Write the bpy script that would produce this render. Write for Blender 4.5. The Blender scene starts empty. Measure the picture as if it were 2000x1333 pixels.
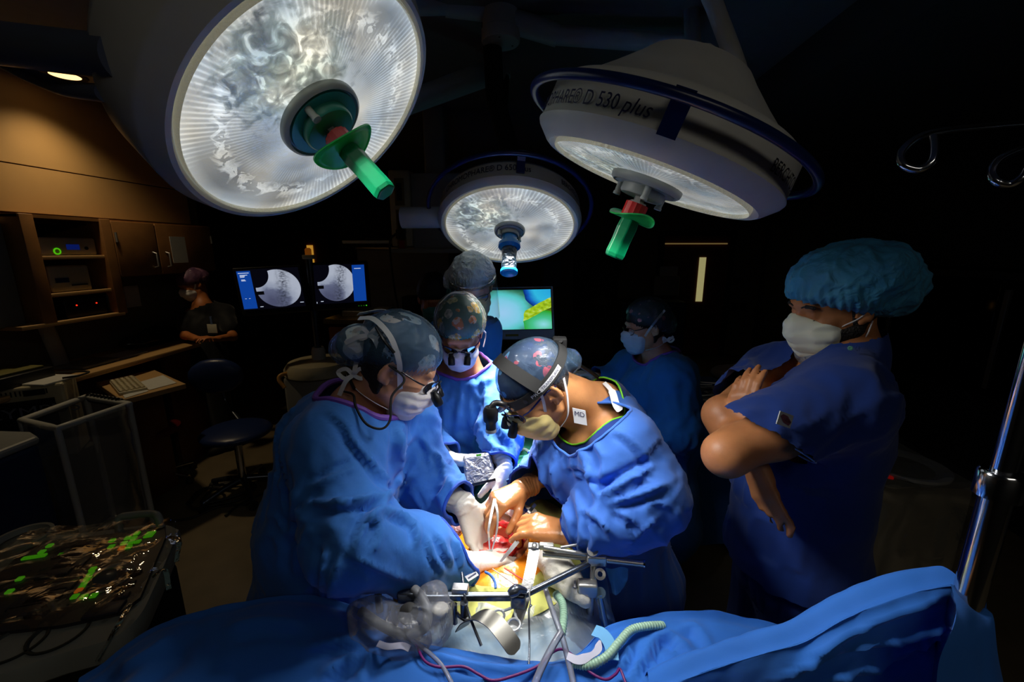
import bpy, bmesh, math, random
import numpy as np
from mathutils import Vector, Matrix, noise as mnoise
SC = bpy.context.scene
COL = SC.collection
random.seed(7)
PI = math.pi
# ------------------------------------------------------------------ camera
FPX, CXP, CYP, CAMH = 814.0, 1000.0, 666.5, 1.88
PITCH, YAW = math.atan(179.5 / 814), math.radians(3.93)
cam_data = bpy.data.cameras.new('camera')
cam_data.sensor_width = 36.0
cam_data.lens = 36.0 * FPX / 2000.0
cam_data.clip_start = 0.02
cam = bpy.data.objects.new('camera', cam_data)
cam.location = (0, 0, CAMH)
cam.rotation_euler = (PI / 2 - PITCH, 0, YAW)
COL.objects.link(cam)
SC.camera = cam
# ------------------------------------------------------------------ world, view, light
SC.view_settings.view_transform = 'Standard'
SC.view_settings.look = 'None'
SC.view_settings.gamma = 1.0
SC.view_settings.use_curve_mapping = False
SC.view_settings.exposure = 0.0
SC.cycles.use_denoising = True
SC.cycles.max_bounces = 6
SC.cycles.transparent_max_bounces = 12
SC.cycles.sample_clamp_indirect = 4.0
SC.cycles.caustics_reflective = False
SC.cycles.caustics_refractive = False
world = bpy.data.worlds.new('world')
world.use_nodes = True
world.node_tree.nodes['Background'].inputs[0].default_value = (0.9, 0.8, 0.65, 1)
world.node_tree.nodes['Background'].inputs[1].default_value = 0.010
SC.world = world
LAMPS = {  # aperture centre, axis (pointing out of the glass), aperture radius, power, cone (deg)
    'left': ((-.436, .855, 2.133), (.671, -.104, -.734), .25, 60.0, 96),
    'right': ((.224, .950, 2.025), (-.360, .073, -.930), .21, 58.0, 85),
    'middle': ((-.136, 1.834, 1.966), (.023, -.513, -.858), .27, 320.0, 60)}
def lamp_light(name, c, n, r, watts, cone):
    l = bpy.data.lights.new(name, 'SPOT')
    l.energy = watts
    l.color = (1.0, .985, .95)
    l.spot_size = math.radians(cone)
    l.spot_blend = 1.0
    l.shadow_soft_size = r * .55
    o = bpy.data.objects.new(name, l)
    n = Vector(n).normalized()
    o.location = Vector(c) + n * .03
    o.rotation_euler = n.to_track_quat('-Z', 'Y').to_euler()
    COL.objects.link(o)
    return o
for _k, _v in LAMPS.items():
    lamp_light('surgical_lamp_light_' + _k, *_v)
_l = bpy.data.lights.new('downlight_beam', 'SPOT')      # warm recessed downlight by the left wall
_l.energy, _l.color, _l.spot_size, _l.spot_blend, _l.shadow_soft_size = 25.0, (1.0, .77, .45), math.radians(120), 1.0, .05
_o = bpy.data.objects.new('downlight_beam', _l)
_o.location = (-2.93, 2.71, 2.92)
COL.objects.link(_o)
_l = bpy.data.lights.new('fill_panel_glow', 'AREA')   # unseen fill light added behind the camera to lift the dark room
_l.shape, _l.size, _l.size_y, _l.energy, _l.color = 'RECTANGLE', 1.15, .55, 3.3, (1.0, .94, .84)
_o = bpy.data.objects.new('fill_panel_glow', _l)
_o.location = (.72, -1.05, 2.925)
COL.objects.link(_o)
# ------------------------------------------------------------------ pixel rays (only used to find where things stand)
_fw = np.array([-math.sin(YAW) * math.cos(PITCH), math.cos(YAW) * math.cos(PITCH), -math.sin(PITCH)])
_rt = np.array([math.cos(YAW), math.sin(YAW), 0.0])
_dn = np.cross(_fw, _rt)
_O = np.array([0, 0, CAMH])
def ray(x, y): return _fw + _rt * (x - CXP) / FPX + _dn * (y - CYP) / FPX
def P(x, y, z): return _O + ray(x, y) * z                 # at a distance along the view axis
def Ph(x, y, h):                                           # at a height
    r = ray(x, y); return _O + r * (h - CAMH) / r[2]
def Px(x, y, X):                                           # on a wall X = const
    r = ray(x, y); return _O + r * X / r[0]
def Py(x, y, Y):                                           # on a wall Y = const
    r = ray(x, y); return _O + r * Y / r[1]
def A(*v): return np.array(v, float)
def nrm(v):
    v = np.asarray(v, float); return v / (np.linalg.norm(v) + 1e-12)
# ------------------------------------------------------------------ tags
def tag(o, label, cat, group=None, kind=None):
    o['label'] = label; o['category'] = cat
    if group: o['group'] = group
    if kind: o['kind'] = kind
    return o
def thing(name, loc, label, cat, group=None, rz=0.0):
    o = bpy.data.objects.new(name, None)
    o.empty_display_size = .05
    o.location = loc; o.rotation_euler = (0, 0, rz)
    COL.objects.link(o)
    return tag(o, label, cat, group)
def parent_keep(o, par):
    if par is None: return
    o.parent = par
    M = Matrix.LocRotScale(par.location, par.rotation_euler, None)
    q = par
    while q.parent is not None:
        M = q.matrix_parent_inverse @ M
        q = q.parent
        M = Matrix.LocRotScale(q.location, q.rotation_euler, None) @ M
    o.matrix_parent_inverse = M.inverted()
def link_mesh(name, verts, faces, mat, parent=None, smooth=True, world=True):
    me = bpy.data.meshes.new(name)
    me.from_pydata([tuple(map(float, v)) for v in verts], [], [tuple(map(int, f)) for f in faces])
    me.update()
    if smooth:
        me.polygons.foreach_set('use_smooth', [True] * len(me.polygons))
    if mat is not None:
        for m in (mat if isinstance(mat, (list, tuple)) else [mat]): me.materials.append(m)
    o = bpy.data.objects.new(name, me)
    COL.objects.link(o)
    if parent is not None:
        if world: parent_keep(o, parent)
        else: o.parent = parent
    return o
# ------------------------------------------------------------------ materials
def L(r, g, b):                                            # sRGB bytes to linear
    f = lambda c: (c / 255 / 12.92) if c / 255 <= .04045 else ((c / 255 + .055) / 1.055) ** 2.4
    return (f(r), f(g), f(b), 1.0)
class NT:
    def __init__(s, name):
        s.m = bpy.data.materials.new(name); s.m.use_nodes = True
        s.t = s.m.node_tree; s.n = s.t.nodes; s.b = s.n['Principled BSDF']; s.out = s.n['Material Output']
    def new(s, typ, **kw):
        n = s.n.new('ShaderNode' + typ)
        for k, v in kw.items():
            if k in n.inputs: n.inputs[k].default_value = v
            else: setattr(n, k, v)
        return n
    def link(s, a, b): s.t.links.new(a, b)
    def set(s, **kw):
        for k, v in kw.items(): s.b.inputs[k.replace('_', ' ')].default_value = v
    def coord(s, which='Object', scale=(1, 1, 1), rot=(0, 0, 0)):
        c = s.new('TexCoord'); m = s.new('Mapping'); m.inputs['Scale'].default_value = scale; m.inputs['Rotation'].default_value = rot
        s.link(c.outputs[which], m.inputs['Vector']); return m.outputs['Vector']
    def ramp(s, fac, stops, interp='LINEAR'):
        r = s.new('ValToRGB'); r.color_ramp.interpolation = interp
        e = r.color_ramp.elements
        while len(e) < len(stops): e.new(.5)
        for i, (p, c) in enumerate(stops): e[i].position = p; e[i].color = c
        s.link(fac, r.inputs[0]); return r.outputs[0]
    def mix(s, fac, a, b, typ='MIX'):
        n = s.new('Mix'); n.data_type = 'RGBA'; n.blend_type = typ
        for sock, v in ((n.inputs[0], fac), (n.inputs[6], a), (n.inputs[7], b)):
            if hasattr(v, 'is_linked'): s.link(v, sock)
            else: sock.default_value = v
        return n.outputs[2]
    def math(s, op, a, b=0.0, c=0.0):
        n = s.new('Math'); n.operation = op
        for i, v in enumerate((a, b, c)):
            if hasattr(v, 'is_linked'): s.link(v, n.inputs[i])
            else: n.inputs[i].default_value = v
        return n.outputs[0]
    def bump(s, h, strength=.3, dist=.01, prev=None):
        n = s.new('Bump'); n.inputs['Strength'].default_value = strength; n.inputs['Distance'].default_value = dist
        s.link(h, n.inputs['Height'])
        if prev is not None: s.link(prev, n.inputs['Normal'])
        s.link(n.outputs[0], s.b.inputs['Normal']); return n.outputs[0]
MATS = {}
def mat(name, col, rough=.5, metal=0.0, var=.0, vscale=20.0, bump=0.0, bscale=60.0, spec=.5, alpha=1.0, emit=None, estr=0.0, trans=0.0, sheen=0.0, sss=0.0, coat=0.0):
    if name in MATS: return MATS[name]
    t = NT(name)
    t.set(Base_Color=col, Roughness=rough, Metallic=metal, Alpha=alpha)
    t.b.inputs['Specular IOR Level'].default_value = spec
    if trans: t.b.inputs['Transmission Weight'].default_value = trans
    if coat: t.b.inputs['Coat Weight'].default_value = coat
    if sss:
        t.b.inputs['Subsurface Weight'].default_value = sss
        t.b.inputs['Subsurface Radius'].default_value = (.012, .008, .006)
        t.b.inputs['Subsurface Scale'].default_value = 1.0
    if sheen: t.b.inputs['Sheen Weight'].default_value = sheen
    v = t.coord()
    if var or not bump:
        n = t.new('TexNoise', Scale=vscale, Detail=4.0); t.link(v, n.inputs['Vector'])
        k = var if var else .04
        a = tuple(max(0, c * (1 - k)) for c in col[:3]) + (1,); b = tuple(min(1, c * (1 + k)) for c in col[:3]) + (1,)
        t.link(t.ramp(n.outputs['Fac'], [(.3, a), (.7, b)]), t.b.inputs['Base Color'])
    if bump:
        n = t.new('TexNoise', Scale=bscale, Detail=5.0); t.link(v, n.inputs['Vector'])
        t.bump(n.outputs['Fac'], bump, .01)
    if emit:
        t.b.inputs['Emission Color'].default_value = emit; t.b.inputs['Emission Strength'].default_value = estr
    MATS[name] = t.m
    return t.m
def cloth(name, col, crump=.5, scale=9.0, rough=.75, weave=True, transl=0.0):
    """non-woven / woven fabric with crumple creases"""
    if name in MATS: return MATS[name]
    t = NT(name); t.set(Base_Color=col, Roughness=rough); t.b.inputs['Specular IOR Level'].default_value = .3
    t.b.inputs['Sheen Weight'].default_value = .15
    v = t.coord()
    wn = t.new('TexNoise', Scale=scale * .6, Detail=2.0); t.link(v, wn.inputs['Vector'])
    wv = t.new('VectorMath', operation='ADD'); t.link(v, wv.inputs[0])
    sc = t.new('VectorMath', operation='SCALE'); t.link(wn.outputs['Color'], sc.inputs[0]); sc.inputs['Scale'].default_value = .12
    t.link(sc.outputs[0], wv.inputs[1])
    vo = t.new('TexNoise', Scale=scale * .42, Detail=2.0); vo.noise_type = 'RIDGED_MULTIFRACTAL'; vo.inputs['Lacunarity'].default_value = 2.3
    t.link(wv.outputs[0], vo.inputs['Vector'])
    b1 = t.bump(vo.outputs['Fac'], crump, .022)
    n2 = t.new('TexNoise', Scale=scale * 2.5, Detail=3.0); t.link(v, n2.inputs['Vector'])
    b2 = t.bump(n2.outputs['Fac'], crump * .25, .012, b1)
    if weave:
        n3 = t.new('TexNoise', Scale=900.0, Detail=1.0); t.link(v, n3.inputs['Vector'])
        t.bump(n3.outputs['Fac'], .12, .001, b2)
    nv = t.new('TexNoise', Scale=5.0, Detail=3.0); t.link(v, nv.inputs['Vector'])
    a = tuple(c * .88 for c in col[:3]) + (1,); b = tuple(min(1, c * 1.1) for c in col[:3]) + (1,)
    t.link(t.ramp(nv.outputs['Fac'], [(.3, a), (.7, b)]), t.b.inputs['Base Color'])
    MATS[name] = t.m
    return t.m
def film(name, col, alpha=.35, rough=.15, crinkle=.5, scale=25.0, gloss=1.0):
    """thin clear or frosted plastic sheet: see-through, hazy by alpha, with a glossy skin"""
    if name in MATS: return MATS[name]
    t = NT(name); t.n.remove(t.b)
    v = t.coord()
    vo = t.new('TexNoise', Scale=scale, Detail=3.0, Distortion=1.2); t.link(v, vo.inputs['Vector'])
    bp = t.new('Bump'); bp.inputs['Strength'].default_value = crinkle; bp.inputs['Distance'].default_value = .02; t.link(vo.outputs['Fac'], bp.inputs['Height'])
    fr = t.new('Fresnel', IOR=1.45); t.link(bp.outputs[0], fr.inputs['Normal'])
    tr = t.new('BsdfTransparent'); tr.inputs['Color'].default_value = tuple(1 - .12 * (1 - c) for c in col[:3]) + (1,)
    gl = t.new('BsdfGlossy', Roughness=rough); t.link(bp.outputs[0], gl.inputs['Normal'])
    df = t.new('BsdfDiffuse', Color=col); t.link(bp.outputs[0], df.inputs['Normal'])
    tl = t.new('BsdfTranslucent', Color=col)
    m0 = t.new('MixShader'); m0.inputs[0].default_value = .3; t.link(df.outputs[0], m0.inputs[1]); t.link(tl.outputs[0], m0.inputs[2])
    m1 = t.new('MixShader'); m1.inputs[0].default_value = alpha; t.link(tr.outputs[0], m1.inputs[1]); t.link(m0.outputs[0], m1.inputs[2])
    m2 = t.new('MixShader'); t.link(t.math('MULTIPLY', fr.outputs[0], gloss), m2.inputs[0]); t.link(m1.outputs[0], m2.inputs[1]); t.link(gl.outputs[0], m2.inputs[2])
    t.link(m2.outputs[0], t.out.inputs['Surface'])
    MATS[name] = t.m
    return t.m
def skin(name, col, red=.5):
    if name in MATS: return MATS[name]
    t = NT(name); t.set(Roughness=.48); t.b.inputs['Subsurface Weight'].default_value = .12
    t.b.inputs['Subsurface Radius'].default_value = (.010, .004, .002)
    v = t.coord()
    n = t.new('TexNoise', Scale=18.0, Detail=5.0); t.link(v, n.inputs['Vector'])
    a = (col[0] * .82, col[1] * .74, col[2] * .70, 1); b = (min(1, col[0] * 1.1), col[1] * 1.05, col[2], 1)
    t.link(t.ramp(n.outputs['Fac'], [(.3, a), (.7, b)]), t.b.inputs['Base Color'])
    n2 = t.new('TexNoise', Scale=350.0, Detail=3.0); t.link(v, n2.inputs['Vector'])
    t.bump(n2.outputs['Fac'], .12, .002)
    MATS[name] = t.m
    return t.m
# ------------------------------------------------------------------ simple mesh collector
class MB:
    def __init__(s): s.v = []; s.f = []
    def add(s, verts, faces):
        k = len(s.v); s.v.extend([tuple(map(float, x)) for x in verts]); s.f.extend([tuple(int(i) + k for i in f) for f in faces]); return s
    def box(s, lo, hi, M=None, bev=0.0):
        lo = np.minimum(lo, hi) * 1.0 if False else np.asarray(lo, float); hi = np.asarray(hi, float)
        if bev <= 0:
            v = [(x, y, z) for z in (lo[2], hi[2]) for y in (lo[1], hi[1]) for x in (lo[0], hi[0])]
            f = [(0, 2, 3, 1), (4, 5, 7, 6), (0, 1, 5, 4), (2, 6, 7, 3), (0, 4, 6, 2), (1, 3, 7, 5)]
        else:
            bm = bmesh.new(); bmesh.ops.create_cube(bm, size=1.0)
            c = (lo + hi) / 2; d = hi - lo
            for w in bm.verts: w.co = Vector(c + d * np.array(w.co))
            bmesh.ops.bevel(bm, geom=bm.edges[:], offset=min(bev, min(abs(d)) * .49), segments=3, affect='EDGES', profile=.5)
            bm.verts.index_update()
            v = [tuple(w.co) for w in bm.verts]; f = [[w.index for w in q.verts] for q in bm.faces]; bm.free()
        if M is not None: v = [tuple(M @ Vector(q)) for q in v]
        return s.add(v, f)
    def tube(s, pts, r, n=12, closed=False, caps=True, flat=1.0, up=None):
        pts = np.asarray(pts, float); m = len(pts)
        rr = np.full(m, r, float) if np.isscalar(r) else np.asarray(r, float)
        if closed: tan = np.roll(pts, -1, 0) - np.roll(pts, 1, 0)
        else: tan = np.gradient(pts, axis=0)
        tan /= np.linalg.norm(tan, axis=1)[:, None] + 1e-12
        u = nrm(np.cross(tan[0], up if up is not None else (A(0, 0, 1) if abs(tan[0][2]) < .9 else A(1, 0, 0))))
        vs = []
        for i in range(m):
            u = nrm(u - tan[i] * (u @ tan[i])); w = np.cross(tan[i], u)
            for k in range(n):
                a = 2 * PI * k / n
                vs.append(pts[i] + rr[i] * (math.cos(a) * u + flat * math.sin(a) * w))
        fs = []
        for i in range(m if closed else m - 1):
            j = (i + 1) % m
            for k in range(n):
                l = (k + 1) % n
                fs.append((i * n + k, i * n + l, j * n + l, j * n + k))
        if caps and not closed:
            fs.append(tuple(range(n - 1, -1, -1))); fs.append(tuple((m - 1) * n + k for k in range(n)))
        return s.add(vs, fs)
    def ribbon(s, pts, w, normal, th=.0015):
        """flat strip: pts centre line, width w, normal = face normal (one or per point)"""
        pts = np.asarray(pts, float); tan = np.gradient(pts, axis=0)
        nn = np.asarray(normal, float)
        if nn.ndim == 1: nn = np.tile(nn, (len(pts), 1))
        ww = np.full(len(pts), w) if np.isscalar(w) else np.asarray(w)
        vs = []; fs = []
        for i in range(len(pts)):
            side = nrm(np.cross(tan[i], nn[i])) * ww[i] / 2; n_ = nrm(np.cross(side, tan[i])) * th / 2
            vs += [pts[i] - side - n_, pts[i] + side - n_, pts[i] + side + n_, pts[i] - side + n_]
        for i in range(len(pts) - 1):
            for k in range(4):
                l = (k + 1) % 4; fs.append((i * 4 + k, i * 4 + l, i * 4 + 4 + l, i * 4 + 4 + k))
        fs.append((3, 2, 1, 0)); b = (len(pts) - 1) * 4; fs.append((b, b + 1, b + 2, b + 3))
        return s.add(vs, fs)
    def lathe(s, prof, c, axis, n=64, a0=0.0, a1=2 * PI):
        """prof: (radius, height) along axis from c"""
        axis = nrm(axis); u = nrm(np.cross(axis, A(0, 0, 1) if abs(axis[2]) < .9 else A(1, 0, 0))); w = np.cross(axis, u); c = np.asarray(c, float)
        full = abs(a1 - a0 - 2 * PI) < 1e-6; m = n if full else n + 1
        vs = []; fs = []
        for r, h in prof:
            for k in range(m):
                a = a0 + (a1 - a0) * k / n
                vs.append(c + axis * h + r * (math.cos(a) * u + math.sin(a) * w))
        for i in range(len(prof) - 1):
            for k in range(n):
                l = (k + 1) % m
                fs.append((i * m + k, i * m + l, (i + 1) * m + l, (i + 1) * m + k))
        return s.add(vs, fs)
    def cyl(s, a, b, r, n=24, r2=None):
        a = np.asarray(a, float); b = np.asarray(b, float); r2 = r if r2 is None else r2; h = np.linalg.norm(b - a)
        return s.lathe([(1e-5, 0), (r, 0), (r2, h), (1e-5, h)], a, b - a, n)
    def build(s, name, m, parent=None, smooth=True, bevel=0.0, world=True):
        o = link_mesh(name, s.v, s.f, m, parent, smooth, world)
        if smooth:
            bm = bmesh.new(); bm.from_mesh(o.data)
            for e in bm.edges:
                if len(e.link_faces) == 2 and e.calc_face_angle(0) > .7: e.smooth = False
            bm.to_mesh(o.data); bm.free()
        if bevel:
            md = o.modifiers.new('bevel', 'BEVEL'); md.width = bevel; md.segments = 2; md.limit_method = 'ANGLE'
        return o
def spline(pts, n=10, closed=False):
    """Catmull-Rom through points (k-dim)"""
    p = np.asarray(pts, float)
    if closed: p = np.vstack([p[-1], p, p[0], p[1]])
    else: p = np.vstack([2 * p[0] - p[1], p, 2 * p[-1] - p[-2]])
    out = []
    for i in range(1, len(p) - 2):
        t = np.linspace(0, 1, n, endpoint=False)[:, None]
        a, b, c, d = p[i - 1], p[i], p[i + 1], p[i + 2]
        out.append(.5 * (2 * b + (c - a) * t + (2 * a - 5 * b + 4 * c - d) * t ** 2 + (3 * b - a - 3 * c + d) * t ** 3))
    r = np.vstack(out)
    return r if closed else np.vstack([r, p[-2]])
# ------------------------------------------------------------------ vectorised noise
_rng = np.random.RandomState(3)
_perm = np.concatenate([_rng.permutation(256)] * 3)
_grad = _rng.normal(size=(256, 3)); _grad /= np.linalg.norm(_grad, axis=1)[:, None]
def perlin(p):
    p = np.asarray(p, float); i = np.floor(p).astype(int); f = p - i; i &= 255
    w = f * f * f * (f * (f * 6 - 15) + 10)
    r = 0
    for dx in (0, 1):
        for dy in (0, 1):
            for dz in (0, 1):
                g = _grad[_perm[_perm[_perm[i[:, 0] + dx] + i[:, 1] + dy] + i[:, 2] + dz]]
                d = (g * (f - A(dx, dy, dz))).sum(1)
                r = r + d * (w[:, 0] if dx else 1 - w[:, 0]) * (w[:, 1] if dy else 1 - w[:, 1]) * (w[:, 2] if dz else 1 - w[:, 2])
    return r
def ridged(p): return 1 - 2.2 * np.abs(perlin(p))
# ------------------------------------------------------------------ cloth sheets through rows of 3-D points
def sheet(name, rows, m, parent=None, nu=6, nv=6, amp=.0, freq=(3, 3, 3), thick=0.0, seed=0.0, fine=0.0, cre=None):
    rows = [np.asarray(r, float) for r in rows]
    R = np.stack([spline(r, nu) for r in rows])                    # rows x U
    G = np.stack([spline(R[:, k], nv) for k in range(R.shape[1])], 1)  # V x U
    V_, U_ = G.shape[:2]
    du = np.gradient(G, axis=1); dv = np.gradient(G, axis=0); nn = np.cross(du, dv).reshape(-1, 3)
    nn /= np.linalg.norm(nn, axis=1)[:, None] + 1e-12
    p = G.reshape(-1, 3)
    if amp:
        q = p * np.asarray(freq) + seed
        wq = q + .6 * np.stack([perlin(q * .7 + 11), perlin(q * .7 + 27), perlin(q * .7 + 41)], 1)
        p = p + nn * (amp * (ridged(wq) - .4) + amp * .35 * ridged(wq * 2.3 + 5))[:, None]
    if fine: p = p + nn * (fine * ridged(p * 22 + seed))[:, None]
    fs = [(i * U_ + j, i * U_ + j + 1, (i + 1) * U_ + j + 1, (i + 1) * U_ + j) for i in range(V_ - 1) for j in range(U_ - 1)]
    if cre is not None:
        sg = np.where(((p - _O) * nn).sum(1) > 0, -1.0, 1.0)[:, None] * nn
        p = p + sg * px_creases(cre)(p, sg)[:, None]
    o = link_mesh(name, p, fs, m, parent)
    if thick:
        md = o.modifiers.new('solid', 'SOLIDIFY'); md.thickness = thick
    return o
# ------------------------------------------------------------------ signed distance modelling + surface nets
def s_cone(a, b, ra, rb=None):
    a = np.asarray(a, float); b = np.asarray(b, float); rb = ra if rb is None else rb; ab = b - a; l2 = float(ab @ ab) + 1e-12
    def f(X, Y, Z):
        x, y, z = X - a[0], Y - a[1], Z - a[2]
        t = np.clip((x * ab[0] + y * ab[1] + z * ab[2]) / l2, 0, 1)
        return np.sqrt((x - t * ab[0]) ** 2 + (y - t * ab[1]) ** 2 + (z - t * ab[2]) ** 2) - (ra + t * (rb - ra))
    f.lo = np.minimum(a - ra, b - rb); f.hi = np.maximum(a + ra, b + rb)
    return f
def s_ell(c, r, M=None):
    c = np.asarray(c, float); r = np.asarray(r, float); M = np.eye(3) if M is None else np.asarray(M, float)
    def f(X, Y, Z):
        x, y, z = X - c[0], Y - c[1], Z - c[2]
        q = [(x * M[0, i] + y * M[1, i] + z * M[2, i]) / r[i] for i in range(3)]
        k0 = np.sqrt(q[0] ** 2 + q[1] ** 2 + q[2] ** 2); k1 = np.sqrt((q[0] / r[0]) ** 2 + (q[1] / r[1]) ** 2 + (q[2] / r[2]) ** 2)
        return k0 * (k0 - 1) / (k1 + 1e-9)
    e = np.sqrt(((M * r) ** 2).sum(1)); f.lo = c - e; f.hi = c + e
    return f
def s_plane(p, n):
    n = nrm(n); d = float(np.asarray(p) @ n)
    return lambda X, Y, Z: X * n[0] + Y * n[1] + Z * n[2] - d      # negative behind n
def smin(a, b, k):
    h = np.clip(.5 + .5 * (b - a) / k, 0, 1); return b + (a - b) * h - k * h * (1 - h)
def smax(a, b, k): return -smin(-a, -b, k)
def s_union(fs, k=.02):
    fs = list(fs)
    def f(X, Y, Z):
        d = fs[0](X, Y, Z)
        for g in fs[1:]: d = smin(d, g(X, Y, Z), k)
        return d
    f.lo = np.min([g.lo for g in fs], 0) - k; f.hi = np.max([g.hi for g in fs], 0) + k
    return f
def s_local(f, M, c):
    """f given in local axes (columns of M in world) around c"""
    M = np.asarray(M, float); c = np.asarray(c, float)
    def g(X, Y, Z):
        x, y, z = X - c[0], Y - c[1], Z - c[2]
        return f(*[x * M[0, i] + y * M[1, i] + z * M[2, i] for i in range(3)])
    if hasattr(f, 'lo'):
        cs = np.array([[(f.lo, f.hi)[i][0], (f.lo, f.hi)[j][1], (f.lo, f.hi)[k][2]] for i in (0, 1) for j in (0, 1) for k in (0, 1)]) @ M.T + c
        g.lo = cs.min(0); g.hi = cs.max(0)
    return g
def axis_grid(lo, hi, h, fine):
    """coordinates at step h, refined to fh inside any (a, b, fh) of fine"""
    xs = [lo]; 
    while xs[-1] < hi:
        x = xs[-1]; st = h
        for a, b, fh in fine:
            if a - h <= x <= b: st = min(st, fh)
        xs.append(x + st)
    return np.array(xs)
def surfnet(f, lo, hi, h, fine=()):
    """fine: list of (lo3, hi3, fh)"""
    ax = [axis_grid(lo[i], hi[i], h, [(q[0][i], q[1][i], q[2]) for q in fine]) for i in range(3)]
    D = np.asarray(f(ax[0][:, None, None], ax[1][None, :, None], ax[2][None, None, :]))
    D = np.broadcast_to(D, tuple(len(a) for a in ax)).astype(np.float32)
    S = D < 0
    nx, ny, nz = [n - 1 for n in D.shape]
    cnt = np.zeros((nx, ny, nz), np.int8)
    offs = [(i, j, k) for i in (0, 1) for j in (0, 1) for k in (0, 1)]
    for i, j, k in offs: cnt += S[i:nx + i, j:ny + j, k:nz + k]
    I, J, K = np.nonzero((cnt > 0) & (cnt < 8))
    acc = np.zeros((len(I), 3)); num = np.zeros(len(I))
    for d in range(3):
        for o1 in (0, 1):
            for o2 in (0, 1):
                o = [0, 0, 0]; o[(d + 1) % 3] = o1; o[(d + 2) % 3] = o2
                e = list(o); e[d] = 1
                a = D[I + o[0], J + o[1], K + o[2]]; b = D[I + e[0], J + e[1], K + e[2]]
                m = (a < 0) != (b < 0)
                t = np.where(m, a / np.where(m, a - b, 1), 0)
                pa = np.stack([ax[0][I + o[0]], ax[1][J + o[1]], ax[2][K + o[2]]], 1)
                pb = np.stack([ax[0][I + e[0]], ax[1][J + e[1]], ax[2][K + e[2]]], 1)
                acc += np.where(m[:, None], pa + (pb - pa) * t[:, None], 0); num += m
    V = acc / num[:, None]
    idx = -np.ones((nx, ny, nz), np.int64); idx[I, J, K] = np.arange(len(I))
    F = []
    for d in range(3):
        e1, e2 = (d + 1) % 3, (d + 2) % 3
        sl = [slice(None)] * 3; sl[d] = slice(0, -1); s2 = [slice(None)] * 3; s2[d] = slice(1, None)
        ch = S[tuple(sl)] != S[tuple(s2)]
        q = np.array(np.nonzero(ch))
        ok = (q[e1] > 0) & (q[e2] > 0) & (q[e1] < D.shape[e1] - 1) & (q[e2] < D.shape[e2] - 1)
        q = q[:, ok]
        def cell(a, b):
            w = q.copy(); w[e1] -= a; w[e2] -= b; return idx[w[0], w[1], w[2]]
        quad = np.stack([cell(1, 1), cell(0, 1), cell(0, 0), cell(1, 0)], 1)
        flip = ~S[q[0], q[1], q[2]]
        quad[flip] = quad[flip][:, ::-1]
        F.append(quad)
    F = np.vstack(F); F = F[(F >= 0).all(1)]
    return V, F
def vnormals(V, F):
    n = np.cross(V[F[:, 2]] - V[F[:, 0]], V[F[:, 3]] - V[F[:, 1]])
    N = np.zeros_like(V)
    for k in range(4): np.add.at(N, F[:, k], n)
    return N / (np.linalg.norm(N, axis=1)[:, None] + 1e-12)
def relax(V, F, it=2, w=.5):
    a = np.concatenate([F[:, 0], F[:, 1], F[:, 2], F[:, 3]]); b = np.concatenate([F[:, 1], F[:, 2], F[:, 3], F[:, 0]])
    for _ in range(it):
        S = np.zeros_like(V); c = np.zeros(len(V))
        np.add.at(S, a, V[b]); np.add.at(c, a, 1); np.add.at(S, b, V[a]); np.add.at(c, b, 1)
        V = V * (1 - w) + w * S / np.maximum(c, 1)[:, None]
    return V
def cut(V, F, fn, eps=0.0):
    """drop faces with all vertices where fn > -eps, return compact mesh"""
    d = fn(V[:, 0], V[:, 1], V[:, 2]) > -eps
    F = F[~d[F].all(1)]
    u = np.unique(F); m = -np.ones(len(V), np.int64); m[u] = np.arange(len(u))
    return V[u], m[F]
def boundary_loops(V, F):
    from collections import defaultdict
    E = np.vstack([F[:, [0, 1]], F[:, [1, 2]], F[:, [2, 3]], F[:, [3, 0]]])
    key = np.sort(E, 1); _, inv, c = np.unique(key, axis=0, return_inverse=True, return_counts=True)
    B = E[c[inv.ravel()] == 1]; nxt = defaultdict(list)
    for a, b in B: nxt[int(a)].append(int(b))
    loops = []
    while nxt:
        s0 = next(iter(nxt)); lp = [s0]; cur = s0
        while nxt.get(cur):
            n_ = nxt[cur].pop()
            if not nxt[cur]: del nxt[cur]
            if n_ == s0: break
            lp.append(n_); cur = n_
        if len(lp) > 6: loops.append(V[lp])
    return loops
def sdf_obj(name, f, m, parent=None, h=.01, fine=(), pad=.02, smooth=2, disp=None, cutfn=None, eps=0.0, lo=None, hi=None):
    lo = (f.lo if lo is None else np.asarray(lo)) - pad; hi = (f.hi if hi is None else np.asarray(hi)) + pad
    V, F = surfnet(f, lo, hi, h, fine)
    if cutfn is not None: V, F = cut(V, F, cutfn, eps)
    V = relax(V, F, smooth)
    if disp is not None:
        for dd in (disp if isinstance(disp, (list, tuple)) else [disp]):
            N_ = vnormals(V, F)
            V = V + N_ * (dd(V, N_) if getattr(dd, 'needs_normals', False) else dd(V))[:, None]
    o = link_mesh(name, V, F, m, parent)
    o['_n'] = len(V); del o['_n']
    return o, V, F
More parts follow.
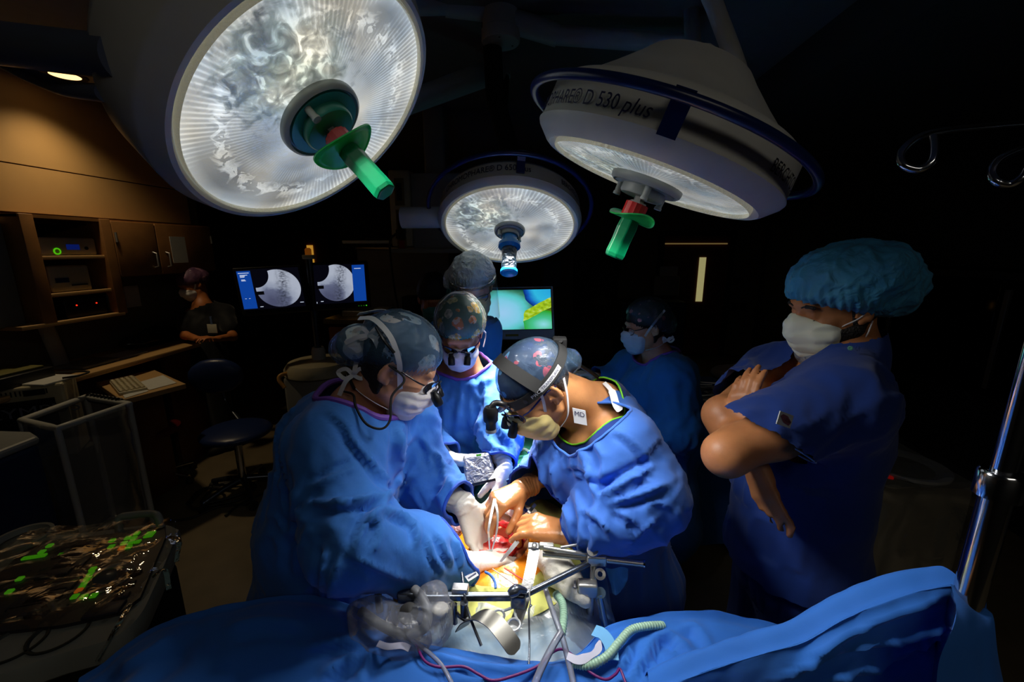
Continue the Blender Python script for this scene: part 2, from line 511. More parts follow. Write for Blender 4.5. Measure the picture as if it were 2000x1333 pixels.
def seg_folds(segs, amp, ft=6.0, fa=2.5, seed=0.0, fine=.3):
    """crease field that runs mostly across the nearest limb segment; segs: (a, b, weight)"""
    def d(V):
        best = np.full(len(V), 1e9); q = np.zeros((len(V), 3)); wt = np.ones(len(V))
        for k, s in enumerate(segs):
            a, b = np.asarray(s[0], float), np.asarray(s[1], float); w = s[2] if len(s) > 2 else 1.0
            ft_ = s[3] if len(s) > 3 else ft; fa_ = s[4] if len(s) > 4 else fa
            ab = b - a; l = np.linalg.norm(ab); ab = ab / l
            t = np.clip((V - a) @ ab, -.05, l + .05); r = V - a - t[:, None] * ab; dist = np.linalg.norm(r, axis=1)
            rn = r / (dist[:, None] + 1e-9)
            m = dist < best
            cc = rn * fa_ + ab * (t * ft_ + 1.1 * rn[:, 2] * min(fa_, 1.0))[:, None] + k * 7.3 + seed
            q[m] = cc[m]; wt[m] = w; best[m] = dist[m]
        wq = q + .55 * np.stack([perlin(q * .5 + 11), perlin(q * .5 + 27), perlin(q * .5 + 41)], 1)
        mk = np.clip(.65 + 1.6 * perlin(V * 4.2 + seed * 3), .25, 1.3)
        rd = 1 - 2.6 * np.abs(perlin(wq)) ** .85
        return wt * amp * (mk * (rd - .25) + fine * mk * (1 - 2.4 * np.abs(perlin(wq * 2.3 + 3)) - .3))
    return d
def px_creases(items):
    """pressed folds running along given lines of the cloth: (outline pixels, height m, half width px)"""
    def d(V, N):
        v = V - _O; z = v @ _fw; X = CXP + FPX * (v @ _rt) / z; Y = CYP + FPX * (v @ _dn) / z
        fc = np.clip(-(N * v).sum(1) / np.linalg.norm(v, axis=1) * 3, 0, 1)
        out = np.zeros(len(V))
        for pts, h, w in items:
            p = spline(np.array(pts, float), 8); best = np.full(len(V), 1e9); sd = np.zeros(len(V)); tt = np.zeros(len(V))
            for i in range(len(p) - 1):
                a, b = p[i], p[i + 1]; ab = b - a; l = ab @ ab + 1e-9
                t = np.clip(((X - a[0]) * ab[0] + (Y - a[1]) * ab[1]) / l, 0, 1)
                dx, dy = X - a[0] - t * ab[0], Y - a[1] - t * ab[1]; e = np.hypot(dx, dy); m = e < best
                best[m] = e[m]; sd[m] = np.sign(ab[0] * dy - ab[1] * dx)[m]; tt[m] = ((i + t) / (len(p) - 1))[m]
            tp = np.clip(np.minimum(tt, 1 - tt) * 5 + .15, 0, 1)
            out += tp * 1.45 * h * (np.exp(-best / (.8 * w)) - .75 * np.exp(-((best * sd - 1.7 * w) / (.9 * w)) ** 2))
        return out * fc
    d.needs_normals = True
    return d
def text_mesh(s, size, mat_, parent, name, fn, align='CENTER', xs=1.0, shear=0.0, font_extr=0.0):
    """flat lettering, each vertex (x, y) placed by fn -> world point"""
    cu = bpy.data.curves.new(name, 'FONT'); cu.body = s; cu.size = size; cu.align_x = align; cu.align_y = 'CENTER'; cu.shear = shear; cu.resolution_u = 4
    ob = bpy.data.objects.new(name, cu); COL.objects.link(ob)
    dg = bpy.context.evaluated_depsgraph_get(); me = bpy.data.meshes.new_from_object(ob.evaluated_get(dg))
    bpy.data.objects.remove(ob); bpy.data.curves.remove(cu)
    bm = bmesh.new(); bm.from_mesh(me)
    bmesh.ops.triangulate(bm, faces=bm.faces[:])
    for v in bm.verts: v.co = Vector(fn(v.co.x * xs, v.co.y))
    bm.to_mesh(me); bm.free()
    me.materials.clear(); me.materials.append(mat_)
    o = bpy.data.objects.new(name, me); COL.objects.link(o)
    if parent is not None: parent_keep(o, parent)
    return o
def frame_from(o, ux, uy):
    """placement function for a flat text: origin, x direction, y direction"""
    o = np.asarray(o, float); ux = np.asarray(ux, float); uy = np.asarray(uy, float)
    return lambda x, y: o + ux * x + uy * y
# ================================================================== the room
def struct(o):
    o['kind'] = 'structure'; return o
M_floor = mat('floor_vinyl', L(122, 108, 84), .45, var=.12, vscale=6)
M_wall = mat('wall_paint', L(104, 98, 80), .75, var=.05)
M_dark = mat('dark_wall_paint', L(62, 60, 54), .8, var=.05)
M_ceil = mat('ceiling_panel', L(120, 122, 126), .7, var=.05)
M_lam = mat('tan_laminate', L(188, 150, 98), .55, var=.06, vscale=3)
M_wood = mat('oak_veneer', L(150, 105, 60), .5, var=.15, vscale=9)
M_browndoor = mat('brown_door_veneer', L(110, 62, 32), .45, var=.2, vscale=5)
M_beige = mat('beige_plastic', L(190, 180, 150), .45)
M_grey = mat('grey_plastic', L(150, 150, 145), .45)
M_white = mat('white_plastic', L(215, 215, 208), .4)
M_black = mat('black_plastic', L(18, 18, 20), .4)
M_blackm = mat('matt_black', L(22, 22, 22), .75)
M_chrome = mat('chrome', L(205, 208, 215), .12, 1.0)
M_steel = mat('brushed_steel', L(186, 186, 184), .34, .78, bump=.08, bscale=200)
M_dsteel = mat('dark_steel', L(104, 110, 120), .27, .85)
M_paper = mat('paper', L(205, 205, 200), .8)
M_navyv = mat('navy_vinyl', L(26, 44, 92), .35)
M_rubber = mat('rubber', L(30, 30, 30), .6)
M_cream = mat('lamp_paint', L(210, 211, 205), .38)
def wall(name, lo, hi, m): return struct(MB().box(lo, hi).build(name, m, smooth=False))
wall('floor', (-6.1, -1.6, -.1), (3.9, 7.7, 0), M_floor)
wall('ceiling', (-6.1, -1.6, 2.95), (1.37, 7.7, 3.05), M_ceil)
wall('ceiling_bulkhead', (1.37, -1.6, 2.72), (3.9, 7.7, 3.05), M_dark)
wall('wall_back', (-6.1, 7.6, 0), (3.9, 7.7, 2.95), M_wall)
wall('wall_left', (-3.65, -1.6, 0), (-3.55, 3.86, 2.95), M_wall)
wall('wall_left_return', (-6.1, 3.86, 0), (-3.31, 3.96, 2.95), M_wall)
wall('wall_left_far', (-6.1, 3.96, 0), (-6.0, 7.6, 2.95), M_wall)
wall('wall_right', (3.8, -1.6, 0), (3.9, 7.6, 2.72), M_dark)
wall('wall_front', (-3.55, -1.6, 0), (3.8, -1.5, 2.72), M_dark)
zs = Px(165, 342, -3.3)[2]
struct(MB().box((-3.55, -1.5, 2.11), (-3.30, 3.86, zs - .004)).box((-3.55, -1.5, zs + .004), (-3.30, 3.86, 2.95)).build('trim_1', M_lam, smooth=False))
struct(MB().box((-3.55, -1.5, 2.05), (-3.42, 3.86, 2.11)).build('trim_2', M_wood, smooth=False))
struct(MB().box((-3.55, -1.5, .9), (-3.535, 3.86, 1.02)).build('baseboard_left', M_wood, smooth=False)) if False else None
# recessed downlight
dl = Ph(127, 147, 2.95)
t = thing('ceiling_downlight', tuple(dl), 'small round recessed downlight glowing warm above the tan panelled wall', 'ceiling light')
MB().lathe([(.075, -.004), (.105, -.006), (.11, 0), (.075, 0)], dl, A(0, 0, 1), 40).build('trim_ring', M_black, t)
MB().lathe([(1e-4, -.002), (.075, -.003)], dl, A(0, 0, 1), 40).build('diffuser', mat('warm_diffuser', L(255, 220, 160), .5, emit=L(255, 205, 135), estr=2.2), t)
bpy.data.objects['downlight_beam'].location = (dl[0], dl[1], 2.93)
t = thing('added_fill_panel', (.72, -1.05, 2.95), 'added out-of-view rectangular fill panel on the ceiling near the front wall', 'ceiling light')  # added fixture out of view, its glowing face goes with the fill light
MB().box((.12, -1.35, 2.93), (1.32, -.75, 2.949), bev=.004).build('fill_panel_frame', M_white, t)
MB().box((.15, -1.32, 2.927), (1.29, -.78, 2.931)).build('diffuser', mat('fill_panel_face', L(230, 225, 210), .6, emit=L(255, 240, 210), estr=.5), t, smooth=False)
# doors
def door(name, x0, x1, zt, m, Y=7.6, handle=None):
    d = MB().box((x0, Y - .05, .01), (x1, Y - .005, zt)).build(name, m, smooth=False); struct(d)
    f = MB()
    for a, b in ((x0 - .09, x0), (x1, x1 + .09)): f.box((a, Y - .07, 0), (b, Y - .002, zt + .09))
    f.box((x0, Y - .07, zt), (x1, Y - .002, zt + .09)).build('door_frame', M_blackm, d, smooth=False)
    return d
d1 = door('door_1', Py(1297, 470, 7.6)[0], Py(1424, 470, 7.6)[0], Py(1350, 461, 7.6)[2], M_browndoor)
a, b = Py(1373, 503, 7.55), Py(1364, 589, 7.55)
x0 = (a[0] + b[0]) / 2
M_lit = mat('lit_corridor_glass', L(200, 190, 130), .3, emit=L(215, 205, 140), estr=.42)
MB().box((x0 - .055, 7.535, b[2]), (x0 + .055, 7.548, a[2])).build('window_pane', M_lit, d1, smooth=False)
MB().box((Py(1300, 461, 7.55)[0], 7.53, a[2] + .22), (Py(1422, 461, 7.55)[0], 7.55, a[2] + .24)).build('light_gap', mat('door_gap_light', L(150, 130, 80), .5, emit=L(190, 160, 95), estr=.22), d1, smooth=False)
MB().cyl((x0 - .8, 7.50, 1.02), (x0 - .62, 7.50, 1.02), .012).cyl((x0 - .8, 7.56, 1.02), (x0 - .8, 7.50, 1.02), .012).build('door_handle', M_steel, d1)
d2 = door('door_2', Py(500, 470, 7.6)[0], Py(645, 470, 7.6)[0], 2.2, M_browndoor)
MB().box((Py(604, 500, 7.5)[0] - .05, 7.53, 1.62), (Py(604, 500, 7.5)[0] + .06, 7.55, 1.95)).build('window_pane', mat('amber_glass', L(230, 160, 50), .4, emit=L(235, 170, 60), estr=.5), d2, smooth=False)
MB().cyl((-5.3, 7.5, 1.02), (-5.15, 7.5, 1.02), .012).cyl((-5.3, 7.56, 1.02), (-5.3, 7.5, 1.02), .012).build('door_handle', M_steel, d2)
# ------------------------------------------------------------------ flat helpers
def quad_uv(name, o, ux, uy, m, parent):
    o, ux, uy = map(lambda v: np.asarray(v, float), (o, ux, uy))
    ob = link_mesh(name, [o, o + ux, o + ux + uy, o + uy], [(0, 1, 2, 3)], m, parent, smooth=False)
    uv = ob.data.uv_layers.new(name='UVMap')
    for i, c in enumerate(((0, 0), (1, 0), (1, 1), (0, 1))): uv.data[i].uv = c
    return ob
def obox(o, ux, uy, uz):
    """oriented box from corner o with edge vectors"""
    o, ux, uy, uz = map(lambda v: np.asarray(v, float), (o, ux, uy, uz))
    return MB().add([o, o + ux, o + ux + uy, o + uy, o + uz, o + ux + uz, o + ux + uy + uz, o + uy + uz],
                    [(3, 2, 1, 0), (4, 5, 6, 7), (0, 1, 5, 4), (1, 2, 6, 5), (2, 3, 7, 6), (3, 0, 4, 7)])
def screen_mat(name, paint, strength=1.0):
    t = NT(name); c = t.new('TexCoord'); s = t.new('SeparateXYZ'); t.link(c.outputs['UV'], s.inputs[0])
    col = paint(t, c.outputs['UV'], s.outputs[0], s.outputs[1])
    t.set(Base_Color=(.01, .01, .012, 1), Roughness=.25)
    t.link(col, t.b.inputs['Emission Color']); t.b.inputs['Emission Strength'].default_value = strength
    return t.m
def box_mask(t, u, v, x0, x1, y0, y1):
    a = t.math('MULTIPLY', t.math('GREATER_THAN', u, x0), t.math('LESS_THAN', u, x1))
    b = t.math('MULTIPLY', t.math('GREATER_THAN', v, y0), t.math('LESS_THAN', v, y1))
    return t.math('MULTIPLY', a, b)
def disc_d(t, u, v, cx, cy, rx, ry):
    a = t.math('DIVIDE', t.math('SUBTRACT', u, cx), rx); b = t.math('DIVIDE', t.math('SUBTRACT', v, cy), ry)
    return t.math('SQRT', t.math('ADD', t.math('MULTIPLY', a, a), t.math('MULTIPLY', b, b)))
def xray_paint(bar0, bar1, cx, cy, rx, ry, text_rows):
    def paint(t, uv, u, v):
        d = disc_d(t, u, v, cx, cy, rx, ry); inside = t.math('LESS_THAN', d, 1.0)
        notch = disc_d(t, u, v, cx - rx * .95, cy + ry * .78, rx * .62, ry * .70)
        inside = t.math('MULTIPLY', inside, t.math('GREATER_THAN', notch, 1.0))
        n = t.new('TexNoise', Scale=6.0, Detail=6.0); t.link(uv, n.inputs['Vector'])
        low = disc_d(t, u, v, cx - rx * .35, cy - ry * .75, rx * .9, ry * .85)
        base = t.ramp(t.math('ADD', t.math('MULTIPLY', low, .55), t.math('MULTIPLY', n.outputs['Fac'], .35)), [(.25, L(70, 74, 100)), (.6, L(92, 98, 124)), (.72, L(140, 148, 168)), (1.0, L(165, 172, 188))])
        n2 = t.new('TexNoise', Scale=22.0, Detail=5.0); t.link(uv, n2.inputs['Vector'])
        spine = t.math('SUBTRACT', 1.0, t.math('MULTIPLY', t.math('ABSOLUTE', t.math('SUBTRACT', u, t.math('ADD', cx + rx * .2, t.math('MULTIPLY', t.math('SUBTRACT', v, cy), .10)))), 5.5 / rx * .45))
        sp = t.math('MULTIPLY', t.math('MAXIMUM', spine, 0.0), t.ramp(n2.outputs['Fac'], [(.35, (1, 1, 1, 1)), (.62, (.1, .1, .1, 1))]))
        col = t.mix(sp, base, L(48, 52, 66))
        col = t.mix(inside, (.0015, .0015, .004, 1), col)
        cath = box_mask(t, u, v, cx - rx * 1.1, cx - rx * .68, cy - ry * .30, cy - ry * .12)
        col = t.mix(cath, col, (.001, .001, .002, 1))
        col = t.mix(box_mask(t, u, v, bar0, bar1, .03, .97), col, L(12, 62, 150))
        for (a, b, c, e) in text_rows: col = t.mix(box_mask(t, u, v, a, b, c, e), col, L(205, 215, 235))
        return col
    return paint
def monitor(name, label, cat, bl, br, tl, th, m_bez, bez, smat, back=True, group=None, brand=None, extra=None):
    """flat monitor from its front corners; th = thickness backwards"""
    bl, br, tl = map(lambda q: np.asarray(q, float), (bl, br, tl))
    ux, uy = br - bl, tl - bl; n = nrm(np.cross(ux, uy))
    if n @ (np.asarray(_O) - bl) < 0: n = -n
    t = thing(name, tuple(bl), label, cat, group)
    ex, ey = nrm(ux), nrm(uy); w, h = np.linalg.norm(ux), np.linalg.norm(uy)
    b = obox(bl - n * th, ux, uy, n * th).build('casing', m_bez, t, smooth=False, bevel=.006)
    l, r_, bt, tp = bez
    quad_uv('screen', bl + ex * l + ey * bt + n * .003, ex * (w - l - r_), ey * (h - bt - tp), smat, t)
    return t, n, ex, ey, w, h
# ------------------------------------------------------------------ x-ray viewing station
sm1 = screen_mat('xray_screen_wide', xray_paint(.01, .225, .62, .50, .36, .47, [(.03, .2, .91, .925), (.05, .17, .86, .875), (.05, .13, .835, .85), (.05, .12, .81, .825), (.06, .12, .745, .76), (.06, .13, .72, .735), (.06, .085, .28, .29), (.12, .145, .28, .29), (.27, .32, .055, .07), (.92, .98, .10, .115)]))
sm2 = screen_mat('xray_screen_second', xray_paint(.745, .99, .42, .53, .36, .47, [(.79, .92, .87, .885), (.1, .15, .06, .075), (.02, .03, .02, .06)]))
monitor('xray_monitor', 'black monitor with blue strip on its left showing a spine x-ray', 'monitor', P(473, 617, 2.95), P(605, 607, 3.05), P(453, 524, 2.95), .06, M_black, (.018, .018, .035, .018), sm1, group=None)
tB, n_, ex, ey, w_, h_ = monitor('xray_monitor', 'black monitor with blue strip on its right showing a spine x-ray', 'monitor', P(613, 606, 3.05), P(723, 600, 3.12), P(606, 513, 3.05), .06, M_black, (.018, .018, .04, .022), sm2)
q = P(716, 597, 3.115)
for k in range(4):
    MB().lathe([(1e-4, .006), (.004, .006), (.004, 0)], q - ex * (.018 * k) + n_ * .004, n_, 12).build('indicator_light', mat('green_led' if k == 0 else 'dim_led', L(60, 190, 40) if k == 0 else L(30, 60, 60), .4, emit=L(80, 220, 40), estr=.8 if k == 0 else .1), tB)
st = P(612, 660, 3.12)
base = Ph(612, 722, .78)
t = thing('monitor_cart', (st[0], st[1], 0), 'pale wheeled cart carrying the two x-ray monitors on a dark post', 'cart')
def zline(px, y, q):  # point at same plan position as q but at the height seen at pixel row y
    r = ray(px, y); s_ = math.hypot(q[0], q[1]) / math.hypot(r[0], r[1]); return A(q[0], q[1], CAMH + r[2] * s_)
zt, zm, zb = zline(612, 512, st)[2], zline(612, 682, st)[2], zline(612, 712, st)[2]
c0 = A(st[0], st[1], 0)
MB().cyl(c0 + A(0, .05, zm), c0 + A(0, .05, zt + .02), .024).build('post', M_dsteel, t)
MB().lathe([(.05, 0), (.05, .10), (.042, .13), (1e-4, .13)], c0 + A(0, .05, zb - .01), A(0, 0, 1), 24).build('post_socket', M_white, t)
MB().lathe([(1e-4, .03), (.13, .03), (.22, .012), (.25, -.03), (.25, -.07), (1e-4, -.07)], c0 + A(0, .05, zb), A(0, 0, 1), 48).build('cart_top', M_beige, t)
MB().box(c0 + A(-.2, -.13, .14), c0 + A(.2, .23, zb - .07), bev=.03).build('cart_body', M_grey, t)
hq = [P(556, 758, 3.0), P(545, 742, 3.0), P(552, 732, 3.02), P(585, 728, 3.08)]
MB().tube(spline(hq, 8), .014).build('handle', mat('amber_plastic', L(205, 150, 70), .45), t)
for sx in (-1, 1):
    for sy in (-.1, .2):
        cw = MB().cyl(c0 + A(sx * .17 - .015, sy, .06), c0 + A(sx * .17 + .015, sy, .06), .06).build('castor', M_rubber, t)
        MB().cyl(c0 + A(sx * .17, sy, .06), c0 + A(sx * .17, sy, .2), .012).build('castor_stem', M_dsteel, cw)
MB().box(c0 + A(-.035, .02, zt + .02), c0 + A(.035, .08, zt + .05), bev=.006).build('beacon_base', M_beige, t)
MB().lathe([(.022, 0), (.022, .04), (.012, .05), (1e-4, .05)], c0 + A(0, .05, zt + .05), A(0, 0, 1), 20).build('beacon', mat('orange_beacon', L(190, 110, 30), .2, emit=L(220, 120, 30), estr=.12), t)
# ------------------------------------------------------------------ endoscopy monitor with the green picture
def endo_paint(t, uv, u, v):
    n = t.new('TexNoise', Scale=3.2, Detail=5.0); t.link(uv, n.inputs['Vector']); nf = t.math('MULTIPLY', t.math('SUBTRACT', n.outputs['Fac'], .5), .25)
    d = t.math('ADD', disc_d(t, u, v, .30, .42, .55, .75), nf)
    col = t.ramp(d, [(.0, L(150, 200, 235)), (.42, L(125, 200, 225)), (.62, L(85, 195, 195)), (.80, L(60, 130, 105)), (.93, L(5, 75, 55)), (1.08, L(3, 40, 35))])
    d2 = t.math('ADD', disc_d(t, u, v, 1.02, 1.02, .42, .62), nf)
    blue = t.ramp(d2, [(.1, L(30, 160, 215)), (.6, L(45, 180, 220)), (.85, L(15, 90, 185)), (1.0, L(3, 30, 110))])
    col = t.mix(t.math('LESS_THAN', d2, 1.0), col, blue)
    ln = t.math('ADD', t.math('SUBTRACT', v, t.math('ADD', .30, t.math('MULTIPLY', t.math('SUBTRACT', u, .62), .85))), t.math('MULTIPLY', nf, .35))
    right = t.math('GREATER_THAN', u, t.math('ADD', .60, t.math('MULTIPLY', nf, .5)))
    st_ = t.new('TexNoise', Scale=14.0, Detail=3.0); t.link(uv, st_.inputs['Vector'])
    yel = t.ramp(st_.outputs['Fac'], [(.3, L(120, 150, 10)), (.55, L(165, 200, 30)), (.75, L(190, 215, 130))])
    col = t.mix(t.math('MULTIPLY', right, t.math('LESS_THAN', ln, .18)), col, yel)
    d3 = t.math('ADD', disc_d(t, u, v, .88, .12, .34, .36), nf)
    grn = t.ramp(d3, [(.0, L(140, 215, 225)), (.45, L(70, 190, 140)), (.9, L(40, 160, 30)), (1.2, L(70, 95, 5))])
    col = t.mix(t.math('MULTIPLY', right, t.math('LESS_THAN', ln, -.08)), col, grn)
    return col
M_offw = mat('off_white_casing', L(205, 205, 200), .4)
t, n_, ex, ey, w_, h_ = monitor('endoscopy_monitor', 'pale framed monitor showing a bright green and cyan camera picture', 'monitor', P(940, 665, 2.9), P(1084, 662, 2.9), P(936, 562, 2.9), .05, M_offw, (.016, .018, .07, .022), screen_mat('endoscopy_screen', endo_paint, 1.0))
bl = P(940, 665, 2.9)
b = obox(bl + ex * .01 + ey * .065 + n_ * .001, ex * (w_ - .022), ey * (h_ - .075), n_ * .0012).build('bezel', M_black, t, smooth=False)
obox(bl + ex * .09 + ey * .018 + n_ * .001, ex * .045, ey * .022, n_ * .002).build('blue_sticker', mat('blue_sticker', L(20, 45, 130), .5), t, smooth=False)
obox(bl + ex * .17 + ey * .022 + n_ * .001, ex * .09, ey * .016, n_ * .002).build('yellow_sticker', mat('yellow_sticker', L(170, 140, 25), .5), t, smooth=False)
q = bl + ex * w_ * .5 - n_ * .1
MB().cyl(q + ey * .15, A(q[0], q[1], .9), .025).box(A(q[0] - .22, q[1] - .02, .02), A(q[0] + .22, q[1] + .36, .9), bev=.02).build('stand', M_blackm, t)
# ------------------------------------------------------------------ ceiling service column with sockets
q0 = P(766, 482, 3.3)
t = thing('service_column', (q0[0] + .2, q0[1] + .2, 2.95), 'pale ceiling hung service column with wall sockets and a plugged cable', 'service column')
zt_, zb_ = P(766, 338, 3.3)[2], q0[2]
x0, y0 = q0[0], q0[1]
MB().box((x0, y0, zb_), (x0 + .165, y0 + .30, zt_), bev=.012).build('socket_panel', mat('column_cream', L(200, 190, 160), .45), t)
MB().box((x0 + .165, y0 + .02, zb_ - .02), (x0 + .62, y0 + .40, zt_ - .02), bev=.012).build('column_body', M_grey, t)
MB().box((x0 + .25, y0 + .12, zt_ - .03), (x0 + .42, y0 + .29, 2.95), bev=.02).build('drop_tube', M_grey, t)
MB().box((x0 - .02, y0 - .03, zb_ - .05), (x0 + .75, y0 + .42, zb_ - .015), bev=.008).build('shelf', M_grey, t)
for k, (z, hh) in enumerate(((zt_ - .16, .20), (zt_ - .38, .18), (zt_ - .56, .12))):
    f = MB().box((x0 + .045, y0 - .006, z - hh / 2), (x0 + .12, y0 + .002, z + hh / 2), bev=.003).build('socket_plate', mat('plate_gold', L(140, 118, 70), .35, .6), t)
    MB().box((x0 + .06, y0 - .010, z - hh * .32), (x0 + .105, y0 - .004, z + hh * .32), bev=.002).build('socket', M_black if k < 2 else mat('red_socket', L(150, 30, 25), .4), f)
MB().box((x0 + .05, y0 - .05, zb_ + .06), (x0 + .12, y0 - .008, zb_ + .13), bev=.008).build('plug', M_rubber, t)
MB().tube(spline([A(x0 + .05, y0 - .04, zb_ + .10), A(x0 + .0, y0 - .05, zb_ + .02), A(x0 + .01, y0 - .04, zb_ - .3), A(x0 + .02, y0 + .02, zb_ - .55)], 12), .008).build('power_cord', M_rubber, t)
# shelf tray left of the column
q = P(668, 473, 3.4)
t = thing('wall_rail_tray', tuple(q), 'narrow pale tray left of the service column', 'tray')
MB().box(q + A(0, 0, -.012), q + A(.40, .2, .012), bev=.005).build('tray', M_white, t)
MB().box(q + A(.18, .03, .012), q + A(.33, .15, .04), bev=.006).build('black_adapter', M_black, t)
# panel and back counter
q = Py(696, 488, 5.2); q2 = Py(878, 572, 5.2)
t = thing('steel_splash_panel', (q[0], 5.2, q2[2]), 'pale grey panel standing behind the back counter', 'panel')
MB().box((q[0], 5.2, .02), (q2[0], 5.24, q[2]), bev=.01).build('panel', M_grey, t)
MB().box((q[0] - .01, 5.18, q[2]), (q2[0] + .01, 5.25, q[2] + .03), bev=.005).build('top_rail', M_steel, t)
q = Py(640, 622, 4.6); q2 = Py(845, 622, 4.6)
t = thing('back_counter', (q[0], 4.6, 0), 'dark cabinet with metal trimmed worktop under the grey panel', 'counter')
MB().box((q[0], 4.6, .0), (q2[0], 5.18, q[2] - .06)).build('cabinet_body', M_browndoor, t, smooth=False)
MB().box((q[0] - .03, 4.55, q[2] - .06), (q2[0] + .03, 5.2, q[2]), bev=.006).build('worktop', mat('worktop_metal', L(150, 130, 90), .3, .8), t)
for k in range(2):
    xa = q[0] + .02 + k * (q2[0] - q[0]) / 2; xb = xa + (q2[0] - q[0]) / 2 - .04
    d = MB().box((xa, 4.58, .1), (xb, 4.6, q[2] - .1)).build('door', M_browndoor, t, smooth=False)
    MB().tube([(xb - .05, 4.58, .7), (xb - .05, 4.55, .7), (xb - .05, 4.55, .82), (xb - .05, 4.58, .82)], .006).build('handle', M_steel, d)
for k, (px, w, h, m_, lb) in enumerate(((690, .26, .07, M_steel, 'low metal box on the back counter, left of the white box'), (745, .18, .10, M_white, 'small white box in the middle of the back counter'), (800, .16, .24, M_blackm, 'tall black bin at the right end of the back counter'))):
    c = Py(px, 600, 4.75)
    o_ = MB().box((c[0] - w / 2, 4.72, q[2]), (c[0] + w / 2, 4.95, q[2] + h), bev=.008)
    tag(o_.build(('metal_case', 'supply_box', 'black_bin')[k], m_), lb, ('case', 'box', 'bin')[k])
# wall notices right of the endoscopy screen
q, q2 = Py(1125, 490, 7.58), Py(1200, 632, 7.58)
t = thing('notice_board', (q[0], 7.58, q2[2]), 'dark glass notice board on the back wall left of the brown door', 'notice board')
MB().box((q[0], 7.55, q2[2]), (q2[0], 7.595, q[2])).build('board', mat('dark_glass', L(40, 42, 45), .12), t, smooth=False)
MB().box((q[0] - .03, 7.54, q2[2] - .03), (q2[0] + .03, 7.6, q2[2])).box((q[0] - .03, 7.54, q[2]), (q2[0] + .03, 7.6, q[2] + .03)).box((q[0] - .03, 7.54, q2[2]), (q[0], 7.6, q[2])).box((q2[0], 7.54, q2[2]), (q2[0] + .03, 7.6, q[2])).build('frame', M_blackm, t, smooth=False)
xc = (q[0] + q2[0]) / 2
MB().tube(spline([A(xc - .26, 7.54, q[2] - .36), A(xc - .2, 7.54, q[2] - .1), A(xc, 7.54, q[2] - .04), A(xc + .2, 7.54, q[2] - .1), A(xc + .28, 7.54, q[2] - .36)], 8), .012, flat=.4).build('reflected_arc', M_grey, t)  # arc reflected in the board's glass, modelled as a grey tube
q, q2 = Py(1062, 510, 7.58), Py(1095, 560, 7.58)
tag(MB().box((q[0], 7.58, q2[2]), (q2[0], 7.597, q[2])).build('wall_poster', mat('dim_blue_paper', L(95, 110, 140), .7), smooth=False), 'pale blue paper poster beside the dark notice board', 'poster')
q, q2 = Py(1279, 540, 7.3), Py(1325, 578, 7.3)
t = thing('document_holder', (q[0], 7.3, q2[2]), 'grey wall holder with papers left of the brown door', 'document holder')
MB().box((q[0], 7.3, q2[2]), (q2[0], 7.5, q[2]), bev=.01).build('holder', M_grey, t)
MB().box((q[0] + .1, 7.38, q[2] - .05), (q2[0] - .02, 7.40, q[2] + .16)).build('papers', M_paper, t, smooth=False)
MB().box((q[0] + .05, 7.48, q2[2] - .3), (q2[0] - .05, 7.6, q2[2] + .1)).build('bracket', M_blackm, t, smooth=False)
q, q2 = Py(1215, 590, 6.8), Py(1335, 680, 6.8)
t = thing('linen_cart', (q[0], 6.8, 0), 'tall blue covered cart behind the gowned nurse', 'cart')
MB().box((q[0], 6.8, .12), (q2[0], 7.3, q[2]), bev=.03).build('cover', mat('dark_blue_cover', L(22, 50, 92), .7), t)
for sx in (q[0] + .08, q2[0] - .08):
    for sy in (6.9, 7.2): MB().cyl((sx - .02, sy, .06), (sx + .02, sy, .06), .06).cyl((sx, sy, .06), (sx, sy, .14), .012).build('castor', M_rubber, t)
q = Py(1440, 548, 7.58)
t = thing('wall_switch', tuple(q), 'round dark wall button right of the brown door', 'switch')
MB().lathe([(1e-4, -.02), (.05, -.02), (.07, 0)], q + A(0, .02, 0), A(0, 1, 0), 24).build('button', M_black, t)
for k, px in enumerate((1432, 1452)):
    q = Py(px, 600, 7.58); tag(MB().box(q + A(-.05, -.01, -.07), q + A(.05, .018, .07), bev=.006).build('wall_plate', M_black), ('dark wall plate below the round button, nearer the brown door', 'dark wall plate below the round button, farther from the brown door')[k], 'switch plate', 'dark wall plates by the door')
# low dark desk behind the surgeon
q, q2 = Py(1095, 640, 6.2), Py(1235, 735, 6.2)
t = thing('dark_desk', (q[0], 6.2, 0), 'low dark desk against the back wall under the notice board', 'desk')
MB().box((q[0], 6.2, q[2] - .04), (q2[0], 6.9, q[2]), bev=.004).build('desk_top', M_blackm, t)
for xa in (q[0], q2[0] - .05): MB().box((xa, 6.22, 0), (xa + .05, 6.88, q[2] - .04)).build('leg', M_blackm, t, smooth=False)
# ================================================================== left wall
XF = -3.1
def wy(px, py, X=XF): q = Px(px, py, X); return q[1], q[2]
ya, _ = wy(41, 430); yb = wy(68, 540)[0]
yL, yR = wy(62, 530)[0], wy(235, 560)[0]; zB = wy(252, 611)[1]; zT = 2.09
t = thing('open_shelf_unit', (-3.54, yL, zB), 'open oak shelf unit on the left wall holding pale recorders', 'shelf unit')
for a, b in ((yL, yL + .075), (yR - .05, yR + .02)):
    MB().box((-3.54, a, zB), (XF, b, zT), bev=.004).build('side_panel', M_wood, t)
zs = [wy(210, 640)[1] if False else zB, wy(170, 572)[1], wy(150, 503)[1]]
for k, z in enumerate(zs):
    MB().box((-3.54, yL - (.12 if k == 0 else -.06), z - .012), (XF - (.0 if k == 0 else .02), yR, z + .012), bev=.003).build('shelf', M_lam, t)
MB().box((-3.54, yL, zT - .02), (XF - .01, yR, zT)).build('top_panel', M_wood, t, smooth=False)
MB().box((-3.548, yL, zB), (-3.54, yR, zT)).build('back_panel', M_dark, t, smooth=False)
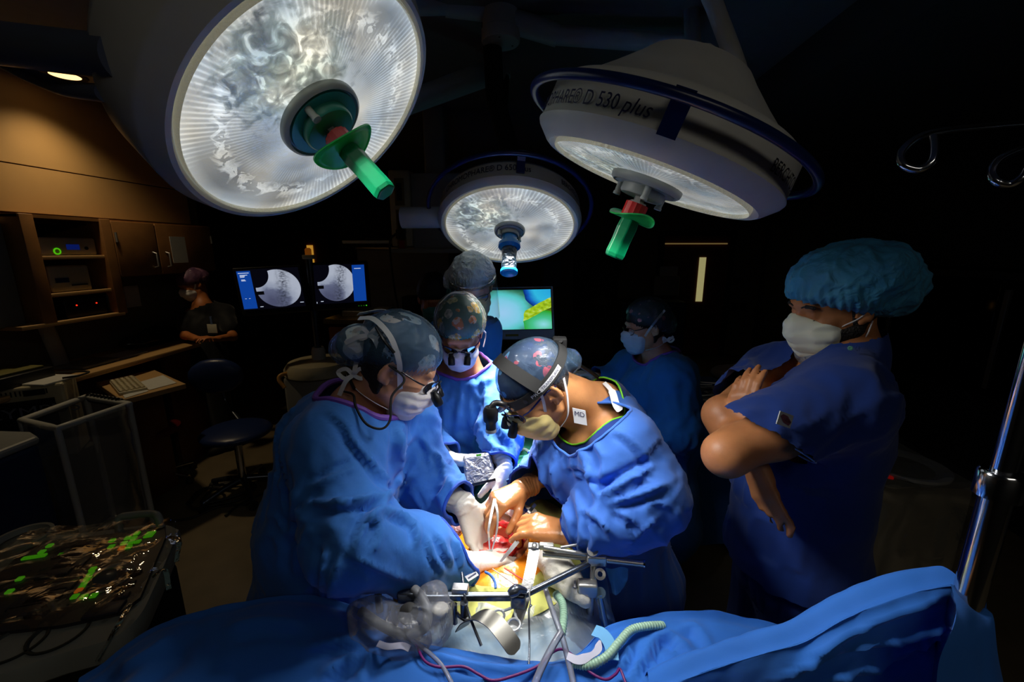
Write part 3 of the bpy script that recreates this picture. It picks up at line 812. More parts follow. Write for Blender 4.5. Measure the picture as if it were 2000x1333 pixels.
MB().box((-3.54, yL - .55, zB + .01), (-3.2, yL - .02, zT)).build('end_panel', mat('side_gypsum', L(120, 116, 100), .7), t, smooth=False)
def shelf_box(name, label, cat, pxa, pxb, z, h, m_, depth=.26, X=XF - .05, bev=.012):
    ya, yb = Px(pxa, 500, X)[1], Px(pxb, 500, X)[1]
    t = thing(name, (X - depth, ya, z), label, cat)
    MB().box((X - depth, ya, z), (X, yb, z + h), bev=bev).build('casing', m_, t)
    return t, ya, yb, X
t, a, b, X = shelf_box('video_recorder', 'beige recorder with a green ring light on the top shelf', 'recorder', 82, 192, zs[2] + .013, .115, M_beige)
MB().lathe([(.014, -.004), (.022, -.004), (.022, .003), (.014, .003)], (X, a + .09, zs[2] + .04), A(1, 0, 0), 24).build('ring_light', mat('green_ring', L(80, 190, 20), .4, emit=L(100, 230, 20), estr=.5), t)
MB().box((X - .002, a + .15, zs[2] + .05), (X + .002, a + .23, zs[2] + .085)).build('display', mat('blue_display', L(20, 40, 130), .3, emit=L(20, 45, 150), estr=.25), t, smooth=False)
MB().lathe([(1e-4, .004), (.012, .004), (.012, 0)], (X, b - .07, zs[2] + .06), A(1, 0, 0), 16).build('knob', M_black, t)
t, a, b, X = shelf_box('beige_printer', 'boxy beige printer with a small blue label on the middle shelf', 'printer', 86, 168, zs[1] + .013, .17, M_beige)
MB().box((X - .002, a + .03, zs[1] + .075), (X + .003, a + .11, zs[1] + .105)).build('label_plate', M_navyv, t, smooth=False)
MB().box((X - .003, a + .12, zs[1] + .05), (X + .006, b - .03, zs[1] + .058)).build('paper_slot', M_black, t, smooth=False)
t, a, b, X = shelf_box('black_recorder', 'flat black recorder with two red lights on the bottom shelf', 'recorder', 104, 188, zs[0] + .013, .12, M_black, bev=.005)
for y in (a + .07, a + .2): MB().lathe([(1e-4, .003), (.005, .003), (.005, 0)], (X, y, zs[0] + .095), A(1, 0, 0), 10).build('red_light', mat('red_led', L(200, 40, 20), .4, emit=L(255, 50, 25), estr=1.2), t)
t, a, b, X = shelf_box('black_speaker_box', 'rounded black device right of the flat recorder on the bottom shelf', 'device', 192, 232, zs[0] + .013, .16, M_black, bev=.04)
MB().lathe([(1e-4, .01), (.05, .01), (.055, 0)], (X, (a + b) / 2, zs[0] + .09), A(1, 0, 0), 24).build('dial', M_rubber, t)
# closed cupboard
y0, y1 = yR + .02, 3.84; z0 = wy(252, 541)[1]; ym = wy(308, 480)[0]
t = thing('wall_cupboard', (-3.54, y0, z0), 'tan two door wall cupboard right of the open shelves', 'cupboard')
MB().box((-3.54, y0, z0), (XF - .02, y1, 2.09)).build('casing', M_wood, t, smooth=False)
for k, (a, b) in enumerate(((y0 + .005, ym - .004), (ym + .004, y1 - .005))):
    d = MB().box((XF - .02, a, z0 + .01), (XF, b, 2.08), bev=.003).build('door', M_wood, t)
    yh = b - .05 if k == 0 else a + .06
    MB().tube([(XF, yh, z0 + .06), (XF + .03, yh, z0 + .07), (XF + .03, yh, z0 + .17), (XF, yh, z0 + .18)], .006).build('handle', M_steel, d)
    MB().cyl((XF + .006, a + .012 if k == 0 else b - .012, 2.0), (XF + .006, a + .012 if k == 0 else b - .012, 1.93), .008).build('hinge', M_steel, d)
q, q2 = wy(330, 462), wy(368, 513)
tag(MB().box((XF + .001, q[0], q2[1]), (XF + .003, q2[0], q[1])).build('posted_sheet', M_paper, smooth=False), 'printed paper sheet taped on the right cupboard door', 'paper')
q, q2 = wy(250, 560, -3.5), wy(285, 598, -3.5)
tag(MB().box((-3.548, q[0], q2[1]), (-3.54, q2[0], q[1])).build('wall_chart', M_paper, smooth=False), 'pale paper hanging on the wall below the cupboard', 'paper')
# counter
zc = wy(300, 693, -3.05)[1]
t = thing('worktop_counter', (-3.54, 1.5, 0), 'long tan worktop running along the left wall under the shelves', 'counter')
MB().box((-3.545, 1.6, zc - .035), (-3.02, 3.84, zc), bev=.006).build('worktop', M_lam, t)
MB().box((-3.54, 1.65, .0), (-3.50, 3.8, zc - .035)).build('back_panel', M_browndoor, t, smooth=False)
for yp in (1.65, 3.76): MB().box((-3.50, yp, .0), (-3.12, yp + .04, zc - .035)).build('end_panel', M_browndoor, t, smooth=False)
MB().box((-3.16, 3.15, .0), (-3.12, 3.76, zc - .035)).build('front_panel', M_browndoor, t, smooth=False)
def on_counter(px, py): return Ph(px, py, zc)
q = on_counter(168, 715)
t = thing('instrument_pack', tuple(q), 'clear wrapped instrument pack at the near end of the worktop', 'pack')
MB().box(q + A(-.12, -.1, 0), q + A(.1, .16, .025), bev=.01).build('pouch', film('clear_pouch', L(210, 220, 225), .4, .1), t)
for k in range(3): MB().cyl(q + A(-.06 + .03 * k, -.05, .012), q + A(-.03 + .03 * k, .12, .012), .005).build('instrument', M_steel, t)
q = on_counter(230, 698)
for k, (dx, dy, rz) in enumerate(((0, 0, .2), (-.02, .03, -.1))):
    o_ = MB().box((-.1, -.14, .001), (.1, .14, .004)).build('paper_sheet', M_paper, smooth=False); o_.location = tuple(q + A(dx, dy, .004 * k)); o_.rotation_euler = (0, 0, rz)
    tag(o_, ('lower loose paper sheet lying on the left worktop', 'upper loose paper sheet lying askew on the left worktop')[k], 'paper', 'loose papers on the worktop')
q = on_counter(300, 672)
t = thing('black_cable_bag', tuple(q), 'black glossy bag lying at the far end of the worktop', 'bag')
sdf_obj('bag', s_union([s_ell(q + A(.0, 0, .05), (.12, .28, .055)), s_ell(q + A(-.06, .12, .07), (.09, .14, .07))], .03), mat('glossy_black', L(14, 14, 16), .15), t, .015, disp=lambda V: .012 * ridged(V * 12))
q = on_counter(262, 690)
# posts under the shelf
q, q2 = wy(62, 640, -3.45), wy(110, 715, -3.45)
t = thing('support_post', (-3.45, q2[0], zc), 'slanted pale support post between worktop and shelf', 'support')
MB().tube([(-3.4, q2[0], zc), (-3.4, q2[0] - .05, zB - .02)], .05, flat=.5).build('post', M_grey, t)
MB().box((-3.5, q2[0] - .09, zc), (-3.3, q2[0] + .09, zc + .015), bev=.004).build('foot', M_grey, t)
# monitor at the left frame edge
q = P(-60, 690, 2.75); w = P(30, 698, 2.95); u = P(-70, 575, 2.75)
M_scr = mat('dark_screen', L(14, 14, 18), .15)
t, n_, ex, ey, w_, h_ = monitor('crt_monitor', 'pale framed dark monitor at the left edge of the picture', 'monitor', q, P(38, 694, 2.95), P(-66, 585, 2.75), .30, M_beige, (.04, .05, .05, .045), M_scr)
MB().box(q + ex * .1 - n_ * .25 + ey * -.12, q + ex * .1 - n_ * .25 + ey * -.12 + A(.2, .2, .12), bev=.01).build('base', M_beige, t)
# large monitor with OLYMPUS on its dark face
a, b, c = P(-60, 905, 2.35), P(143, 838, 2.55), P(-60, 800, 2.35)
uy = A(0, 0, Px(140, 742, b[0])[2] - b[2]) if False else A(0, 0, .30)
t = thing('flat_display', tuple(a), 'wide pale framed display lettered OLYMPUS below the left worktop', 'monitor')
ux = b - a; ux[2] = 0; ex = nrm(ux); n_ = nrm(np.cross(ex, A(0, 0, 1)))
if n_ @ (_O - a) < 0: n_ = -n_
zt = P(140, 742, 2.55)[2]; wd = np.linalg.norm(ux); o0 = A(b[0], b[1], zt - .46) - ex * (wd + .0); hgt = .46
obox(o0 - n_ * .22, ex * wd, A(0, 0, hgt), n_ * .22).build('casing', M_beige, t, smooth=False, bevel=.012)
obox(o0 + ex * .03 + A(0, 0, .02) + n_ * .001, ex * (wd - .075), A(0, 0, hgt - .10), n_ * .003).build('dark_panel', mat('navy_panel', L(14, 16, 24), .25), t, smooth=False)
text_mesh('OLYMPUS', .085, mat('grey_lettering', L(120, 122, 130), .5), t, 'lettering', frame_from(o0 + ex * (wd * .60) + A(0, 0, hgt - .15) + n_ * .006, ex, A(0, 0, 1)), xs=1.25)
obox(o0 + ex * (wd * .62) + A(0, 0, hgt - .055) + n_ * .001, ex * .09, A(0, 0, .035), n_ * .003).build('button_panel', M_black, t, smooth=False)
for k in range(14): obox(o0 + ex * (wd * .30 + .018 * k) + A(0, 0, hgt - .05) + n_ * .001, ex * .006, A(0, 0, .03), n_ * .002).build('vent_slot', M_blackm, t, smooth=False)
top = o0 + A(0, 0, hgt)
q = top + ex * (wd * .38) - n_ * .13
t = thing('stacked_recorders', tuple(q), 'low black device on top of the lettered display', 'device')
MB().box(q + A(-.13, -.16, .0), q + A(.13, .16, .07), bev=.008).build('casing', M_black, t)
MB().box(q + A(-.12, -.15, .07), q + A(.1, .13, .085), bev=.004).build('cover', mat('olive_folder', L(110, 105, 50), .6), t)
q = top + ex * (wd * .80) - n_ * .10
t = thing('mouse_pad', tuple(q), 'pale pad with black cord on the right end of the lettered display', 'pad')
MB().box(q + A(-.1, -.1, 0), q + A(.1, .1, .012), bev=.004).build('pad', M_paper, t)
MB().tube(spline([q + A(.1, .0, .02), q + A(.16, .05, .025), q + A(.1, .14, .02), q + A(-.1, .1, .018)], 8), .006).build('cord', M_rubber, t)
st0 = o0 + ex * wd * .5 - n_ * .12
t = thing('display_trolley', (st0[0], st0[1], 0), 'dark trolley carrying the lettered display', 'trolley')
MB().box(A(st0[0] - .2, st0[1] - .2, .1), A(st0[0] + .2, st0[1] + .2, o0[2] - .002), bev=.01).build('cabinet', M_blackm, t)
for sx in (-.16, .16):
    for sy in (-.16, .16): MB().cyl(A(st0[0] + sx - .02, st0[1] + sy, .05), A(st0[0] + sx + .02, st0[1] + sy, .05), .05).box(A(st0[0] + sx - .01, st0[1] + sy - .02, .05), A(st0[0] + sx + .01, st0[1] + sy + .02, .11)).build('castor', M_rubber, t)
# pull-out desk with keyboard
zd = .95
cs = [Ph(x, y, zd) for x, y in ((187, 747), (300, 722), (363, 750), (237, 782))]
t = thing('pull_out_desk', tuple(cs[0]), 'small tan desk top pulled out below the worktop', 'desk')
v = [c + A(0, 0, 0) for c in cs] + [c - A(0, 0, .035) for c in cs]
MB().add(v, [(3, 2, 1, 0), (4, 5, 6, 7), (0, 1, 5, 4), (1, 2, 6, 5), (2, 3, 7, 6), (3, 0, 4, 7)]).build('desk_top', M_lam, t, smooth=False, bevel=.004)
m0 = np.mean(cs, 0)
MB().box((m0[0] - .22, m0[1] + .0, 0), (m0[0] - .1, m0[1] + .25, zd - .036)).build('pedestal', M_browndoor, t, smooth=False)
ks = [Ph(x, y, zd + .02) for x, y in ((213, 745), (262, 734), (288, 757), (232, 768))]
t = thing('keyboard', tuple(ks[0]), 'beige keyboard on the pull-out desk', 'keyboard')
v = ks + [A(c[0], c[1], zd + .001) for c in ks]
MB().add(v, [(3, 2, 1, 0), (4, 5, 6, 7), (0, 1, 5, 4), (1, 2, 6, 5), (2, 3, 7, 6), (3, 0, 4, 7)]).build('case', M_beige, t, smooth=False, bevel=.004)
kb = MB()
for i in range(13):
    for j in range(5):
        p_ = ks[0] + (ks[1] - ks[0]) * ((j + .6) / 5.4) + (ks[3] - ks[0]) * 0
        a_ = (i + .6) / 13.4; b_ = (j + .6) / 5.4
        p_ = (ks[0] * (1 - a_) + ks[3] * a_) * (1 - b_) + (ks[1] * (1 - a_) + ks[2] * a_) * b_
        kb.box(p_ + A(-.009, -.009, 0), p_ + A(.009, .009, .008))
kb.build('keys', mat('key_caps', L(215, 205, 175), .5), t, smooth=False)
for k, pts in enumerate((((268, 748), (318, 733), (345, 748), (292, 762)), ((240, 772), (285, 760), (290, 764), (244, 778)))):
    cs2 = [Ph(x, y, zd + .004) for x, y in pts]
    tag(link_mesh('paper_sheet', cs2 + [c - A(0, 0, .002) for c in cs2], [(0, 1, 2, 3), (7, 6, 5, 4), (0, 4, 5, 1), (1, 5, 6, 2), (2, 6, 7, 3), (3, 7, 4, 0)], M_paper, smooth=False), ('large paper sheet right of the keyboard on the desk', 'narrow paper strip in front of the keyboard')[k], 'paper', 'papers on the pull-out desk')
# blue task chair
cx_, cy_ = -2.30, 2.80
t = thing('task_chair', (cx_, cy_, 0), 'dark blue task chair on a five star castor base', 'chair')
sdf_obj('seat', s_ell((cx_ + .02, cy_ - .02, .53), (.25, .24, .055)), M_navyv, t, .02)
zb = P(420, 735, 2.95)
q = P(422, 735, 3.35)
sdf_obj('backrest', s_ell(q, (.20, .06, .15), np.stack([nrm(A(.9, .35, 0)), nrm(A(-.35, .9, 0)), A(0, 0, 1)], 1)), M_navyv, t, .02)
MB().tube(spline([q + A(0, .05, -.1), q + A(.02, .05, -.25), A(cx_ - .05, cy_ + .15, .5), A(cx_, cy_ + .05, .47)], 6), .018, flat=.6).build('back_support', M_dsteel, t)
MB().cyl((cx_, cy_, .12), (cx_, cy_, .48), .028).build('gas_column', M_chrome, t)
for k in range(5):
    a_ = k * 2 * PI / 5 + .5; e = A(cx_ + .29 * math.cos(a_), cy_ + .29 * math.sin(a_), .075)
    MB().tube([(cx_, cy_, .13), (cx_ + .15 * math.cos(a_), cy_ + .15 * math.sin(a_), .11), e], [.028, .022, .016]).build('leg', M_dsteel, t)
    MB().cyl(e + A(-.015, 0, -.043), e + A(.015, 0, -.043), .032).cyl(e, e - A(0, 0, .04), .008).build('castor', M_rubber, t)
# red stool
q = Ph(292, 815, .58)
t = thing('round_stool', (q[0], q[1], 0), 'round dark red stool between hamper and blue chair', 'stool')
MB().lathe([(1e-4, .50), (.16, .50), (.185, .485), (.185, .45), (1e-4, .44)], (q[0], q[1], 0), A(0, 0, 1), 40).build('seat', mat('dark_red_vinyl', L(95, 18, 18), .4), t)
MB().cyl((q[0], q[1], .08), (q[0], q[1], .445), .025).build('column', M_chrome, t)
for k in range(5):
    a_ = k * 2 * PI / 5; e = A(q[0] + .24 * math.cos(a_), q[1] + .24 * math.sin(a_), .07)
    MB().tube([(q[0], q[1], .11), e], [.022, .014]).build('leg', M_chrome, t)
    MB().cyl(e + A(-.012, 0, -.04), e + A(.012, 0, -.04), .03).cyl(e, e - A(0, 0, .04), .006).build('castor', M_rubber, t)
# clear bag hamper
zh = .98
hs = [Ph(x, y, zh) for x, y in ((112, 838), (252, 790), (168, 776), (42, 822))]
t = thing('bag_hamper', (np.mean(hs, 0)[0], np.mean(hs, 0)[1], 0), 'clear plastic bag hung in a pale tube hamper frame', 'hamper')
M_tube = mat('pale_tube', L(185, 185, 180), .4)
MB().tube(spline(np.array(hs), 8, closed=True) if False else np.array([hs[i] * (1 - s_) + hs[(i + 1) % 4] * s_ for i in range(4) for s_ in np.linspace(0, 1, 6, endpoint=False)]), .018, closed=True).build('top_rim', M_tube, t)
fb = [A(h[0], h[1], .08) for h in hs]; ins = lambda h: h
lg0 = Ph(140, 1010, .08); 
for i in (0, 1, 2, 3): MB().tube(spline([hs[i], A(hs[i][0], hs[i][1], .5), A(hs[i][0], hs[i][1], .09)], 6), .015).build('leg', M_tube, t)
MB().tube(np.array([fb[i % 4] + A(0, 0, .06) for i in range(5)])[:4], .015, closed=True).build('lower_rail', M_tube, t)
for h in fb: MB().cyl(A(h[0] - .015, h[1], .04), A(h[0] + .015, h[1], .04), .04).cyl(A(h[0], h[1], .05), A(h[0], h[1], .1), .008).build('castor', M_rubber, t)
cen = np.mean(hs, 0)
def ringz(z, s_): return [np.array([*(cen[:2] + (h[:2] - cen[:2]) * s_), z]) for h in hs + hs[:1]]
sheet('clear_bag', [ringz(zh + .01, 1.03), ringz(zh - .1, 1.02), ringz(.5, .96), ringz(.2, .9), ringz(.17, .4), ringz(.17, .02)], film('clear_bag_film', L(150, 155, 165), .26, .18, .15, 8, .5), t, 6, 5, .012, (6, 6, 5))
for k in range(9):
    s_ = .12 + .085 * k; c_ = hs[2] * (1 - s_) + hs[1] * s_
    MB().tube([c_ + A(.028 * math.cos(a), 0, .028 * math.sin(a)) for a in np.linspace(0, 2 * PI, 14, endpoint=False)], .005, 8, closed=True).build('ring_clip', M_black, t)
# covered bin at the left edge
zk = .98
ks = [Ph(x, y, zk) for x, y in ((-70, 838), (60, 842), (76, 852), (-60, 905))]
t = thing('linen_bin', (np.mean(ks, 0)[0], np.mean(ks, 0)[1], 0), 'tall dark blue bin with a pale lid at the left edge', 'bin')
v = ks + [k_ - A(0, 0, .04) for k_ in ks]
MB().add(v, [(3, 2, 1, 0), (4, 5, 6, 7), (0, 1, 5, 4), (1, 2, 6, 5), (2, 3, 7, 6), (3, 0, 4, 7)]).build('lid', mat('pale_lid', L(150, 152, 150), .45), t, smooth=False, bevel=.015)
kc = np.mean(ks, 0)
v = [A(*(kc[:2] + (k_[:2] - kc[:2]) * .94), zk - .041) for k_ in ks] + [A(*(kc[:2] + (k_[:2] - kc[:2]) * .9), .0) for k_ in ks]
MB().add(v, [(3, 2, 1, 0), (4, 5, 6, 7), (0, 1, 5, 4), (1, 2, 6, 5), (2, 3, 7, 6), (3, 0, 4, 7)]).build('body', mat('dark_blue_bin', L(24, 44, 84), .5), t, smooth=False, bevel=.02)
q = P(25, 832, 2.5)
t = thing('suction_canister', (q[0], q[1], q[2]), 'black rounded canister with a tiny blue light behind the bin', 'canister')
sdf_obj('canister', s_ell(q, (.11, .11, .09)), M_black, t, .02)
MB().cyl(A(q[0], q[1], 0), q - A(0, 0, .05), .05).build('stand', M_blackm, t)
MB().lathe([(1e-4, .004), (.005, .004), (.005, 0)], P(44, 838, 2.41), nrm(_O - q), 10).build('blue_light', mat('blue_led', L(70, 80, 255), .4, emit=L(80, 90, 255), estr=1.5), t)
# floor cables
cc = Ph(430, 975, .0)
def fl(pts, z=.012): return [Ph(x, y, z) for x, y in pts]
loop = spline(fl([(365, 985), (390, 960), (440, 945), (485, 943), (498, 955), (470, 978), (420, 990), (385, 998), (372, 990), (400, 962), (450, 950), (490, 950), (480, 968), (430, 985), (395, 990), (420, 962), (436, 968), (410, 985)]), 10)
loop[:, 2] += np.linspace(0, .04, len(loop))
tag(MB().tube(loop, .011, 8).build('coiled_cable', mat('dark_cable', L(40, 38, 34), .6)), 'dark coiled cable lying on the floor left of the surgeon', 'cable')
tag(MB().tube(spline(fl([(440, 1008), (470, 985), (520, 962), (560, 950), (700, 930)]), 8), .009, 8).build('floor_cable', mat('dark_cable', L(40, 38, 34), .6)), 'single dark cable running along the floor behind the surgeon', 'cable')
tag(MB().tube(spline(fl([(330, 1020), (380, 1010), (430, 990), (500, 985)]), 8), .009, 8).build('floor_cable', mat('dark_cable', L(40, 38, 34), .6)), 'dark cable on the floor near the console corner', 'cable')
# ------------------------------------------------------------------ wrapped ultrasound console
zu = .93
def cp(x, y, dz=0.0): return Ph(x, y, zu) + A(0, 0, dz)
out = [(-60, 1150), (20, 1062), (60, 1045), (150, 1040), (300, 1022), (345, 1030), (345, 1045), (300, 1150), (270, 1205), (220, 1245), (120, 1275), (-80, 1320)]
ctr = np.mean([cp(*o) for o in out], 0)
t = thing('ultrasound_console', (ctr[0], ctr[1], 0), 'grey console with green keys wrapped in clear plastic', 'console')
ring = spline(np.array([cp(*o) for o in out]), 5, closed=True)
def slab(ring, z0, z1, inset=.012):
    c = ring.mean(0); m = MB(); n = len(ring)
    lv = [(z0, 1 - inset * 3), (z0 + .012, 1.0), (z1 - .012, 1.0), (z1, 1 - inset)]
    v = [A(*(c[:2] + (r[:2] - c[:2]) * s_), z) for z, s_ in lv for r in ring] + [A(c[0], c[1], z0), A(c[0], c[1], z1)]
    f = [(i * n + k, i * n + (k + 1) % n, (i + 1) * n + (k + 1) % n, (i + 1) * n + k) for i in range(3) for k in range(n)]
    f += [(4 * n, (k + 1) % n, k) for k in range(n)] + [(4 * n + 1, 3 * n + k, 3 * n + (k + 1) % n) for k in range(n)]
    return m.add(v, f)
slab(ring, zu - .075, zu - .005).build('housing', mat('console_grey', L(150, 152, 142), .45), t)
inn = [(-20, 1140), (60, 1065), (85, 1058), (180, 1050), (322, 1030), (325, 1050), (275, 1170), (235, 1200), (120, 1225), (-60, 1245)]
ring2 = np.array([cp(*o) for o in inn])
slab(np.array([ring2[i] * (1 - s_) + ring2[(i + 1) % len(ring2)] * s_ for i in range(len(ring2)) for s_ in (0, .5)]), zu - .01, zu + .004, .006).build('control_panel', mat('console_panel', L(34, 32, 44), .35), t)
M_key = mat('lit_green_key', L(70, 190, 20), .4, emit=L(95, 215, 20), estr=.26)
M_keyo = mat('lit_orange_key', L(200, 110, 30), .4, emit=L(220, 110, 25), estr=.35)
M_keyd = mat('dark_key', L(52, 50, 62), .4)
def key(x, y, w=.016, h=.016, m_=None, rot=.35):
    c = cp(x, y, .004); o_ = MB().box((-w / 2, -h / 2, 0), (w / 2, h / 2, .006), bev=.002).build('key', m_ or M_key, None)
    o_.location = tuple(c); o_.rotation_euler = (0, 0, rot); o_.parent = t; o_.matrix_parent_inverse = Matrix.Translation(t.location).inverted()
for x, y in ((268, 1046), (250, 1055), (262, 1055), (243, 1065), (257, 1064), (270, 1062), (252, 1073), (182, 1116), (178, 1125), (172, 1134), (167, 1143), (163, 1149), (147, 1170), (165, 1170), (184, 1168), (220, 1060), (218, 1072), (98, 1070), (83, 1082), (120, 1088), (40, 1135), (20, 1160)): key(x, y)
key(293, 1048, .026, .03); key(68, 1092, .06, .014)
for x, y in ((238, 1075), (155, 1158)): key(x, y, m_=M_keyo)
for i in range(5):
    for j in range(3): key(205 + 10 * i + 12 * j, 1178 - 22 * j - 3 * i, .02, .018, M_keyd)
for x, y in ((140, 1080), (165, 1072), (115, 1150), (90, 1170), (60, 1180), (110, 1120), (140, 1105), (205, 1195), (45, 1200)): key(x, y, .08, .045, M_keyd, .35)
c = cp(210, 1133, .004)
MB().lathe([(.052, 0), (.058, .004), (.062, .004), (.062, 0)], c, A(0, 0, 1), 40).build('trackball_ring', M_grey, t)
MB().lathe([(1e-4, .016), (.02, .014), (.036, .008), (.048, .001)], c, A(0, 0, 1), 32).build('trackball', mat('trackball_grey', L(88, 90, 90), .25), t)
for x, y in ((30, 1255), (115, 1235)):
    c = cp(x, y, -.012)
    MB().lathe([(1e-4, .006), (.050, .006), (.055, .012), (.06, .012), (.06, -.06), (.05, -.06)], c, A(0, 0, 1), 32).build('cup_holder', mat('holder_dark', L(35, 42, 38), .5), t)
MB().lathe([(.06, 0), (.065, .018), (.075, .018), (.078, -.05)], cp(45, 1058, 0), A(0, 0, 1), 32).build('probe_ring', mat('console_grey', L(150, 152, 142), .45), t)
MB().tube(spline([cp(232, 1035, -.01), cp(236, 1028, .03), cp(260, 1024, .035), cp(300, 1021, .035), cp(312, 1026, .03), cp(316, 1032, -.01)], 6), .012).build('grab_handle', mat('console_grey', L(150, 152, 142), .45), t)
MB().box(ctr + A(-.14, -.16, -ctr[2] + .12), ctr + A(.14, .16, -.07), bev=.04).build('pedestal', M_blackm, t)
for sx in (-.2, .2):
    for sy in (-.2, .2):
        MB().cyl(A(ctr[0] + sx - .02, ctr[1] + sy, .06), A(ctr[0] + sx + .02, ctr[1] + sy, .06), .06).box(A(ctr[0] + min(0, sx), ctr[1] + min(0, sy), .06), A(ctr[0] + max(0, sx), ctr[1] + max(0, sy), .12)).build('castor', M_rubber, t)
wr = [[cp(-70, 1160, .03), cp(60, 1050, .03), cp(180, 1036, .03), cp(330, 1022, .03), cp(352, 1040, .0)],
      [cp(-60, 1190, .03), cp(60, 1110, .022), cp(180, 1095, .022), cp(290, 1085, .022), cp(332, 1085, .0)],
      [cp(-60, 1240, .03), cp(60, 1170, .022), cp(160, 1155, .022), cp(255, 1150, .022), cp(300, 1150, .0)],
      [cp(-60, 1262, .0), cp(60, 1235, .012), cp(130, 1226, .012), cp(215, 1215, .008), cp(262, 1195, .0)],
      [cp(-60, 1290, -.06), cp(50, 1265, -.05), cp(130, 1250, -.06), cp(215, 1240, -.06), cp(270, 1210, -.06)]]
sheet('clear_wrap', wr, film('clear_wrap_film', L(235, 235, 235), .02, .035, .22, 11, .38), t, 10, 10, .012, (7, 7, 9), fine=.0025)
for pts in (((258, 1192, .02), (225, 1240, .01), (180, 1268, -.04)), ((330, 1060, .02), (352, 1072, .03), (345, 1098, .0)), ((300, 1140, .02), (325, 1130, .03), (330, 1152, .0))):
    MB().ribbon(spline([cp(*p_) for p_ in pts], 5), .012, A(0, 0, 1), .001).build('wrap_edge', film('wrap_edge_film', L(190, 225, 220), .5, .1), t)
# ================================================================== surgical lights
def lens_mat(name, strength, tint, warm, seed, rib=90):
    t = NT(name); c = t.new('TexCoord'); s = t.new('SeparateXYZ'); t.link(c.outputs['UV'], s.inputs[0])
    u = t.math('SUBTRACT', s.outputs[0], .5); v = t.math('SUBTRACT', s.outputs[1], .5)
    r = t.math('MULTIPLY', t.math('SQRT', t.math('ADD', t.math('MULTIPLY', u, u), t.math('MULTIPLY', v, v))), 2.0)
    ang = t.math('ARCTAN2', v, u)
    n = t.new('TexNoise', Scale=17.0 + seed, Detail=6.0, Distortion=1.2); t.link(c.outputs['UV'], n.inputs['Vector'])
    n2 = t.new('TexNoise', Scale=2.6, Detail=3.0, Distortion=.8); 
    mp = t.new('Mapping'); mp.inputs['Location'].default_value = (seed, seed * 2, 0); t.link(c.outputs['UV'], mp.inputs[0]); t.link(mp.outputs[0], n2.inputs['Vector'])
    ribs = t.math('POWER', t.math('ADD', .5, t.math('MULTIPLY', .5, t.math('SINE', t.math('MULTIPLY', ang, rib)))), 2.2)
    soft = t.math('ADD', .5, t.math('MULTIPLY', .5, t.math('SINE', t.math('ADD', t.math('MULTIPLY', ang, 7.0), t.math('MULTIPLY', n2.outputs['Fac'], 9.0)))))
    rmask = t.ramp(r, [(.36, (0, 0, 0, 1)), (.6, (1, 1, 1, 1))])
    nm = t.ramp(n2.outputs['Fac'], [(.38, (.0, .0, .0, 1)), (.55, (1, 1, 1, 1))])
    ribamt = t.math('MULTIPLY', t.math('MULTIPLY', ribs, rmask), nm)
    val = t.math('ADD', .50, t.math('MULTIPLY', ribamt, .45))
    val = t.math('ADD', val, t.math('MULTIPLY', t.math('SUBTRACT', soft, .5), .20))
    val = t.math('ADD', val, t.math('MULTIPLY', t.math('SUBTRACT', n2.outputs['Fac'], .5), .7))
    gl = t.ramp(r, [(.30, (.28, .28, .28, 1)), (.48, (0, 0, 0, 1)), (.9, (0, 0, 0, 1)), (1.0, (.25, .25, .25, 1))])
    val = t.math('ADD', val, gl)
    # hammered, sparkling patch of the reflector on one side
    pa = disc_d(t, s.outputs[0], s.outputs[1], .30, .68, .30, .26)
    patch = t.ramp(t.math('ADD', pa, t.math('MULTIPLY', t.math('SUBTRACT', n.outputs['Fac'], .5), 1.2)), [(.55, (1, 1, 1, 1)), (.95, (0, 0, 0, 1))])
    pv0 = t.ramp(n.outputs['Fac'], [(.36, (.30, .30, .30, 1)), (.48, (.5, .5, .5, 1)), (.57, (.75, .75, .75, 1)), (.64, (1.5, 1.5, 1.5, 1))])
    pn = t.new('TexNoise', Scale=4.0, Detail=3.0); t.link(c.outputs['UV'], pn.inputs['Vector'])
    pv = t.mix(1.0, pv0, t.ramp(pn.outputs['Fac'], [(.36, (.40, .44, .50, 1)), (.52, (.85, .95, .90, 1)), (.64, (1.25, 1.2, 1.05, 1))]), 'MULTIPLY')
    arc = t.math('SUBTRACT', 1.0, t.math('MULTIPLY', t.math('ABSOLUTE', t.math('SUBTRACT', r, t.math('ADD', .74, t.math('MULTIPLY', t.math('SUBTRACT', n.outputs['Fac'], .5), .35)))), 11.0))
    side = t.ramp(t.math('ADD', u, t.math('MULTIPLY', v, -.6)), [(.30, (1, 1, 1, 1)), (.46, (0, 0, 0, 1))])
    val = t.math('ADD', val, t.math('MULTIPLY', t.math('MULTIPLY', t.math('MAXIMUM', arc, 0.0), side), t.math('MULTIPLY', t.math('GREATER_THAN', n.outputs['Fac'], .5), .55)))
    vv = t.mix(patch, val, pv)
    nc = t.new('TexNoise', Scale=3.4, Detail=2.0); t.link(c.outputs['UV'], nc.inputs['Vector'])
    hue = t.ramp(nc.outputs['Fac'], [(.35, tint), (.5, (.93, .97, .95, 1)), (.66, warm)])
    col = t.mix(1.0, hue, vv, 'MULTIPLY')
    t.set(Base_Color=(.25, .27, .28, 1), Roughness=.12)
    t.link(col, t.b.inputs['Emission Color']); t.b.inputs['Emission Strength'].default_value = strength
    vb = t.new('TexNoise', Scale=40.0, Detail=3.0); t.link(c.outputs['UV'], vb.inputs['Vector']); t.bump(vb.outputs['Fac'], .25, .01)
    return t.m
M_ring = mat('handrail_navy', L(16, 34, 88), .28)
M_rim = mat('glass_rim', L(225, 220, 195), .3, emit=L(235, 230, 200), estr=.14, bump=.5, bscale=150)
M_hgreen = mat('handle_green', L(0, 142, 90), .32, sss=.25)
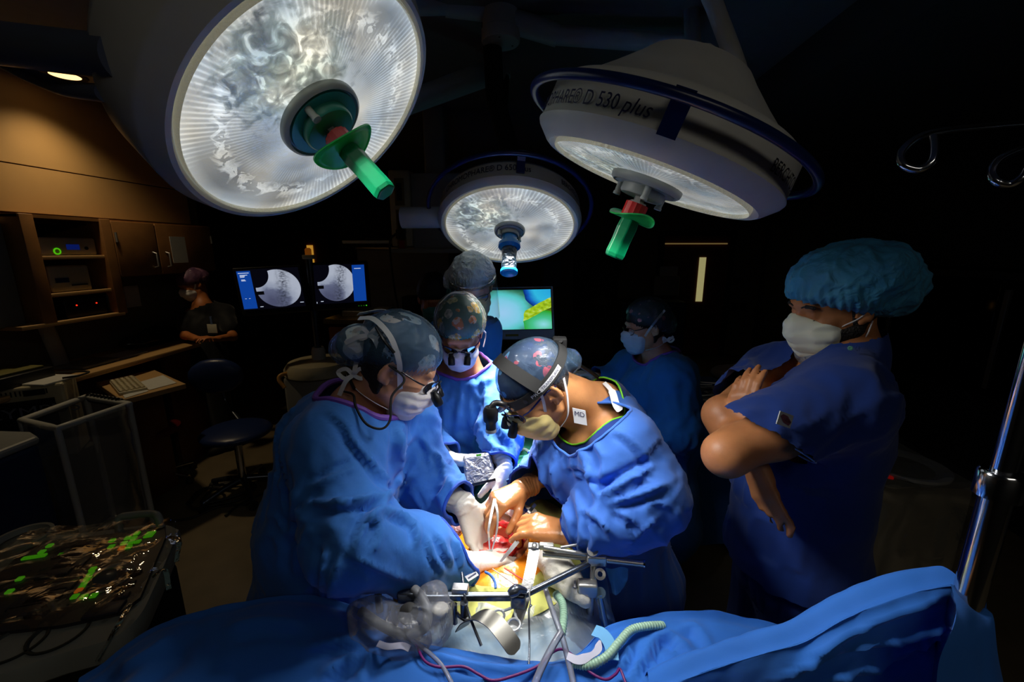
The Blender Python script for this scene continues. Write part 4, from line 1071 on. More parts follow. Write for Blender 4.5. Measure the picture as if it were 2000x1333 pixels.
M_hgreen2 = mat('guard_green', L(20, 185, 80), .35, sss=.8)
M_hred = mat('collar_red', L(205, 45, 45), .35)
M_plate = mat('hub_grey', L(165, 170, 165), .4)
M_plateg = mat('hub_teal', L(60, 160, 138), .35)
M_letter = mat('navy_lettering', L(24, 30, 78), .45)
def surgical_lamp(key, label, lens, prof, ring=None, lettering=(), pegs=0, up=None, hub_r=.33, green=False):
    c, n, r, _, _ = LAMPS[key]
    c = np.asarray(c, float); n = nrm(n); ax = -n
    t = thing('surgical_light', tuple(c), label, 'surgical light', 'ceiling hung operating lights')
    MB().lathe(prof, c, ax, 96).build('housing', M_cream, t)
    MB().lathe([(r * .994, .012), (r * .994, -.004), (r * 1.001, -.007), (r * 1.008, -.005), (r * 1.010, .004)], c, ax, 96).build('glass_rim', M_rim, t)
    u = nrm(up - n * (up @ n)); w = np.cross(u, n)                 # u = up on the glass, w = right
    nr, na = 10, 72; vs = []; uvs = []
    for i in range(nr + 1):
        rr = r * i / nr
        for k in range(na):
            a = 2 * PI * k / na
            vs.append(c + n * (.0 + .010 * (1 - (i / nr) ** 2) - .002) + rr * (math.cos(a) * w + math.sin(a) * u)); uvs.append((.5 + .5 * i / nr * math.cos(a), .5 + .5 * i / nr * math.sin(a)))
    fs = [(i * na + k, i * na + (k + 1) % na, (i + 1) * na + (k + 1) % na, (i + 1) * na + k) for i in range(nr) for k in range(na)]
    o = link_mesh('glass', vs, fs, lens, t)
    uv = o.data.uv_layers.new(name='UVMap')
    for lp in o.data.loops: uv.data[lp.index].uv = uvs[lp.vertex_index]
    hr = r * hub_r
    hub = MB().lathe([(hr * 1.02, 0), (hr * 1.02, .012), (hr, .018), (hr * .93, .022), (hr * .90, .016), (1e-4, .016)], c, n, 64).build('hub_ring', M_plate, t)
    MB().lathe([(hr * .86, .015), (hr * .86, .022), (1e-4, .022)], c, n, 64).build('hub_disc', M_plateg if green else M_plate, t)
    MB().lathe([(hr * .62, .02), (hr * .62, .036), (hr * .58, .040), (1e-4, .040)], c, n, 64).build('hub_cap', M_plateg if green else M_plate, t)
    for k in range(pegs):
        a = k * 2 * PI / pegs + 2.6; q = c + hr * .74 * (math.cos(a) * w + math.sin(a) * u)
        MB().lathe([(.0075, .015), (.0065, .042), (.008, .043), (.008, .048), (1e-4, .049)], q, n, 20).build('peg', M_plate, t)
    if ring:
        rr, hh, rt = ring
        MB().tube([c + ax * hh + rr * (math.cos(a) * w + math.sin(a) * u) for a in np.linspace(0, 2 * PI, 96, endpoint=False)], rt, 14, closed=True).build('handrail', M_ring, t)
        pr = [p_ for p_ in prof if p_[1] > .02]
        for a in bracket_angles(ring_brackets[key], c, ax, u, w, rr, hh):
            d = math.cos(a) * w + math.sin(a) * u; tg = -math.sin(a) * w + math.cos(a) * u
            r1 = max(p_[0] for p_ in prof)
            q = [c + d * (rr + rt * .6) + ax * (hh + rt * .8), c + d * (r1 + .016) + ax * (hh - .008), c + d * (r1 + .004) + ax * (hh - .05)]
            q0 = c + d * (rr - .02) + ax * (hh + rt * 1.1)
            MB().ribbon([q0] + q, .030, tg * 0 + d, .008).build('bracket', M_ring, t)
    for s_, size, ang0, hh, rr, font_kw in lettering:
        def place(x, y, ang0=ang0, hh=hh, rr=rr):
            a = ang0 - x / rr * 1.0
            d = math.cos(a) * w + math.sin(a) * u
            return c + d * (rr + .0012) + ax * (hh + y)
        text_mesh(s_, size, M_letter if 'BER' not in s_ else M_black, t, 'lettering', place, xs=font_kw.get('xs', .82), shear=font_kw.get('shear', 0), align='LEFT')
    return t, c, n, u, w
ring_brackets = {}
def bracket_angles(px, c, ax, u, w, rr, hh):
    best, ba = 1e9, 0
    for a in np.linspace(-PI, PI, 721):
        d = math.cos(a) * w + math.sin(a) * u; q = c + ax * hh + d * rr
        if d @ (_O - q) < 0: continue
        v = q - _O; e = (CXP + FPX * (v @ _rt) / (v @ _fw) - px) ** 2
        if e < best: best, ba = e, a
    return [ba, ba + 2 * PI / 3, ba - 2 * PI / 3]
VUP = A(0, -.25, 1.0)
def lamp_handle(t, c, n, u, w, guard_at=.085, tip=.195, roll=0.0):
    MB().lathe([(.012, .038), (.012, .05), (.019, .05), (.019, .058)], c, n, 6).build('hex_nut', M_steel, t)
    m = MB()
    na = 28; vs = []
    for h in np.linspace(.054, guard_at, 6):
        for k in range(na): vs.append(c + n * h + (.0235 + .0014 * (k % 2)) * (math.cos(2 * PI * k / na) * w + math.sin(2 * PI * k / na) * u))
    fs = [(i * na + k, i * na + (k + 1) % na, (i + 1) * na + (k + 1) % na, (i + 1) * na + k) for i in range(5) for k in range(na)] + [tuple(range(na - 1, -1, -1)), tuple(5 * na + k for k in range(na))]
    m.add(vs, fs).build('collar', M_hred, t)
    h = MB(); rings = [(.0215, guard_at), (.0235, guard_at + .02), (.0225, guard_at + .05), (.0235, tip - .01), (.0215, tip), (1e-4, tip)]
    h.lathe(rings, c, n, 6)
    ho = h.build('handle', M_hgreen, t, smooth=False, bevel=.003)
    vs = []; fs = []; na = 48; th = .003
    cr, sr = math.cos(roll), math.sin(roll); p1 = cr * w + sr * u; p2 = -sr * w + cr * u
    for side in (0, 1):
        for rr in (0, .5, .8, 1.0):
            for k in range(na):
                a = 2 * PI * k / na; ex, ey = .066 * rr * math.copysign(abs(math.cos(a)) ** 1.1, math.cos(a)), .046 * rr * math.sin(a)
                bend = -.016 * (ex / .066) ** 2
                vs.append(c + n * (guard_at + bend + th * side) + ex * p1 + ey * p2)
    for sd in (0, 1):
        for i in range(3):
            for k in range(na):
                b = sd * 4 * na; q = (b + i * na + k, b + i * na + (k + 1) % na, b + (i + 1) * na + (k + 1) % na, b + (i + 1) * na + k)
                fs.append(q if sd else q[::-1])
    fs += [(3 * na + k, 3 * na + (k + 1) % na, 7 * na + (k + 1) % na, 7 * na + k) for k in range(na)]
    link_mesh('guard', vs, fs, M_hgreen2, ho)
R_ = .25
profL = [(.254, .004), (.260, -.004), (.268, -.003), (.285, .030), (.288, .036), (.289, .12), (.275, .15), (.15, .21), (1e-4, .215)]
tL, cL, nL, uL, wL = surgical_lamp('left', 'large lit operating light at upper left with a green handle', lens_mat('ribbed_glass_left', .66, (.76, .88, .98, 1), (1.0, .95, .80, 1), .6, 150), profL, None, (), 2, VUP, .33, True)
lamp_handle(tL, cL, nL, uL, wL, .088, .20, .6)
profR = [(.212, .004), (.226, -.004), (.233, .0), (.256, .022), (.259, .028), (.255, .036), (.251, .095), (.244, .106), (.215, .118), (.17, .155), (.125, .195), (.105, .215), (1e-4, .22)]
ring_brackets['right'] = 1335
tR, cR, nR, uR, wR = surgical_lamp('right', 'tilted operating light with navy handrail at upper right', lens_mat('ribbed_glass_right', .36, (.70, .86, .95, 1), (.95, .95, .88, 1), 2.3, 120), profR, (.288, .072, .0085),
    (('CHROMOPHARE', .050, -1.02 - 1.62, .118, .2545, {'xs': .66}),), 3, VUP, .36)
lamp_handle(tR, cR, nR, uR, wR, .088, .175, .15)
profM = [(.272, .004), (.288, -.006), (.296, .002), (.304, .020), (.301, .028), (.298, .085), (.288, .10), (.22, .125), (.13, .17), (1e-4, .18)]
ring_brackets['middle'] = 1020
tM, cM, nM, uM, wM = surgical_lamp('middle', 'smaller looking lit operating light hanging in the centre with a wrapped blue handle', lens_mat('ribbed_glass_middle', .58, (.80, .9, .95, 1), (1.0, .96, .84, 1), 1.4, 100), profM, (.347, .080, .0095), (), 2, VUP, .24)
M_wrapd = mat('crinkled_dark_wrap', L(40, 62, 78), .12, bump=1.0, bscale=70)
M_wrapb = mat('blue_plastic_ring', L(20, 120, 190), .25)
MB().lathe([(.03, .03), (.034, .07), (.046, .075), (.047, .09), (.036, .10), (1e-4, .10)], cM, nM, 40).build('guard', M_wrapb, tM)
hm = MB().lathe([(.030, .09), (.033, .11), (.029, .14), (.032, .17), (.031, .2), (1e-4, .2)], cM, nM, 40).build('handle', M_wrapd, tM)
MB().lathe([(.032, .195), (.036, .2), (.036, .212), (.03, .216), (.020, .208), (1e-4, .206)], cM, nM, 40).build('end_ring', M_wrapb, hm)
# lettering round the drums, placed at the angle where it faces the room
def drum_text(t, c, n, u, w, s, size, px, py, h0, rr, xs, shear=0.0, m_=None, slope=0.0, al='LEFT'):
    """lettering whose left end lies where the pixel ray meets the drum"""
    best, ba = 1e9, 0
    for a in np.linspace(-PI, PI, 721):
        d = math.cos(a) * w + math.sin(a) * u; q = c - n * h0 + d * rr
        if d @ (_O - q) < -.02: continue
        v = q - _O; z = v @ _fw; e = (CXP + FPX * (v @ _rt) / z - px) ** 2
        if e < best: best, ba = e, a
    def place(x, y):
        a = ba + x / rr * sgn; d = math.cos(a) * w + math.sin(a) * u
        return c + d * (rr + .0015) - n * (h0 + y - slope * x)
    d1 = (math.cos(ba + .05) - math.cos(ba)) * w + (math.sin(ba + .05) - math.sin(ba)) * u
    sgn = 1.0 if d1 @ _rt > 0 else -1.0
    return text_mesh(s, size, m_ or M_letter, t, 'lettering', place, align=al, xs=xs, shear=shear)
bpy.data.objects.remove(next(o for o in tR.children if o.name.startswith('lettering')))
drum_text(tR, cR, nR, uR, wR, 'CHROMOPHARE\u00ae', .033, 1136, 208, .050, .2560, .80, al='RIGHT')
drum_text(tR, cR, nR, uR, wR, 'D 530', .033, 1142, 208, .050, .2560, .84)
drum_text(tR, cR, nR, uR, wR, 'plus', .033, 1217, 212, .050, .2560, .9, .25)
drum_text(tR, cR, nR, uR, wR, 'BERCHTOLD', .030, 1507, 345, .052, .2555, .75, 0, M_black)
drum_text(tM, cM, nM, uM, wM, 'CHROMOPHARE\u00ae D 650 plus', .036, 872, 360, .056, .3005, .80)
drum_text(tM, cM, nM, uM, wM, 'BERCHTOLD', .032, 1096, 360, .056, .3005, .75, 0, M_black)
# ------------------------------------------------------------------ ceiling mount and arms
M_arm = mat('arm_paint', L(205, 212, 220), .4)
hubp = P(978, 75, 1.95)
t = thing('lamp_ceiling_mount', (hubp[0], hubp[1], 2.95), 'round central ceiling hub with arms reaching to the operating lights', 'lamp mount')
MB().lathe([(1e-4, 0), (.085, 0), (.09, .006), (.09, .05), (.084, .055), (.084, .16), (.09, .17), (.09, .33), (.12, .34), (.12, .5), (1e-4, .5)], hubp + A(0, 0, -.02), A(0, 0, 1), 48).build('hub', M_cream, t)
for k in range(3): MB().lathe([(1e-4, -.002), (.004, -.002), (.004, .001)], hubp + A(.06 * math.cos(k * 2.1 + .5), .06 * math.sin(k * 2.1 + .5), -.02), A(0, 0, 1), 10).build('screw', M_black, t)
zA = hubp[2]
a1 = P(1010, 62, 1.95); a2 = P(1330, 95, 2.0)
MB().tube([hubp + A(.05, 0, .07), P(1090, 68, 1.95)], .050, 20).build('arm_sleeve', M_arm, t)
MB().tube([P(1085, 68, 1.95), P(1360, 88, 1.98)], .042, 20).build('arm', M_arm, t)
MB().tube([hubp + A(-.05, 0, .12), P(870, 8, 1.9)], .050, 20).build('arm_sleeve', M_arm, t)
MB().tube([P(875, 8, 1.9), P(720, 10, 1.75)], .042, 20).build('arm', M_arm, t)
j1 = P(962, 140, 2.3)
MB().tube([hubp + A(0, .02, .2), A(hubp[0], j1[1] - .05, zA + .2), P(985, 60, 2.35)], .04, 16).build('arm', M_arm, t)
MB().tube([P(985, 50, 2.35), P(985, 150, 2.33)], .035, 16).build('swivel_post', M_arm, t)
MB().tube([P(985, 150, 2.33), P(982, 215, 2.33)], .028, 16).build('brake_collar', M_black, t)
MB().cyl(j1 + A(-.01, -.05, 0), j1 + A(.01, .06, 0), .075, 32).build('joint', M_arm, t)
MB().tube([j1, P(800, 200, 2.05), P(745, 225, 1.9)], [.062, .052, .05], 18).build('spring_arm', M_arm, t)
MB().box(j1 + A(-.006, -.058, -.035), j1 + A(.006, -.048, .035)).build('slot', M_black, t, smooth=False)
# right lamp suspension
topR = cR - nR * .215
t2 = thing('lamp_yoke', tuple(topR), 'pale drop post and slanting yoke bar above the right operating light', 'lamp yoke')
MB().tube([P(1345, -120, 1.95), P(1352, 60, 1.9), P(1356, 130, 1.7)], .034, 18).build('drop_post', M_arm, t2)
yk = [P(1362, -80, 1.25), P(1395, 10, 1.2), P(1432, 110, 1.16), P(1440, 150, 1.13), topR - nR * .02]
MB().tube(spline(yk, 6), [.026] * 6 + [.024] * 19, 16).build('yoke_bar', M_cream, t2)
MB().tube([P(1356, 130, 1.7), topR + A(.05, .1, .02), topR], .03, 16).build('yoke_joint', M_arm, t2)
# left lamp arm
t3 = thing('lamp_side_arm', tuple(P(100, 90, .65)), 'thick dark arm holding the large left operating light', 'lamp arm')
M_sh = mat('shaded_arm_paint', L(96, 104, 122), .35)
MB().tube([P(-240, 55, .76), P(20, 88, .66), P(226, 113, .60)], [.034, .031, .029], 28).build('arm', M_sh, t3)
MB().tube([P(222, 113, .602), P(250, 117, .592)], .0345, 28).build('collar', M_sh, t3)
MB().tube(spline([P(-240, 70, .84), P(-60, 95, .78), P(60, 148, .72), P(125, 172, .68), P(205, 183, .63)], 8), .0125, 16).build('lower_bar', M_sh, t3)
s0 = cM - nM * .06
MB().tube([s0 - .30 * wM, s0 - .47 * wM], .045, 24).build('stub_arm', M_arm, tM)
MB().tube([cM - nM * .178, cM - nM * .26 + A(0, .05, .1), A(cM[0] - .1, cM[1] + .4, 2.6), A(cM[0] - .12, cM[1] + .42, 2.95)], .045, 20).build('suspension_stem', M_blackm, tM)
# ================================================================== right side: drip stand, machine, glass cabinet
pb = P(1893, 1160, .62); pt_ = P(1990, 740, .62)
t = thing('drip_stand', (pb[0], pb[1], 0), 'chrome drip stand rising through the blue drape at the right edge', 'drip stand')
bx, by = pb[0], pb[1]
MB().cyl((bx, by, .05), (bx, by, 1.58), .0175, 28).build('lower_tube', M_chrome, t)
MB().cyl((bx, by, 1.55), (bx, by, 2.02), .013, 28).build('upper_tube', M_chrome, t)
zc_ = zline(1930, 940, A(bx, by, 0))[2]
MB().lathe([(.018, -.02), (.025, -.018), (.025, .016), (.022, .02), (.018, .02)], (bx, by, zc_), A(0, 0, 1), 32).build('clamp_ring', M_chrome, t)
MB().box((bx + .02, by - .012, zc_ - .018), (bx + .10, by + .012, zc_ + .016), bev=.006).build('clamp_knob', M_black, t)
for k in range(5):
    a_ = k * 2 * PI / 5; e = A(bx + .28 * math.cos(a_), by + .28 * math.sin(a_), .06)
    MB().tube([(bx, by, .10), e], [.018, .012]).build('leg', M_dsteel, t)
    MB().cyl(e + A(-.012, 0, -.03), e + A(.012, 0, -.03), .03).cyl(e, e - A(0, 0, .03), .006).build('castor', M_rubber, t)
hz = .74
def hook(pts, z):
    return MB().tube(spline([P(x, y, z + dz) for x, y, dz in pts], 10), .0062, 14)
hook(((2080, 238, .0), (2000, 241, 0), (1920, 248, 0), (1850, 255, 0), (1800, 266, 0), (1768, 288, .0), (1758, 308, .0), (1768, 325, -.005), (1795, 331, -.012), (1818, 318, -.02), (1825, 295, -.02), (1824, 266, -.014)), .72).build('hook', M_chrome, t)
hook(((2080, 270, 0), (2010, 288, 0), (1968, 303, 0), (1945, 318, 0), (1937, 340, 0), (1948, 356, -.005), (1972, 360, -.01), (1995, 348, -.02), (2010, 325, -.02)), .70).build('hook', M_chrome, t)
MB().tube([(bx, by, 2.0), P(2080, 255, .70)], .008, 14).build('hook_stem', M_chrome, t)
# plastic covered anaesthesia machine
zg = 1.0
g = [Ph(x, y, zg) for x, y in ((1640, 945), (1908, 945), (1722, 878))]
t = thing('anaesthesia_machine', (g[0][0] + .2, g[0][1] + .2, 0), 'grey machine under clear plastic behind the man in scrubs', 'machine')
gx0, gx1, gy0 = g[0][0] + .0, g[1][0], g[1][1]
gy1 = gy0 + .42
MB().box((gx0, gy0, .08), (gx1, gy1, zg), bev=.012).build('cabinet', mat('machine_grey', L(120, 118, 108), .5), t)
c = Ph(1770, 915, zg)
MB().lathe([(.10, .0), (.14, .012), (.15, .012), (.15, 0)], c + A(0, .02, 0), A(0, 0, 1), 40).build('round_tray', M_grey, t)
for px in (1714, 1738): MB().lathe([(1e-4, .006), (.011, .006), (.012, 0)], Ph(px, 934, zg), A(0, 0, 1), 16).build('red_button', mat('red_button', L(190, 30, 20), .4, emit=L(220, 30, 20), estr=.18), t)
sheet('plastic_cover', [[A(gx0, gy1, zg + .02), A((gx0 + gx1) / 2, gy1, zg + .02), A(gx1 + .01, gy1, zg + .02)], [A(gx0, gy0 - .01, zg + .016), A((gx0 + gx1) / 2, gy0 - .01, zg + .016), A(gx1 + .02, gy0 - .01, zg + .016)],
      [A(gx0, gy0 - .03, zg - .1), A((gx0 + gx1) / 2, gy0 - .03, zg - .1), A(gx1 + .03, gy0 - .03, zg - .1)], [A(gx0, gy0 - .06, .35), A((gx0 + gx1) / 2, gy0 - .05, .35), A(gx1 + .04, gy0 - .05, .35)]],
      film('machine_wrap', L(220, 225, 225), .04, .10, .15, 8, .4), t, 12, 10, .016, (7, 7, 3))
for sx in (gx0 + .06, gx1 - .06):
    for sy in (gy0 + .08, gy1 - .08): MB().cyl((sx - .02, sy, .045), (sx + .02, sy, .045), .045).box((sx - .01, sy - .02, .04), (sx + .01, sy + .02, .09)).build('castor', M_rubber, t)
q = Ph(1960, 930, .9)
# glass fronted supply cabinet along the right wall
zcab = Px(1900, 528, 3.2)[2]
t = thing('supply_cabinet', (3.5, .8, 0), 'long dark glass fronted supply cabinet on the right wall', 'cabinet')
MB().box((3.22, .3, .0), (3.78, 5.0, zcab), bev=.005).build('casing', M_blackm, t)
MB().box((3.17, .28, zcab - .05), (3.79, 5.02, zcab + .0), bev=.006).build('cornice', mat('cabinet_trim', L(58, 54, 50), .4), t)
for k in range(5):
    ya = .35 + k * .93
    d = MB().box((3.195, ya, .85), (3.21, ya + .9, zcab - .07), bev=.003).build('glass_door', mat('smoked_glass', L(12, 13, 15), .08), t)
    MB().box((3.185, ya + .86, .9), (3.198, ya + .885, zcab - .12)).build('door_pull', M_steel, d, smooth=False)
for k in range(4):
    q = Px((1790, 1850, 1900, 1960)[k], (760, 720, 650, 760)[k], 3.15)
# instrument table behind the nurse
zi = .98
ii = [Ph(x, y, zi) for x, y in ((1330, 800), (1480, 800), (1480, 735), (1325, 735))]
t = thing('instrument_table', (ii[0][0], ii[0][1], 0), 'instrument table under a long dark blue drape right of the nurse', 'table')
x0, x1, y0, y1 = ii[0][0] - .02, ii[1][0] + .25, ii[0][1], ii[0][1] + .65
ring_ = lambda z, e: [A(x0 - e, y1 + e, z), A(x0 - e, y0 - e, z), A((x0 + x1) / 2, y0 - e * 1.2, z), A(x1 + e, y0 - e, z), A(x1 + e, y1 + e, z)]
MB().box((x0, y0, zi - .03), (x1, y1, zi)).build('table_top', M_steel, t, smooth=False)
MB().box((x0 - .006, y0 - .006, zi), (x1 + .006, y1, zi + .004)).build('top_cover', cloth('table_drape', L(30, 85, 150), .3), t, smooth=False)
sheet('drape', [ring_(zi + .004, .004), ring_(zi - .05, .014), ring_(.6, .03), ring_(.15, .05)], cloth('table_drape', L(30, 85, 150), .3), t, 8, 6, .02, (5, 5, 1))
for lx in (x0 + .05, x1 - .05):
    for ly in (y0 + .05, y1 - .05): MB().cyl((lx, ly, 0), (lx, ly, zi - .03), .018).build('leg', M_steel, t)
rg = random.Random(5)
for k in range(26):
    c = A(*(Ph(rg.uniform(1365, 1412), rg.uniform(756, 792), zi + .01)))
    a_ = rg.uniform(-.6, 1.0); d = A(math.cos(a_), math.sin(a_), 0) * .075; z = A(0, 0, .006 + .004 * (k % 6))
    m = MB()
    m.tube([c - d + z, c + z, c + d + z + A(0, 0, .006)], [.0035, .004, .002], 8)
    m.tube([c - d * .9 + A(-d[1], d[0], 0) * .12 + z, c + z + A(0, 0, .003), c + d + z + A(0, 0, .01)], [.0035, .004, .002], 8)
    for s_ in (0, 1):
        rc = c - d * 1.1 + A(-d[1], d[0], 0) * (.14 * s_ - .0) + z
        m.tube([rc + .011 * A(math.cos(b_), math.sin(b_), 0) for b_ in np.linspace(0, 2 * PI, 12, endpoint=False)], .0024, 6, closed=True)
    tag(m.build('surgical_clamp', M_steel), 'shiny steel clamp in the pile on the instrument table right of the nurse', 'clamp', 'steel clamps piled on the instrument table')
q = Ph(1430, 742, zi)
sdf_obj('crumpled_towel', s_union([s_ell(q + A(0, 0, .05), (.14, .1, .04)), s_ell(q + A(.1, .03, .06), (.08, .08, .05))], .03), cloth('tan_towel', L(150, 130, 110), .6, 20), None, .014, disp=lambda V: .014 * ridged(V * 11))
tag(bpy.data.objects['crumpled_towel'], 'crumpled tan towel at the back of the instrument table', 'towel')
q = Ph(1165, 735, .92)
o_, _, _ = sdf_obj('white_towel', s_union([s_ell(q, (.12, .09, .05)), s_ell(q + A(.1, .02, .015), (.07, .07, .05))], .04), cloth('white_towel', L(175, 175, 165), .6, 20), None, .014, disp=lambda V: .014 * ridged(V * 10))
tag(o_, 'crumpled off white towel in front of the gowned nurse', 'towel')
t = thing('side_table', (q[0], q[1], 0), 'small draped table under the off white towel', 'table')
MB().box((q[0] - .3, q[1] - .2, q[2] - .08), (q[0] + .2, q[1] + .3, q[2] - .045), bev=.005).build('table_top', cloth('table_drape', L(30, 85, 150), .3), t)
for lx in (-.27, .17):
    for ly in (-.17, .27): MB().cyl((q[0] + lx, q[1] + ly, 0), (q[0] + lx, q[1] + ly, q[2] - .08), .016).build('leg', M_steel, t)
# ================================================================== people: shared builders
def HMAT(yaw, pitch, roll=0.0):
    yaw, pitch, roll = map(math.radians, (yaw, pitch, roll))
    f0 = A(math.cos(yaw), math.sin(yaw), 0); z = A(0, 0, 1); r0 = np.cross(f0, z)
    F = f0 * math.cos(pitch) - z * math.sin(pitch); U = z * math.cos(pitch) + f0 * math.sin(pitch)
    return np.stack([r0 * math.cos(roll) - U * math.sin(roll), F, U * math.cos(roll) + r0 * math.sin(roll)], 1)
def head_sdf(ears=True, lids=True, jaw=1.0):
    """local: x right, y forward, z up"""
    skull = s_union([s_ell((0, -.018, .045), (.075, .095, .085)), s_ell((0, .028, -.02), (.062 * jaw, .068, .085)), s_cone((0, -.02, -.02), (0, .02, -.05), .062 * jaw)], .03)
    feat = [s_cone((s * .058 * jaw, .005, -.055), (s * .022, .066, -.098), .018, .017) for s in (-1, 1)] + [s_ell((0, .072, -.096), (.026, .02, .018))]
    feat += [s_ell((s * .042, .062, -.022), (.024, .024, .022)) for s in (-1, 1)]
    feat += [s_cone((-.034, .084, .030), (.034, .084, .030), .0125)]
    nose = s_union([s_cone((0, .090, .014), (0, .110, -.022), .0075, .0115), s_ell((0, .112, -.028), (.011, .010, .009)), s_ell((.011, .101, -.030), (.008, .009, .007)), s_ell((-.011, .101, -.030), (.008, .009, .007))], .008)
    lips = [s_ell((0, .094, -.058), (.024, .009, .006)), s_ell((0, .092, -.070), (.021, .010, .007))]
    sock = [s_ell((s * .032, .104, .008), (.020, .018, .013)) for s in (-1, 1)]
    eyes = [s_ell((s * .031, .077, .007), (.0155, .0145, .0135)) for s in (-1, 1)]
    lid = [s_cone((s * .018, .088, .002), (s * .046, .082, .001), .0022) for s in (-1, 1)]
    er = []
    for s in (-1, 1):
        a = math.radians(22); M = np.stack([nrm(A(1, s * .45, 0)), nrm(A(-s * .45, 1, -.2)), A(0, .2, 1)], 1)
        er.append((s_ell((s * .081, -.014, .0), (.0075, .019, .033), M), s_ell((s * .0875, -.008, .006), (.008, .0105, .019), M), s_ell((s * .079, -.004, -.026), (.006, .008, .010)), s_cone((s * .080, .004, -.004), (s * .078, .006, -.012), .004)))
    def f(x, y, z):
        d = skull(x, y, z)
        for g in feat: d = smin(d, g(x, y, z), .016)
        d = smin(d, nose(x, y, z), .009)
        for g in sock: d = smax(d, -g(x, y, z), .010)
        for g in eyes: d = smin(d, g(x, y, z), .003)
        if lids:
            for g in lid: d = smin(d, g(x, y, z), .003)
        for g in lips: d = smin(d, g(x, y, z), .005)
        if ears:
            for o_, i_, lobe, trag in er:
                e = smax(o_(x, y, z), -i_(x, y, z), .003); e = smin(smin(e, lobe(x, y, z), .006), trag(x, y, z), .004)
                d = smin(d, e, .005)
        return d
    f.lo = A(-.105, -.135, -.14); f.hi = A(.105, .135, .145)
    return f
HEAD = head_sdf()
def finger(base, d, n, lens, rads, curl):
    """chain of cones bending from d towards n"""
    out = []; p = np.asarray(base, float); a = 0.0; pts = [p]
    for l, c in zip(lens, curl):
        a += math.radians(c); v = d * math.cos(a) + n * math.sin(a); q = p + v * l; pts.append(q); p = q
    for k in range(3): out.append(s_cone(pts[k], pts[k + 1], rads[k], rads[k + 1]))
    return out, pts
def hand_sdf(wrist, d, n, side, curls=((20, 30, 20),) * 4, thumb=(0, 15, 10), spread=.10, scale=1.0, fat=0.0, fore=None, thumb_out=.75):
    """d: towards the fingers, n: the way the palm faces, side: 'R' or 'L'"""
    d = nrm(d); n = nrm(n - d * (np.asarray(n) @ d)); t = np.cross(d, n) if side == 'R' else np.cross(n, d); s = scale; w = np.asarray(wrist, float)
    mc = [(.028, .092), (.009, .096), (-.010, .092), (-.027, .084)]
    L_ = [(.043, .026, .021), (.047, .030, .022), (.043, .028, .021), (.034, .021, .019)]
    R_0 = [.0098, .0100, .0095, .0085]
    palm = [s_cone(w + t * x * .55 * s + d * .008, w + (t * x + d * y) * s + n * .002, (.0145 + fat) * s, (.0118 + fat) * s) for x, y in mc]
    palm += [s_cone(w - d * .012 * s - t * .010 * s, w - d * .012 * s + t * .010 * s, (.021 + fat) * s)]
    palm += [s_cone(w + (t * .018 + d * .02 + n * .008) * s, w + (t * .024 + d * .055 + n * .010) * s, (.016 + fat) * s, (.013 + fat) * s)]
    fg = []; tips = []
    for k, (x, y) in enumerate(mc):
        b = w + (t * x + d * y) * s; dd = nrm(d + t * spread * (1.5 - k) * 1.0); r0 = R_0[k]
        c, pts = finger(b, dd, n, [l * s for l in L_[k]], [(r0 + fat) * s, (r0 * .95 + fat) * s, (r0 * .88 + fat) * s, (r0 * .74 + fat) * s], curls[k]); fg.append(c); tips.append(pts)
    tb = w + (t * .026 + d * .022 + n * .006) * s
    td = nrm(d * (1 - thumb_out * .5) + t * thumb_out + n * .35)
    tn = nrm(n * .5 + d * .3 - t * .6)
    tn = nrm(tn - td * (tn @ td))
    c, pts = finger(tb, td, tn, [.040 * s, .033 * s, .027 * s], [(.0135 + fat) * s, (.0112 + fat) * s, (.0105 + fat) * s, (.0085 + fat) * s], thumb); fg.append(c); tips.append(pts)
    extra = [s_cone(w - d * .01, fore[0], (.022 + fat) * s, fore[1])] if fore is not None else []
    pf = s_union(palm + extra, .016 * s)
    ff = [s_union(c, .003) for c in fg]
    def f(X, Y, Z):
        r = pf(X, Y, Z)
        for g in ff: r = smin(r, g(X, Y, Z), .007 * s)
        return r
    f.lo = np.min([pf.lo] + [g.lo for g in ff], 0); f.hi = np.max([pf.hi] + [g.hi for g in ff], 0); f.tips = tips; f.t = t; f.n = n; f.d = d
    return f
def at_head(Hc, M): return lambda *p: np.asarray(Hc) + M @ np.asarray(p, float)
def body(t, m, Hc, M, NB, segs, fine=(), hands=(), hf=.0042, jaw=1.0, neck=.056):
    """one continuous skin surface: head, neck, trunk and limbs (segs: a, b, ra, rb)"""
    hd = s_local(HEAD if jaw == 1.0 else head_sdf(jaw=jaw), M, Hc); H = at_head(Hc, M)
    nk = s_union([s_cone(H(0, -.028, -.045), NB, neck, neck * 1.12), s_cone(H(0, .02, -.085), np.asarray(NB) + M[:, 1] * .03, neck * .62, neck * .85)], .02)
    tr = s_union([s_cone(*s_) for s_ in segs], .03) if segs else None
    hs = list(hands)
    def f(X, Y, Z):
        d = smin(hd(X, Y, Z), nk(X, Y, Z), .018)
        if tr is not None: d = smin(d, tr(X, Y, Z), .03)
        for h in hs: d = smin(d, h(X, Y, Z), .008)
        return d
    f.lo = np.min([hd.lo, nk.lo] + ([tr.lo] if tr else []) + [h.lo for h in hs], 0); f.hi = np.max([hd.hi, nk.hi] + ([tr.hi] if tr else []) + [h.hi for h in hs], 0)
    fl = [(hd.lo, hd.hi, hf)] + list(fine)
    return sdf_obj('body', f, m, t, .03, fl, smooth=1)
